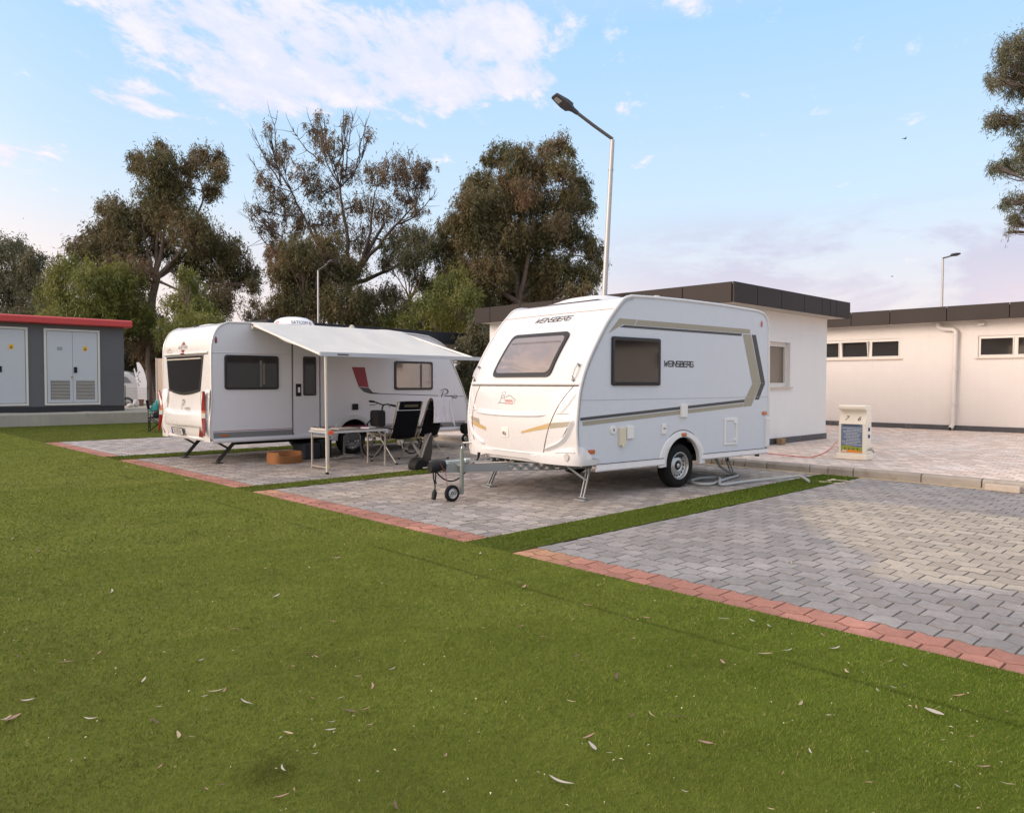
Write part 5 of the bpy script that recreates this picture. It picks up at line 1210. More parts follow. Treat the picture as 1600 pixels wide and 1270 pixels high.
o = MB().box((7.45, 11.42, TH+.016), (.26, .16, .022), rz=.5).build('magazine', mat('white_magazine', (.6, .58, .6), .4, vary=.1)); tag(o, 'white magazine with purple cover at the right end of the table', 'magazine')
MB().box((7.40, 11.46, TH+.032), (.20, .13, .008), rz=.9).build('cover', mat('purple_cover', (.16, .02, .14), .4), o)

# ------------- camping chairs (backs towards the lawn corner)
def chair(label, x, y, rz, towel=False):
    c = thing('camping_chair', label, 'camping chair', (x, y, 0), rz, 'reclining camping chairs under the awning')
    # local: seat faces +y, width along x
    w = .28
    b0, b1 = Vector((0, -.10, .44)), Vector((0, -.34, 1.10))
    def back(u_, v_):
        p = b0.lerp(b1, v_); s = -.03*math.sin(math.pi*v_)-.02*(1-abs(2*u_-1)**2)*0
        return (-w*.93+2*w*.93*u_, p.y-.02+(.05*(1-(2*u_-1)**2)*(-1))*.5, p.z)
    MB().grid(lambda u_, v_: back(u_, v_*.78), 8, 10).build('backrest', BLACK_FAB, c, smooth=True, solid=.012, fixn=False)
    MB().grid(lambda u_, v_: back(.05+.9*u_, .81+.22*v_), 6, 4).build('headrest', BLACK_FAB, c, smooth=True, solid=.035, fixn=False)
    hr = MB().grid(lambda u_, v_: (back(.2+.6*u_, .88+.07*v_)[0], back(.2+.6*u_, .88+.07*v_)[1]-.022, back(.2+.6*u_, .88+.07*v_)[2]), 4, 2).build('headrest_band', mat('olive_mesh', (.10, .085, .05), .8), c, fixn=False)
    MB().grid(lambda u_, v_: (-w*.93+2*w*.93*u_, -.12+.54*v_, .44+.03*v_-.02*math.sin(math.pi*u_)), 6, 6).build('seat', BLACK_FAB, c, smooth=True, solid=.012, fixn=False)
    f = MB()
    for s in (-1, 1):
        f.tube([(s*w, -.345, 1.11), (s*w, -.10, .44), (s*w, -.06, .40)], .011, 8); f.tube([(s*w, -.13, .42), (s*w, .43, .47)], .011, 8)
    f.tube([(-w, -.285, .93), (w, -.285, .93)], .011, 8); f.tube([(-w, -.13, .44), (w, -.13, .44)], .011, 8); f.tube([(-w, .43, .47), (w, .43, .47)], .011, 8)
    f.tube([(-w, -.345, 1.11), (w*.0, -.36, 1.12), (w, -.345, 1.11)], .010, 8)
    f.build('frame', TAN, c, smooth=True)
    for s in (-1, 1):
        x_ = s*(w+.03)
        MB().tube([(x_, -.34, .02), (x_, .12, .43), (x_, .16, .64)], .011, 8).build('leg', GREYTUBE, c, smooth=True)
        MB().tube([(x_, .42, .02), (x_, -.04, .43), (x_, -.17, .62)], .011, 8).build('leg', GREYTUBE, c, smooth=True)
        MB().bar((x_, -.22, .63), (x_, .26, .66), .045, .022).build('armrest', BLACK_PL, c, bevel=.008)
        MB().lathe([(.03, -.02), (.03, .02)], (x_, .02, .44), 'X', 12).build('joint', BLACK_PL, c, smooth=True)
    for yy in (-.345, .425): MB().tube([(-w-.03, yy, .018), (w+.03, yy, .018)], .010, 8).build('floor_bar', GREYTUBE, c, smooth=True)
    for s in (-1, 1):
        for yy in (-.345, .425): MB().bb((s*(w+.03)-.02, yy-.02, 0), (s*(w+.03)+.02, yy+.02, .03)).build('foot', BLACK_PL, c, bevel=.005)
    return c
ch1 = chair('black reclining camping chair with its headrest showing, next to the table', 8.10, 11.40, .02)
ch2 = chair('black reclining camping chair with a white towel over its back', 8.78, 11.55, .22, True)
# towel
M2 = Matrix.Rotation(.22, 3, 'Z')
def tw(u_, v_):
    # v 0..1: inner hem, over the top bar, down to the outer hem (towards the lawn)
    wide = .27+.05*abs(v_-.5)*2; x_ = -wide+.07+(2*wide)*u_; fold = .020*math.sin(u_*17+v_*4)+.010*math.sin(u_*41+2); amp = min(1, abs(v_-.40)*3.2)
    if v_ < .34: t = (.34-v_)/.34; p = [x_-.10*t*(1-u_), -.295+.13*t, 1.15-(.38+.12*(1-u_))*t]
    elif v_ < .46: a = (v_-.34)/.12*math.pi; p = [x_, -.355+.060*math.cos(a), 1.15+.035*math.sin(a)]
    else: t = (v_-.46)/.54; p = [x_+.03*t, -.415-.02*t, 1.15-(.44+.16*max(0, u_-.86)*7)*t]
    p[1] -= fold*amp; p[0] += .012*math.sin(v_*9+u_*5)
    d = M2 @ Vector(p); return (8.78+d.x, 11.55+d.y, d.z)
o = MB().grid(tw, 64, 48).build('towel', mat('white_lilac_towel', (.80, .76, .82), .95, vary=.08, vscale=14, bump=.8, bscale=160), smooth=True, solid=.008, fixn=False); tag(o, 'white towel hanging over the back of the right camping chair', 'towel')

# ------------- e-scooter like black device at the strip edge
sd_ = thing('hitch_device', 'black wedge-shaped device on a flat shoe standing at the turf strip', 'device', (7.66, 10.18, 0), 0)
MB().prism([(-.17, 0), (-.18, .09), (-.13, .17), (-.03, .21), (.06, .17), (.15, .12), (.20, .07), (.20, 0)], 'Y', -.11, .11).build('shoe', BLACK_PL, sd_, bevel=.03, seg=3)
MB().bb((-.02, -.114, .025), (.15, -.109, .045)).build('shoe_label', WHITE_PLASTIC, sd_)
MB().prism([(-.02, .14), (.20, .13), (.235, .28), (.25, .56), (.20, .60), (.13, .58), (.06, .36)], 'Y', -.05, .05).build('column', mat('dark_grey_plastic', (.045, .042, .040), .5), sd_, bevel=.02, seg=3)
MB().tube([(.0, -.055, .20), (.08, -.055, .40), (.165, -.055, .565), (.20, -.055, .60)], .016, 8).build('arm', mat('worn_grey_arm', (.16, .15, .14), .5), sd_, smooth=True)

# ------------- folding bicycle
bk = thing('bicycle', 'black folding bicycle with a handlebar bag parked behind the camping chairs', 'bicycle', (8.2, 12.45, 0), R(4))
def bwheel(x_):
    w_ = MB(); w_.lathe([(.235, -.02), (.255, -.018), (.262, 0), (.255, .018), (.235, .02), (.235, -.02)], (x_, 0, .262), 'Y', 36, caps=False); wo_ = w_.build('wheel', RUBBER, bk, smooth=True)
    MB().lathe([(.222, -.012), (.238, -.014), (.238, .014), (.222, .012), (.222, -.012)], (x_, 0, .262), 'Y', 36, caps=False).build('rim', mat('dull_bike_rim', (.22, .22, .22), .5, metal=.5), wo_, smooth=True)
    sp = MB()
    for k in range(20):
        a = 2*math.pi*k/20; sp.tube([(x_, .012*(-1)**k, .262), (x_+.226*math.cos(a), 0, .262+.226*math.sin(a))], .0018, 4, cap=False)
    sp.build('spokes', MATS['dull_bike_rim'], wo_); MB().tube([(x_, -.04, .262), (x_, .04, .262)], .02, 10).build('hub', STEEL, wo_, smooth=True)
bwheel(0.02); bwheel(1.02)
FR = mat('dark_bike_frame', (.02, .02, .024), .3, coat=.6)
MB().tube([(.20, 0, .58), (.25, 0, .48), (.55, 0, .36), (.68, 0, .30)], .028, 10).tube([(.68, 0, .30), (.76, 0, .72)], .018, 10).tube([(.68, 0, .30), (1.02, .05, .262)], .012, 8).tube([(.68, 0, .30), (1.02, -.05, .262)], .012, 8).tube([(.74, 0, .58), (1.02, .05, .262)], .010, 8).build('frame', FR, bk, smooth=True)
MB().tube([(.20, 0, .60), (.12, 0, .48), (.02, .05, .262)], .015, 8).tube([(.12, 0, .48), (.02, -.05, .262)], .015, 8).build('fork', FR, bk, smooth=True)
MB().tube([(.20, 0, .58), (.27, 0, .98), (.30, 0, 1.02)], .018, 10).build('stem', FR, bk, smooth=True)
hb = MB().tube([(.16, .27, 1.09), (.22, .14, 1.07), (.29, .02, 1.02), (.33, -.10, 1.035), (.36, -.27, 1.01)], .013, 8).tube([(.16, .27, 1.09), (.20, .17, 1.08)], .022, 10).tube([(.34, -.17, 1.02), (.37, -.29, 1.0)], .021, 10).tube([(.26, .12, 1.05), (.17, .14, 1.02), (.12, .22, 1.02)], .007, 6).tube([(.34, -.10, 1.02), (.30, -.2, .97)], .007, 6)
hb.build('handlebar', BLACK_PL, bk, smooth=True)
MB().bb((.04, -.15, .60), (.25, .13, .92)).build('handlebar_bag', mat('charcoal_bag', (.022, .021, .022), .85, vary=.2, bump=.4), bk, bevel=.05, seg=4)
MB().tube([(.05, .05, .75), (-.04, .08, .66), (-.05, .06, .55)], .014, 6).build('bag_strap', BLACK_FAB, bk, smooth=True)
MB().prism([(.66, .70), (.90, .72), (.93, .76), (.62, .74)], 'Y', -.06, .06).build('saddle', BLACK_PL, bk, bevel=.02, seg=3)
MB().lathe([(.085, -.07), (.085, -.062)], (.66, 0, .29), 'Y', 24).bar((.66, -.08, .29), (.72, -.08, .14), .012, .02).bb((.68, -.16, .12), (.78, -.08, .145)).build('crankset', STEEL, bk)

# ------------- step stool under the caravan side
st = thing('folding_step', 'dark grey folding step leaning in front of the awning caravan wheel', 'step stool', (7.88, 12.62, 0), 0)
for xa_, xb_ in ((-.20, -.14), (.24, .17)): MB().bar((xa_, 0, .0), (xb_, .06, .44), .03, .04).build('side_rail', mat('dark_grey_plastic_frame', (.10, .10, .105), .5), st)
MB().box((.01, .05, .40), (.30, .03, .13)).build('tread', MATS['dark_grey_plastic_frame'], st, bevel=.012)
MB().tube([(-.11, .04, .26), (-.08, .04, .20), (.02, .04, .17), (.12, .04, .20), (.15, .04, .27)], .018, 8).tube([(-.12, .05, .30), (.16, .05, .30)], .014, 8).build('handle_loop', MATS['dark_grey_plastic_frame'], st, smooth=True)
# boxes under the caravan
o = MB().bb((7.00, 12.9, 0), (7.35, 13.35, .30)).build('storage_box', mat('navy_black_box', (.012, .016, .025), .5), bevel=.02); tag(o, 'dark blue storage box under the awning caravan beside the dog bed', 'box')
o = MB().bb((7.38, 12.95, 0), (7.62, 13.3, .36)).build('storage_box', mat('black_crate', (.012, .012, .012), .6), bevel=.015); tag(o, 'black crate under the awning caravan left of the wheel', 'box')
sc = MB()
for k in range(5): sc.box((7.55+k*.06, 12.55+random.uniform(-.08, .08), .03+.012*k), (.28, .05, .015), M=Matrix.Rotation(random.uniform(-.6, .6), 3, 'Z') @ Matrix.Rotation(random.uniform(-.2, .2), 3, 'Y'))
tag(sc.build('folded_rack', mat('pale_grey_rack', (.32, .30, .28), .5, vary=.2)), 'pale grey folded rack lying on the paving behind the table', 'rack')
# dog bed
db_ = MB()
def bed(u_, v_):
    a = 2*math.pi*u_; sup = lambda c: math.copysign(abs(c)**.55, c)
    r = [(.0, .06), (.60, .05), (.80, .07), (.86, .15), (.92, .205), (1.0, .19), (1.03, .10), (1.0, .0)]
    k = int(round(v_*7)); rr, zz = r[k]
    dip = 1-.35*max(0, -math.sin(a))*(1 if k > 2 else 0)*(abs(math.cos(a)) < .7)
    return (.29*rr*sup(math.cos(a)), .22*rr*sup(math.sin(a)), zz*dip)
db_.grid(bed, 40, 7); o = db_.build('dog_bed', mat('tan_plush', (.29, .125, .045), .95, vary=.15, vscale=20, bump=.7, bscale=200), smooth=True); o.location = (6.50, 12.70, 0); o.rotation_euler = (0, 0, .1); tag(o, 'tan plush dog bed lying under the awning caravan', 'dog bed')

# ------------- person on a folding chair on the lawn
pc_ = thing('folding_chair', 'black folding chair on the lawn behind the caravan tail lights', 'camping chair', (7.88, 23.22, 0), R(-24))
# local +x = facing direction
f = MB()
for s in (-1, 1):
    for a, b_ in (((-.24, s*.26, 0), (-.24, s*.26, .62)), ((.24, s*.26, 0), (.24, s*.26, .60)), ((-.24, s*.26, .03), (.24, s*.26, .44)), ((.24, s*.26, .03), (-.24, s*.26, .44))): f.tube([a, b_], .011, 6)
for xx in (-.24, .24): f.tube([(xx, -.26, .03), (xx, .26, .43)], .010, 6).tube([(xx, .26, .03), (xx, -.26, .43)], .010, 6)
f.tube([(-.24, -.26, .6), (-.30, -.26, .95)], .011, 6).tube([(-.24, .26, .6), (-.30, .26, .95)], .011, 6)
f.build('frame', BLACK_PL, pc_, smooth=True)
MB().box((0, 0, .43), (.46, .50, .02)).build('seat', BLACK_FAB, pc_, bevel=.008); MB().box((-.27, 0, .80), (.02, .50, .28), M=Matrix.Rotation(-.15, 3, 'Y')).build('backrest', BLACK_FAB, pc_, bevel=.008)
for s in (-1, 1): MB().box((0, s*.26, .63), (.50, .05, .02)).build('armrest', BLACK_PL, pc_, bevel=.006)

def skin_figure(name, joints, bones, m, parent=None, sub=2):
    me = bpy.data.meshes.new(name); me.from_pydata([j[0] for j in joints], bones, []); me.materials.append(m)
    o = bpy.data.objects.new(name, me); COL.objects.link(o)
    if parent: o.parent = parent
    md = o.modifiers.new('skin', 'SKIN'); md.use_smooth_shade = True
    if not me.skin_vertices: me.attributes.new  # layer made by the modifier below
    return o, md
def skin_mesh(name, joints, bones, m, parent=None, sub=2, root=0):
    """grow a continuous surface over a skeleton and bake it"""
    import bmesh
    bm = bmesh.new(); sk = bm.verts.layers.skin.verify(); vs = []
    for (p, r) in joints:
        v_ = bm.verts.new(p); rr = r if isinstance(r, tuple) else (r, r); v_[sk].radius = rr; vs.append(v_)
    for a, b_ in bones: bm.edges.new((vs[a], vs[b_]))
    vs[root][sk].use_root = True
    me = bpy.data.meshes.new(name); bm.to_mesh(me); bm.free(); me.materials.append(m)
    o = bpy.data.objects.new(name, me); COL.objects.link(o)
    a = o.modifiers.new('skin', 'SKIN'); a.use_smooth_shade = True; s_ = o.modifiers.new('sub', 'SUBSURF'); s_.levels = sub; s_.render_levels = sub
    bpy.context.view_layer.update(); dg = bpy.context.evaluated_depsgraph_get(); nm = bpy.data.meshes.new_from_object(o.evaluated_get(dg))
    o.modifiers.clear(); o.data = nm; bpy.data.meshes.remove(me)
    if parent: o.parent = parent
    return o
SKIN = mat('skin', (.42, .22, .14), .55, vary=.05)
ps = thing('person', 'person in a turquoise shirt leaning forward on a folding chair', 'person', (7.76, 23.24, 0), R(-24))
J = [((0.0, 0, .54), (.14, .12)), ((.06, 0, .68), (.14, .12)), ((.14, 0, .84), (.15, .12)), ((.22, 0, .94), (.11, .09)), ((.27, 0, 1.00), .055), ((.31, 0, 1.06), .06), ((.335, 0, 1.13), .095), ((.345, 0, 1.19), .085)]
Bn = [(0, 1), (1, 2), (2, 3), (3, 4), (4, 5), (5, 6), (6, 7)]
for s in (-1, 1):
    k = len(J)
    J += [((.19, s*.17, .92), .06), ((.24, s*.23, .72), .046), ((.28, s*.24, .62), .042), ((.42, s*.16, .58), .034), ((.50, s*.11, .57), .026), ((.56, s*.08, .565), (.034, .018))]
    Bn += [(3, k), (k, k+1), (k+1, k+2), (k+2, k+3), (k+3, k+4), (k+4, k+5)]
    q = len(J)
    for d, L in ((-.026, .060), (-.009, .070), (.009, .066), (.026, .052)):
        J += [((.595, s*.08+d, .56), .0085), ((.595+L*.55, s*.08+d*1.1, .548), .008), ((.595+L*.85, s*.08+d*1.1, .525), .007)]; b0 = len(J)-3; Bn += [(k+5, b0), (b0, b0+1), (b0+1, b0+2)]
    J += [((.57, s*.045, .56), .010), ((.60, s*.025, .548), .008)]; Bn += [(k+5, len(J)-2), (len(J)-2, len(J)-1)]
    k = len(J)
    J += [((.06, s*.10, .52), .095), ((.44, s*.13, .50), .062), ((.46, s*.13, .44), .056), ((.44, s*.13, .25), .048), ((.43, s*.13, .07), .034), ((.47, s*.13, .035), (.036, .03)), ((.57, s*.135, .03), (.036, .022))]
    Bn += [(0, k), (k, k+1), (k+1, k+2), (k+2, k+3), (k+3, k+4), (k+4, k+5), (k+5, k+6)]
body = skin_mesh('body', J, Bn, SKIN, ps)
TEAL = mat('turquoise_cloth', (.06, .36, .36), .85, vary=.1, vscale=10, bump=.4)
Js = [((-.02, 0, .50), (.175, .15)), ((.04, 0, .66), (.175, .15)), ((.13, 0, .83), (.185, .15)), ((.205, 0, .935), (.13, .105)), ((.19, -.18, .91), .085), ((.225, -.235, .78), .072), ((.19, .18, .91), .085), ((.225, .235, .78), .072)]
skin_mesh('shirt', Js, [(0, 1), (1, 2), (2, 3), (3, 4), (4, 5), (3, 6), (6, 7)], TEAL, ps)
Jt = [((0, 0, .50), (.15, .12)), ((.08, .11, .51), .105), ((.45, .13, .49), .082), ((.08, -.11, .51), .105), ((.45, -.13, .49), .082), ((.455, .13, .30), .072), ((.455, -.13, .30), .072)]
skin_mesh('shorts', Jt, [(0, 1), (1, 2), (0, 3), (3, 4), (2, 5), (4, 6)], mat('dark_shorts', (.02, .022, .03), .9), ps)
MB().sphere((.325, 0, 1.165), (.105, .092, .115), 20, 14).build('hair', mat('dark_brown_hair', (.03, .018, .012), .8, bump=.8, bscale=120), ps, smooth=True)
fc = MB(); fc.sphere((.438, 0, 1.125), (.016, .012, .022)); fc.build('nose', SKIN, ps, smooth=True)
for s in (-1, 1): MB().sphere((.425, s*.034, 1.150), .010).build('eye', mat('eye', (.05, .04, .035), .2), ps, smooth=True); MB().sphere((.345, s*.094, 1.13), (.018, .010, .028)).build('ear', SKIN, ps, smooth=True)
MB().sphere((.428, 0, 1.085), (.008, .024, .006)).build('mouth', mat('lips', (.30, .10, .08), .5), ps, smooth=True)

# ------------- street lamps
GP = mat('galvanised_lamp_pole', (.46, .44, .43), .45, metal=.45, vary=.12, vscale=5); LH = mat('dark_lamp_head', (.035, .035, .042), .5, vary=.1)
def lamp(label, base, top, arm, sc=1.0, grp='street lamps with one angled arm'):
    """base/top world points of the mast; arm = world end point of the arm"""
    b_, t_, a_ = Vector(base), Vector(top), Vector(arm)
    l = thing('street_lamp', label, 'street lamp', base, 0, grp); t_ -= b_; a_ -= b_
    MB().tube([(0, 0, 0), t_*.5, t_], [.070*sc, .058*sc, .046*sc], 12).tube([t_*.90, t_*.905], .056*sc, 12).build('mast', GP, l, smooth=True)
    MB().box((0, 0, .015), (.34*sc, .34*sc, .03)).build('base_plate', GP, l, bevel=.004)
    d = (a_-t_); MB().tube([t_+Vector((0, 0, .02)), t_+d*.5, a_], .036*sc, 10).build('arm', mat('dark_arm', (.13, .125, .125), .45, metal=.4), l, smooth=True)
    dn = d.normalized(); hd_dir = dn; sdv = dn.cross(Vector((0, 0, 1))).normalized(); upv = sdv.cross(dn)
    Mx = Matrix((dn, sdv, upv)).transposed(); P = lambda x, y, z: a_+Mx @ Vector((x*sc, y*sc, z*sc))
    h = MB(); sec = [(-.10, .035, .035), (.02, .045, .04), (.08, .075, .045), (.12, .15, .05), (.25, .16, .05), (.36, .145, .04), (.50, .125, .028), (.53, .11, .02)]
    vs = []; 
    for (x, hw, hh) in sec: vs += [P(x, -hw, -hh), P(x, hw, -hh), P(x, hw*.85, hh), P(x, -hw*.85, hh)]
    n = len(sec); h.add(vs, [(4*i+j, 4*i+(j+1) % 4, 4*i+4+(j+1) % 4, 4*i+4+j) for i in range(n-1) for j in range(4)]+[(3, 2, 1, 0), (4*n-4, 4*n-3, 4*n-2, 4*n-1)])
    ho = h.build('lamp_head', LH, l, bevel=.01*sc)
    MB().add([P(.34, -.085, -.046), P(.48, -.075, -.036), P(.48, .075, -.036), P(.34, .085, -.046)], [(0, 1, 2, 3)]).build('lamp_lens', mat('grey_lens', (.30, .29, .27), .2), ho, fixn=False)
    return l
lamp('tall leaning street lamp rising behind the gold-striped caravan roof', at(932, 690, 16).xy.to_3d()+Vector((0, 0, .12)), at(957, 219, 16), at(897, 173, 15.6))
lamp('small distant street lamp against the trees above the satellite dome', (*at(497, 497, 34).xy, 0), at(497, 423, 34), at(513, 412, 33.4), .85)
lamp('faint distant street lamp at the left end of the brown fascia', (*at(766, 475, 44).xy, 0), at(766, 461, 44), at(782, 452, 43.2), .8)
lamp('distant street lamp above the far right building roof', (*at(1471, 475, 33).xy, 0), at(1473.5, 404, 33), at(1487, 399.5, 32.4), .9)

# ------------- things beyond the lawn, left of the awning caravan
b_f = thing('feather_banner', 'white curved beach banner with dark print behind the kiosk', 'banner', (*at(221, 640, 35).xy, .38), R(-46))
bn = [(-.35, 2.0), (-.12, 2.28), (.10, 2.36), (.30, 2.22), (.52, 1.9), (.68, 1.45), (.74, .9), (.74, .1), (.30, .1), (.12, .7), (-.0, 1.35)]
bn = [(-.20, 2.0), (-.12, 2.03), (-.02, 1.95), (.12, 1.70), (.22, 1.42), (.28, 1.1), (.29, .75), (.29, .1), (-.16, .1), (-.17, .9), (-.24, 1.25), (-.34, 1.7), (-.30, 1.75), (-.22, 1.45), (-.16, 1.7)]
MB().prism(bn, 'Y', -.01, .01).build('sail', mat('white_banner_cloth', (.68, .70, .74), .7), b_f); MB().tube([(.29, 0, 0), (.295, 0, .8), (.285, 0, 1.12), (.22, 0, 1.44), (.12, 0, 1.72), (-.02, 0, 1.97), (-.16, 0, 2.05)], .010, 8).build('pole', BLACK_PL, b_f)
mk = MB()
for k in range(9): mk.box((-.12+.02*k*0+random.uniform(-.05, .10), -.014, .95+k*.085), (random.uniform(.03, .10), .004, .04), M=Matrix.Rotation(random.uniform(-.9, .9), 3, 'Y'))
mk.build('print', LETTER, b_f)
def far_van(loc, rz):
    v_ = thing('parked_van', 'white vehicle with a rounded arch window parked behind the wire fence', 'van', loc, rz)
    MB().prism([(-1.6, .35), (-1.6, 1.55), (-.2, 1.6), (-.1, 1.62), (.2, 1.85), (.7, 1.95), (1.2, 1.85), (1.6, 1.5), (1.75, .9), (1.75, .35)], 'Y', -.8, .8).build('body', WHITE, v_, bevel=.08, seg=3)
    MB().prism([(.1, 1.35), (.3, 1.62), (.7, 1.75), (1.1, 1.62), (1.3, 1.35)], 'Y', -.82, -.79).build('window', mat('grey_window', (.22, .22, .24), .3), v_)
    for x_ in (-1.0, 1.1): wheel(v_, (x_, -.72, .32), .32, .2, -1)
far_van((*at(168, 628, 38).xy, .1), R(-30))
fn = thing('wire_fence', 'low grey wire mesh fence behind the kiosk', 'fence', (*at(196, 640, 34).xy, .38), R(-44))
fm = MB()
for k in range(21): fm.tube([(k*.05, 0, .05), (k*.05, 0, .85)], .004, 4, cap=False)
for k in range(12): fm.tube([(0, 0, .07+k*.07), (1.0, 0, .07+k*.07)], .004, 4, cap=False)
fm.build('mesh', GALV, fn)
for x_ in (0, 1.0): MB().tube([(x_, 0, 0), (x_, 0, .95)], .02, 8).build('post', mat('dark_green_post', (.02, .04, .03), .5), fn)
pw = thing('cream_panel', 'cream upright board seen just left of the awning caravan', 'panel', (*at(253, 640, 34.5).xy, .1), R(-42))
MB().bb((-.22, -.03, 0), (.6, .03, 2.46)).build('board', mat('cream_board', (.66, .52, .40), .8, vary=.05), pw)
MB().tube([(-.22, -.04, 0), (-.22, -.04, 2.48)], .02, 8).build('post', WHITE_PLASTIC, pw)
# white debris on the terrace
tag(MB().sphere((-.08, 0, .08), (.14, .12, .09), 9, 7).sphere((.16, .04, .16), (.13, .10, .17), 9, 7).build('crumpled_bag', mat('white_crumpled_bag', (.62, .60, .56), .7, vary=.2, bump=1, bscale=20)), 'crumpled white bag lying on the terrace right of the kiosk', 'bag').location = (*at(207, 640, 31.5).xy, .42)
tag(MB().prism([(-.10, 0), (-.14, .30), (.14, .30), (.10, 0)], 'Y', -.11, .11).build('plant_pot', mat('terracotta', (.20, .10, .07), .8), bevel=.02), 'brown plant pot in front of the wire fence', 'pot').location = (*at(219, 635, 33).xy, .42)

# ------------- two birds
for lab, px, py, d in (('small dark bird gliding alone high on the right side of the sky', 1414, 217, 45), ('tiny dark bird low over the far right building', 1394, 432, 70)):
    b_ = thing('bird', lab, 'bird', at(px, py, d), R(-30), 'distant birds')
    bm_ = MB(); bm_.lathe([(.001, -.14), (.018, -.12), (.03, -.05), (.034, .0), (.026, .06), (.02, .09), (.001, .12)], (0, 0, 0), 'X', 8); bm_.add([(-.14, 0, 0), (-.2, .03, 0), (-.2, -.03, 0)], [(0, 1, 2)])
    bm_.add([(.04, .02, .01), (-.04, .02, .01), (-.05, .14, .05), (-.08, .26, .03), (.0, .16, .055)], [(0, 1, 2, 3, 4)]); bm_.add([(.04, -.02, .01), (-.04, -.02, .01), (-.05, -.14, .05), (-.08, -.26, .03), (.0, -.16, .055)], [(0, 1, 2, 3, 4)])
    bm_.build('body', LH, b_)
# ================================================================= TREES
def leaf_mat(name, cols, trans=.32):
    cols = [(p, tuple(min(.35, x*1.6) for x in c)) for p, c in cols]
    m = bpy.data.materials.new(name); m.use_nodes = True; t = NT(m.node_tree); b = t.n['Principled BSDF']; P = worldpos(t)
    g = t.node('ShaderNodeNewGeometry').outputs['Random Per Island']
    n = t.noise(P, .45, 3, .6)
    f = t.math('ADD', t.math('MULTIPLY', g, .34), t.math('MULTIPLY', t.smooth(n, .32, .68), .62))
    c = t.ramp(f, cols); t.l.new(c, b.inputs['Base Color']); b.inputs['Roughness'].default_value = .5
    tr = t.node('ShaderNodeBsdfTranslucent', {'Color': c}).outputs[0]
    mx = t.node('ShaderNodeMixShader', {0: trans}); t.l.new(b.outputs[0], mx.inputs[1]); t.l.new(tr, mx.inputs[2])
    t.l.new(mx.outputs[0], t.n['Material Output'].inputs['Surface']); return m
LV_A = leaf_mat('olive_brown_leaves', [(0, (.050, .052, .020)), (.4, (.078, .072, .028)), (.7, (.108, .084, .038)), (1, (.150, .105, .058))])
LV_B = leaf_mat('dark_grey_green_leaves', [(0, (.040, .046, .022)), (.5, (.066, .066, .032)), (1, (.108, .092, .048))])
LV_Y = leaf_mat('yellow_green_leaves', [(0, (.055, .070, .016)), (.5, (.098, .112, .022)), (1, (.165, .155, .036))])
LV_R = leaf_mat('rusty_leaves', [(0, (.060, .050, .024)), (.4, (.092, .068, .034)), (1, (.150, .088, .050))])
LV_G = leaf_mat('grey_green_leaves', [(0, (.062, .070, .040)), (.5, (.095, .096, .055)), (1, (.145, .130, .078))])
BARK = mat('grey_brown_bark', (.17, .13, .105), .9, vary=.3, vscale=3, bump=1, bscale=9); BARK_D = mat('dark_bark', (.060, .045, .038), .9, vary=.3, vscale=3, bump=1, bscale=9)

def leaves(name, clumps, m, parent, per=1.0, L=.26, W_=.055, droop=.75, sub=.26):
    """clumps: (centre, radius, count). Each clump is broken into hanging sprays of narrow leaves"""
    allP = []
    for (c, r, cnt) in clumps:
        rx, ry, rz_ = (r if isinstance(r, tuple) else (r, r, r*.8)); cnt = int(cnt*per*3.0); ns = max(8, cnt//24)
        d = rng.normal(0, 1, (ns, 3)); d /= np.linalg.norm(d, axis=1)[:, None]; rad = np.clip(rng.random(ns)**.5*1.12+rng.normal(0, .10, ns), 0, 1.5)
        sc_ = d*rad[:, None]*[rx, ry, rz_]+np.array(c)
        w_ = rng.random(ns)**1.6+.10; w_ /= w_.sum(); idx = rng.choice(ns, cnt, p=w_)
        sr = sub*.72*(.4+1.0*rng.random(ns))*max(rx, .6)**.4
        p = sc_[idx]+rng.normal(0, 1, (cnt, 3))*sr[idx][:, None]*[.50, .50, 1.25]
        ll = L*.72*(.6+.8*rng.random(cnt)); ww = W_*.60*(.7+.6*rng.random(cnt))
        dr = rng.normal(0, 1, (cnt, 3)); dr[:, 2] = dr[:, 2]*.5-droop*1.6; dr /= np.linalg.norm(dr, axis=1)[:, None]
        s_ = np.cross(dr, rng.normal(0, 1, (cnt, 3))); s_ /= np.linalg.norm(s_, axis=1)[:, None]
        a = p; e = p+dr*ll[:, None]; mm = p+dr*(ll*.45)[:, None]
        allP.append(np.stack([a, mm+s_*(ww/2)[:, None], e, mm-s_*(ww/2)[:, None]], 1).reshape(-1, 3))
    P = np.concatenate(allP).astype(np.float32)
    if parent is not None: P -= np.array(parent.location, dtype=np.float32)
    n = len(P); me = bpy.data.meshes.new(name); me.vertices.add(n); me.vertices.foreach_set('co', P.ravel()); me.loops.add(n); me.loops.foreach_set('vertex_index', np.arange(n, dtype=np.int32))
    me.polygons.add(n//4); me.polygons.foreach_set('loop_start', np.arange(0, n, 4, dtype=np.int32)); me.update(); me.materials.append(m)
    o = bpy.data.objects.new(name, me); COL.objects.link(o); o.parent = parent; return o
def limb(mb, a, b_, r0, r1, bend=.12, n=7, up=.0):
    a, b_ = Vector(a), Vector(b_); d = b_-a; L = d.length; o1 = Vector(rng.normal(0, 1, 3))*L*bend; pts = []; rr = []
    for k in range(n+1):
        t = k/n; p = a.lerp(b_, t)+o1*math.sin(math.pi*t)*.5+Vector((0, 0, -up*L*math.sin(math.pi*t)))+Vector(rng.normal(0, 1, 3))*L*.008; pts.append(p); rr.append(r0+(r1-r0)*t)
    mb.tube(pts, rr, 6 if r0 < .12 else 9); return pts
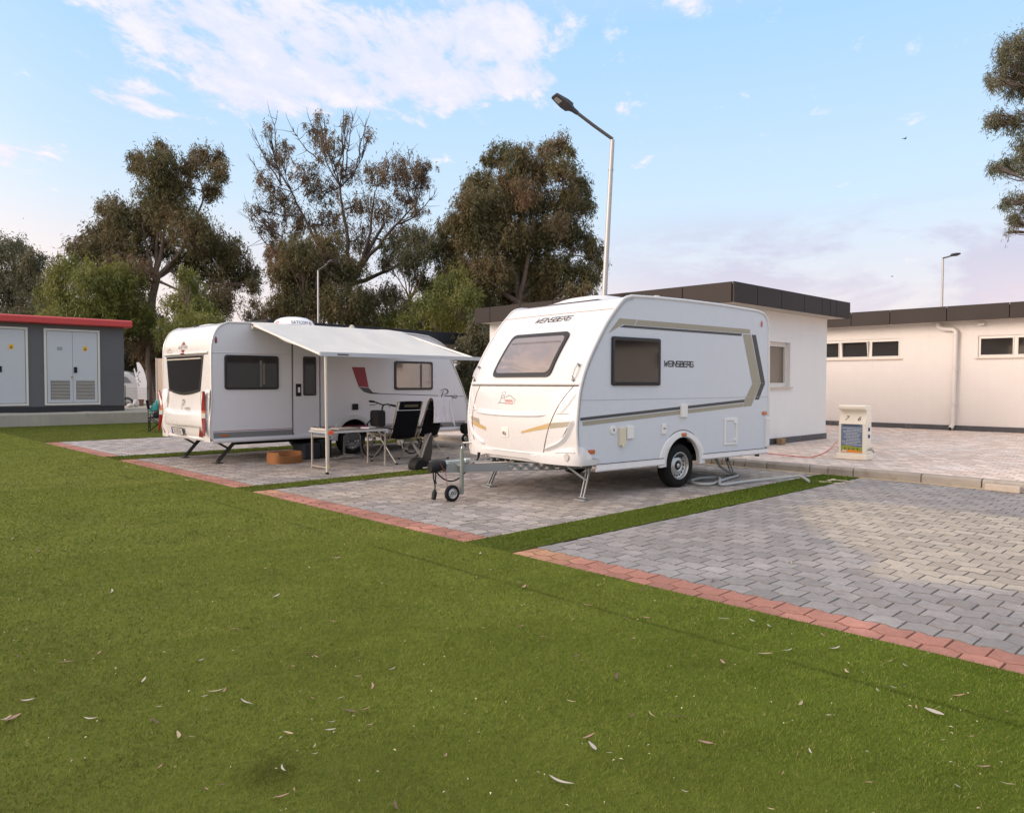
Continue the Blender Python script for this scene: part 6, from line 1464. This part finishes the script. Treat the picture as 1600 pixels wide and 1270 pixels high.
def tree(name, label, base, fork, clumps, lm, bm_=BARK, trunk_r=.35, per=1.0, L=.26, W_=.055, extra=None, grp='trees behind the buildings', bare=None, boughs=None, sub=.26, twig=True):
    base = Vector(base); t = thing(name, label, 'tree', base, 0, grp); fork = Vector(fork); mb = MB()
    trunk_r *= .72; tp = limb(mb, (0, 0, 0), fork-base, trunk_r, trunk_r*.62, .03)
    bs = boughs or []
    ends = [(fork, trunk_r*.6)]
    for (b_, r) in bs:
        p = limb(mb, fork-base, Vector(b_)-base, trunk_r*.45, r*.5, .09, 9, up=.05); ends += [(p[k]+base, trunk_r*.5+(r-trunk_r*.5)*k/9) for k in (4, 7, 9)]
    for (c, r, cnt) in clumps:
        c = Vector(c); e, er = min(ends, key=lambda q: (q[0]-c).length+max(0, (q[0]-c).z)*1.2)
        p = limb(mb, e-base, c-base, min(er*.45, .09), .016, .09, 8, up=.04)
        rm = r[0] if isinstance(r, tuple) else r
        if twig:
            for k in range(9):
                q = c+Vector(rng.normal(0, 1, 3)).normalized()*rm*random.uniform(.6, 1.15); limb(mb, p[random.choice((4, 5, 6))], q-base, .022, .006, .14, 4)
    for (a, b_, r) in (bare or []):
        a, b_ = Vector(a), Vector(b_); p = limb(mb, a-base, b_-base, r, .012, .10, 10, up=.05)
        for k in range(14):
            i = random.randint(3, 9); q = p[i]+((b_-a).normalized()*random.uniform(.3, 1)+Vector(rng.normal(0, .5, 3)))*random.uniform(.3, 1.0)
            limb(mb, p[i], q, .018, .005, .1, 4)
    mb.build('trunk', bm_, t, smooth=True, fixn=False)
    leaves('crown', clumps, lm, t, per, L, W_, sub=sub)
    if extra: leaves('crown', extra[0], extra[1], t, per, L, W_, sub=sub)
    return t
def C(px, py, d, rpx, n):        # clump seen at a bearing, radius in photo pixels at that distance
    return (tuple(at(px, py, d+random.uniform(-1.6, 1.6)*(1 if d > 30 else .4))), rpx*d/F_PX, n)

# left pair (dark, far)
tree('eucalyptus_tree', 'dark rounded tree at the far left edge of the photo', (*at(5, 600, 56).xy, 0), at(5, 520, 56), [C(5, 400, 56, 38, 1700), C(-30, 430, 56, 50, 1900), C(20, 455, 56, 36, 1500), C(-20, 500, 56, 60, 1900), C(25, 390, 56, 20, 600), C(38, 425, 56, 18, 500), C(30, 500, 56, 30, 1000), C(-70, 470, 56, 60, 1600)], LV_B, trunk_r=.4, L=.34, W_=.10)
tree('eucalyptus_tree', 'dark bushy tree second from the left, lower than its neighbour', (*at(62, 600, 52).xy, 0), at(62, 530, 52), [C(58, 412, 52, 24, 900), C(45, 445, 52, 26, 900), C(75, 450, 52, 24, 900), C(55, 490, 52, 38, 1700), C(85, 500, 52, 30, 1200), C(25, 520, 52, 28, 1000), C(95, 455, 52, 16, 400)], LV_B, trunk_r=.3, L=.32, W_=.095)
# big left cluster with pale fork
T2 = [C(250, 255, 42, 30, 1100), C(222, 262, 42, 18, 500), C(275, 285, 42, 28, 900), C(245, 300, 42, 32, 1300), C(318, 245, 42, 20, 500), C(340, 268, 42, 18, 420), C(332, 300, 42, 17, 380), C(300, 262, 42, 16, 360),
      C(270, 330, 42, 36, 1600), C(230, 340, 42, 30, 1300), C(175, 325, 42, 22, 600), C(195, 350, 42, 32, 1500), C(160, 365, 42, 26, 1000), C(300, 360, 42, 32, 1300), C(330, 385, 42, 34, 1500), C(365, 395, 42, 24, 700), C(385, 425, 42, 20, 500),
      C(350, 430, 42, 34, 1300), C(200, 390, 42, 38, 1900), C(150, 400, 42, 30, 1300), C(255, 380, 42.8, 26, 800), C(300, 415, 42.5, 30, 1200), C(125, 385, 42, 18, 450), C(340, 470, 42, 26, 1000), C(255, 232, 42, 12, 260), C(212, 245, 42, 12, 220), C(345, 245, 42, 10, 160), C(395, 445, 42, 14, 250)]
tree('eucalyptus_tree', 'tall brown-green eucalyptus with a pale forked trunk left of the white caravans', (*at(243, 600, 42.5).xy, 0), at(243, 435, 42), T2, LV_A, trunk_r=.42, per=1.3, L=.30, W_=.075,
     boughs=[(at(222, 350, 42), .12), (at(262, 330, 42), .13), (at(318, 300, 42), .08), (at(290, 395, 42.5), .10), (at(175, 380, 42), .09), (at(265, 270, 42), .05)])
# lower olive masses in front of it
tree('weeping_tree', 'olive green bushy tree left of the pale forked trunk', (*at(130, 600, 39).xy, 0), at(130, 540, 39), [C(110, 420, 39, 28, 1200), C(150, 440, 39, 36, 2000), C(100, 465, 39, 34, 1800), C(190, 440, 39, 34, 1900), C(150, 490, 39, 42, 2400), C(90, 505, 39, 30, 1400), C(205, 495, 39, 36, 1900), C(85, 430, 39, 16, 400), C(60, 520, 39, 26, 900)], LV_Y, trunk_r=.25, per=.8, L=.30, W_=.07)
tree('weeping_tree', 'reddish olive drooping tree in front of the pale forked trunk', (*at(236, 600, 41).xy, 0), at(232, 540, 41), [C(180, 420, 40, 30, 1300), C(215, 430, 40, 26, 1100), C(195, 470, 40, 36, 1800), C(225, 510, 40, 32, 1700), C(240, 555, 42, 24, 1200), C(180, 510, 40, 30, 1300)], LV_R, trunk_r=.22, per=1.1, L=.30, W_=.07)
tree('weeping_tree', 'bright yellow-green small tree right of the pale forked trunk', (*at(300, 600, 36).xy, 0), at(300, 540, 36), [C(290, 432, 36, 13, 420), C(298, 450, 36, 20, 900), C(285, 475, 36, 26, 1300), C(315, 485, 36, 26, 1300), C(300, 515, 36, 32, 1700), C(335, 510, 36, 24, 900), C(268, 520, 36, 26, 1000), C(285, 560, 36, 24, 900)], LV_Y, trunk_r=.16, per=.8, L=.26, W_=.065)
tree('young_tree', 'thin sparse shrub poking above the caravan roof between two big trees', (*at(400, 600, 40).xy, 0), at(402, 520, 40), [C(398, 475, 40, 13, 150), C(412, 485, 40, 14, 170), C(388, 490, 40, 12, 140), C(405, 498, 40, 16, 200)], LV_A, trunk_r=.08, L=.26, W_=.06)
# middle open-crowned tree
T3 = [C(430, 250, 42, 22, 380), C(445, 235, 42, 16, 240), C(420, 290, 42, 24, 420), C(440, 315, 42, 26, 600), C(480, 275, 42, 26, 520), C(500, 205, 42, 22, 420), C(515, 235, 42, 24, 480), C(505, 300, 42, 28, 760), C(470, 345, 42, 30, 900), C(540, 270, 42, 24, 460),
      C(555, 320, 42, 26, 620), C(590, 275, 42, 26, 620), C(625, 265, 42, 28, 800), C(650, 280, 42, 26, 700), C(640, 310, 42, 24, 560), C(600, 330, 42, 28, 760), C(395, 325, 42, 12, 130), C(415, 350, 42, 22, 420), C(440, 375, 42, 22, 430), C(560, 375, 42, 28, 800), C(520, 350, 42, 30, 900),
      C(660, 375, 42, 18, 350), C(620, 365, 42, 22, 430), C(665, 262, 42, 16, 260), C(420, 205, 42, 10, 90), C(575, 215, 42, 12, 110), C(540, 190, 42, 9, 80), C(655, 330, 42, 14, 160), C(500, 180, 42, 9, 70)]
B3 = at(545, 445, 42)
bare3 = [(at(440, 290, 42), at(393, 200, 42), .05), (at(440, 290, 42), at(431, 172, 42), .05), (at(520, 270, 42), at(536, 172, 42), .05), (at(540, 270, 42), at(552, 180, 42), .045), (at(550, 280, 42), at(573, 186, 42), .045), (at(450, 330, 42), at(388, 240, 42), .06), (at(440, 370, 42), at(383, 322, 42), .05),
         (at(620, 350, 42), at(684, 295, 42), .06), (at(590, 290, 42), at(603, 235, 42), .03), (at(500, 250, 42), at(456, 200, 42), .04), (at(445, 395, 42), at(392, 335, 42), .045), (at(640, 290, 42), at(636, 228, 42), .025), (at(500, 230, 42), at(482, 182, 42), .03)]
tree('eucalyptus_tree', 'tall open tree with bare twigs sticking out of its crown', (*at(560, 600, 42).xy, 0), B3, T3, LV_R, BARK_D, trunk_r=.45, per=.72, L=.30, W_=.070, bare=bare3,
     boughs=[(at(490, 350, 42), .14), (at(455, 300, 42), .07), (at(530, 290, 42), .10), (at(600, 350, 42), .14), (at(650, 320, 42), .06), (at(440, 395, 42), .06), (at(585, 300, 42), .07), (at(640, 400, 42), .07)])
tree('weeping_tree', 'dense drooping rust and olive foliage below the open tree', (*at(500, 600, 39).xy, 0), at(500, 540, 39), [C(470, 395, 39.5, 30, 1300), C(510, 385, 39.5, 30, 1200), C(450, 430, 39, 30, 1600), C(500, 430, 39, 38, 2400), C(545, 420, 39, 28, 1200), C(470, 475, 39, 36, 2300), C(525, 480, 39, 40, 2700), C(570, 470, 39, 26, 1300), C(440, 480, 39, 22, 900), C(565, 500, 39, 26, 1200)], LV_A, trunk_r=.3, per=1.1, L=.30, W_=.07, extra=([C(440, 400, 38.6, 26, 700), C(480, 410, 38.6, 28, 800)], LV_R))
tree('eucalyptus_tree', 'lower green tree between the open tree and the big right tree', (*at(640, 600, 41).xy, 0), at(640, 470, 41), [C(620, 385, 41, 22, 700), C(650, 370, 41, 20, 600), C(640, 410, 41, 24, 900), C(675, 390, 41, 20, 600), C(605, 410, 41, 16, 400), C(610, 460, 41, 20, 800), C(630, 490, 41, 28, 1300), C(660, 440, 41, 18, 500), C(605, 500, 41, 24, 900), C(690, 360, 41, 16, 380)], LV_B, trunk_r=.22, per=1.0, L=.28, W_=.065, extra=([C(640, 400, 40.2, 18, 260), C(600, 510, 40, 26, 600)], LV_Y))
# right big tree
T5 = [C(875, 225, 40, 18, 420), C(855, 235, 40, 16, 360), C(785, 240, 40, 20, 560), C(765, 245, 40, 14, 280), C(815, 245, 40, 22, 700), C(845, 265, 40, 26, 950), C(880, 265, 40, 22, 640), C(900, 290, 40, 22, 640), C(800, 285, 40, 30, 1500), C(750, 285, 40, 24, 900), C(735, 320, 40, 26, 1200), C(715, 350, 40, 22, 800),
      C(770, 325, 40, 34, 1900), C(830, 315, 40, 34, 1700), C(880, 320, 40, 30, 1300), C(915, 320, 40, 18, 450), C(740, 370, 40, 34, 1900), C(790, 375, 40, 36, 2200), C(840, 370, 40, 34, 1900), C(890, 365, 40, 32, 1600), C(925, 385, 40, 20, 600), C(700, 390, 40, 24, 900), C(710, 420, 40, 28, 1300),
      C(760, 425, 40, 38, 2400), C(815, 425, 40, 38, 2500), C(865, 425, 40, 36, 2000), C(915, 430, 40, 26, 1000), C(905, 460, 40, 22, 700), C(740, 470, 40, 36, 2200), C(800, 470, 40, 36, 2200), C(850, 460, 40, 30, 1400), C(690, 460, 40, 30, 1600), C(680, 500, 40, 30, 1400), C(720, 510, 40, 34, 1600), C(935, 410, 40, 12, 180), C(890, 235, 40, 10, 130), C(735, 300, 40, 16, 340)]
tree('eucalyptus_tree', 'massive dark brown-green tree just left of the tall street lamp', (*at(815, 600, 40).xy, 0), at(810, 470, 40), T5, LV_A, BARK, trunk_r=.5, per=1.25, L=.30, W_=.075, extra=([C(820, 300, 39, 24, 380), C(790, 330, 39, 24, 300), C(870, 350, 39, 24, 300)], LV_R),
     boughs=[(at(770, 350, 40), .14), (at(835, 340, 39.4), .15), (at(880, 300, 40), .08), (at(740, 420, 40), .08), (at(890, 400, 40), .09), (at(820, 270, 40), .05)])
tree('weeping_tree', 'yellow-green drooping tree at the left foot of the massive tree', (*at(705, 600, 37).xy, 0), at(705, 530, 37), [C(712, 432, 37, 18, 420), C(690, 450, 37, 24, 900), C(725, 465, 37, 26, 1000), C(665, 480, 37, 24, 900), C(700, 500, 37, 32, 1500), C(640, 510, 37, 26, 900), C(735, 510, 37, 24, 900)], LV_Y, trunk_r=.18, per=.65, L=.28, W_=.065)
# dark belt behind, above the third building
tree('hedge_tree', 'dark hedge tree visible between the awning tip and the caravan nose', (*at(735, 600, 31).xy, 0), at(735, 580, 31), [C(728, 545, 31, 16, 700), C(742, 560, 31, 16, 800), C(730, 585, 31, 22, 1200), C(750, 535, 31, 16, 600), C(745, 600, 31, 22, 1200), C(745, 510, 31, 16, 500), C(768, 525, 31, 16, 500)], LV_B, trunk_r=.08, per=1.4, L=.2, W_=.07)
for lab, px, d, hh in (('dark understorey tree behind the kiosk roof at left', 30, 50, 1), ('dark understorey tree behind the kiosk roof, nearer the middle', 130, 47, 1), ('dark understorey bush right beside the kiosk corner', 232, 48, .6), ('dark understorey bush behind the awning caravan rear', 330, 46, 1), ('dark understorey bush behind the satellite dome', 440, 47, .8), ('dark understorey bush in the gap right of the dome', 600, 48, .7), ('dark understorey bush below the massive tree', 790, 46, 1)):
    tree('understorey_tree', lab, (*at(px, 600, d).xy, 0), at(px, 560, d), [C(px+random.uniform(-1, 1)*55, 600-random.uniform(18, 95)*hh, d, 36, 1500) for k in range(9)], LV_B, trunk_r=.15, per=1.0, L=.34, W_=.11, grp='dark undergrowth trees', twig=False)
# near branches hanging in from the right
T6 = [C(1585, 70, 22, 22, 800), C(1570, 85, 22, 16, 420), C(1600, 100, 22, 30, 1300), C(1565, 120, 22, 20, 560), C(1595, 135, 22, 26, 900), C(1552, 130, 22, 10, 160), C(1560, 185, 22, 16, 380), C(1590, 190, 22, 24, 800), C(1545, 190, 22, 9, 130), C(1600, 225, 22, 18, 500), C(1565, 260, 22, 14, 330), C(1590, 255, 22, 22, 700), C(1550, 262, 22, 7, 90),
      C(1595, 310, 22, 16, 330), C(1568, 318, 22, 11, 170), C(1580, 345, 22, 11, 180), C(1592, 340, 22, 12, 200), C(1577, 362, 22, 5, 40), C(1640, 110, 22, 44, 2000), C(1650, 220, 22, 44, 2000), C(1640, 320, 22, 36, 1200), C(1700, 160, 22, 60, 2400), C(1690, 290, 22, 50, 1800), C(1660, 60, 22, 40, 1500), C(1610, 60, 22, 24, 700)]
tree('eucalyptus_tree', 'near tree at the right edge with drooping branches hanging against the sky', (*at(1720, 700, 22).xy, 0), at(1715, 380, 22), T6, LV_G, BARK, trunk_r=.34, per=.62, L=.20, W_=.034, boughs=[(at(1640, 130, 22), .07), (at(1650, 230, 22), .07), (at(1640, 300, 22), .05)], sub=.17, grp='trees behind the buildings')
# ================================================================= FALLEN LEAVES
LF = [mat('pink_brown_dry_leaf', (.36, .20, .155), .6, vary=.2, vscale=20), mat('straw_dry_leaf', (.40, .32, .20), .6, vary=.15, vscale=20), mat('pale_grey_dry_leaf', (.42, .38, .33), .6, vary=.15, vscale=20), mat('dark_brown_dry_leaf', (.13, .075, .05), .6, vary=.2, vscale=20)]
LLAB = ['curled pinkish brown eucalyptus leaf lying on the green turf', 'narrow straw-coloured dry leaf lying on the green turf', 'pale bleached dry leaf lying on the green turf', 'dark brown dry leaf lying on the green turf']
LGRP = ['pinkish brown fallen leaves', 'straw-coloured fallen leaves', 'pale fallen leaves', 'dark fallen leaves']
def leaf_mesh(v_):
    mb = MB(); n = 9; cur = (.10, .22, -.16)[v_]; lift = (.10, .05, .16)[v_]; asp = (.085, .07, .11)[v_]
    for k in range(n+1):
        t = k/n; x = t-.5; y = cur*(x*x*4-1)*.5; wd = asp*math.sin(math.pi*min(1, t*.94+.03))**.8; z = lift*abs(x*2)**1.6*.5
        for s in (-1, 0, 1): mb.v.append((x, y+s*wd, z+(.03 if s == 0 else .0)*-1*.6+.02))
    for k in range(n):
        for s in (0, 1): a = k*3+s; mb.f.append((a, a+1, a+4, a+3)); mb.mi.append(0)
    return mb
proto = {}
for v_ in range(3):
    for mi in range(4):
        o = leaf_mesh(v_).build('fallen_leaf', LF[mi], smooth=True, fixn=False); proto[(v_, mi)] = o.data; bpy.data.objects.remove(o)
def put_leaf(x, y, L, head, mi, v_, z=.022):
    o = bpy.data.objects.new('fallen_leaf', proto[(v_, mi)]); COL.objects.link(o); o.location = (x, y, z); o.rotation_euler = (random.uniform(-.25, .25), random.uniform(-.12, .12), head); o.scale = (L, L*random.uniform(.8, 1.15), L)
    tag(o, LLAB[mi], 'leaf', LGRP[mi])
A5 = [(65, 287, 12, 80), (100, 440, 60, 5), (45, 510, 80, 30), (325, 506, 55, -8), (535, 272, 20, 20), (515, 372, 25, 45), (355, 275, 20, 40), (770, 408, 70, 12), (800, 408, 20, 60), (730, 428, 30, 15), (880, 450, 50, -20), (634, 570, 25, -75), (686, 574, 12, 0), (568, 467, 12, 0), (838, 188, 35, 0), (635, 162, 28, 0), (1190, 162, 35, -5), (1128, 288, 20, -15), (1047, 322, 18, -10), (1277, 358, 30, 0), (1400, 330, 32, 15), (1326, 395, 28, 85), (1215, 434, 32, 25), (1118, 434, 14, -20), (1250, 484, 60, -8), (1180, 550, 45, 5), (1170, 566, 30, 20), (1030, 562, 40, -15), (1122, 607, 20, 60), (1125, 634, 22, 8), (1014, 685, 28, -60), (790, 745, 40, 3), (737, 761, 18, -30), (1005, 788, 70, 12), (1052, 762, 14, -80), (1415, 818, 40, -70), (570, 680, 30, 40), (1420, 117, 20, -10), (396, 55, 14, 70), (740, 2, 22, 0), (1185, 520, 34, 5), (1590, 640, 22, 60), (1320, 530, 30, 10)]
A6 = [(235, 90, 35, -8), (420, 129, 30, -4), (27, 155, 25, 12), (97, 188, 18, 0), (380, 195, 16, 20), (330, 315, 20, 85), (185, 390, 35, -15), (657, 270, 22, -50), (750, 140, 24, -25), (975, 184, 24, -35), (1008, 223, 38, 12), (240, 503, 44, 20), (250, 535, 40, -50), (155, 638, 92, -20), (605, 522, 56, -6), (540, 671, 24, -10), (438, 432, 30, -45), (900, 398, 22, 50), (933, 547, 20, -60), (988, 435, 20, 0), (1143, 356, 14, -50), (1165, 343, 22, -5), (1192, 348, 28, -15), (1180, 265, 22, 0), (1228, 280, 25, -30), (1320, 428, 75, -22), (1265, 410, 14, -70), (1395, 372, 48, 0), (1475, 597, 48, 3), (1548, 650, 56, -8), (1345, 512, 20, 5), (1435, 500, 20, 5), (844, 615, 14, 60), (810, 727, 20, -15), (1115, 645, 30, 0), (805, 156, 18, -40), (1545, 422, 14, 20), (220, 262, 18, -10), (630, 415, 22, 8), (304, 553, 12, 0), (1392, 657, 14, -30), (25, 20, 24, -20), (40, 35, 16, 60)]
for lst, sc_, ox, oy in ((A5, .4375, 0, 900), (A6, .5, 800, 900)):
    for (x, y, L, a) in lst:
        px, py = ox+x*sc_, oy+y*sc_; dx, dy = math.cos(R(a))*L*sc_/2, -math.sin(R(a))*L*sc_/2
        p, q = gnd(px-dx, py-dy, .02), gnd(px+dx, py+dy, .02); d = q-p; c = (p+q)/2
        Lm = .9*min(.15, max(.03, d.length)); mi = random.choices((0, 1, 2, 3), (5, 3, 2.5, .8))[0]
        put_leaf(c.x, c.y, Lm, math.atan2(d.y, d.x), mi, random.randrange(3))
for k in range(105):
    d = random.uniform(3.2, 15); a = random.uniform(16, 82); x, y = d*math.cos(R(a)), d*math.sin(R(a))
    if x > 4.3: continue
    put_leaf(x, y, random.uniform(.03, .09), random.uniform(0, 6.28), random.choices((0, 1, 2, 3), (4, 3, 2, 2))[0], random.randrange(3), .026)
for k in range(14):
    put_leaf(random.uniform(4.8, 9.5), random.uniform(1.0, 4.4), random.uniform(.03, .09), random.uniform(0, 6.28), random.choice((1, 3, 0)), random.randrange(3), .004)
# crumbs of litter: too small and many to count
mb = MB()
for k in range(650):
    d = 1.9+13*random.random()**1.4; a = random.uniform(8, 84); x, y = d*math.cos(R(a)), d*math.sin(R(a))
    if x > 4.35: continue
    s = random.uniform(.003, .009)*(1+d*.06); h = random.uniform(0, 3); c_, s_ = math.cos(h)*s, math.sin(h)*s
    mb.add([(x-c_, y-s_, .02), (x+s_*.4, y-c_*.4, .024), (x+c_, y+s_, .021), (x-s_*.4, y+c_*.4, .024)], [(0, 1, 2, 3)])
o = mb.build('leaf_litter', mat('pale_litter', (.50, .44, .30), .7, vary=.2, island=.3), fixn=False); o['kind'] = 'stuff'; tag(o, 'tiny pale crumbs of leaf litter on the turf', 'litter')
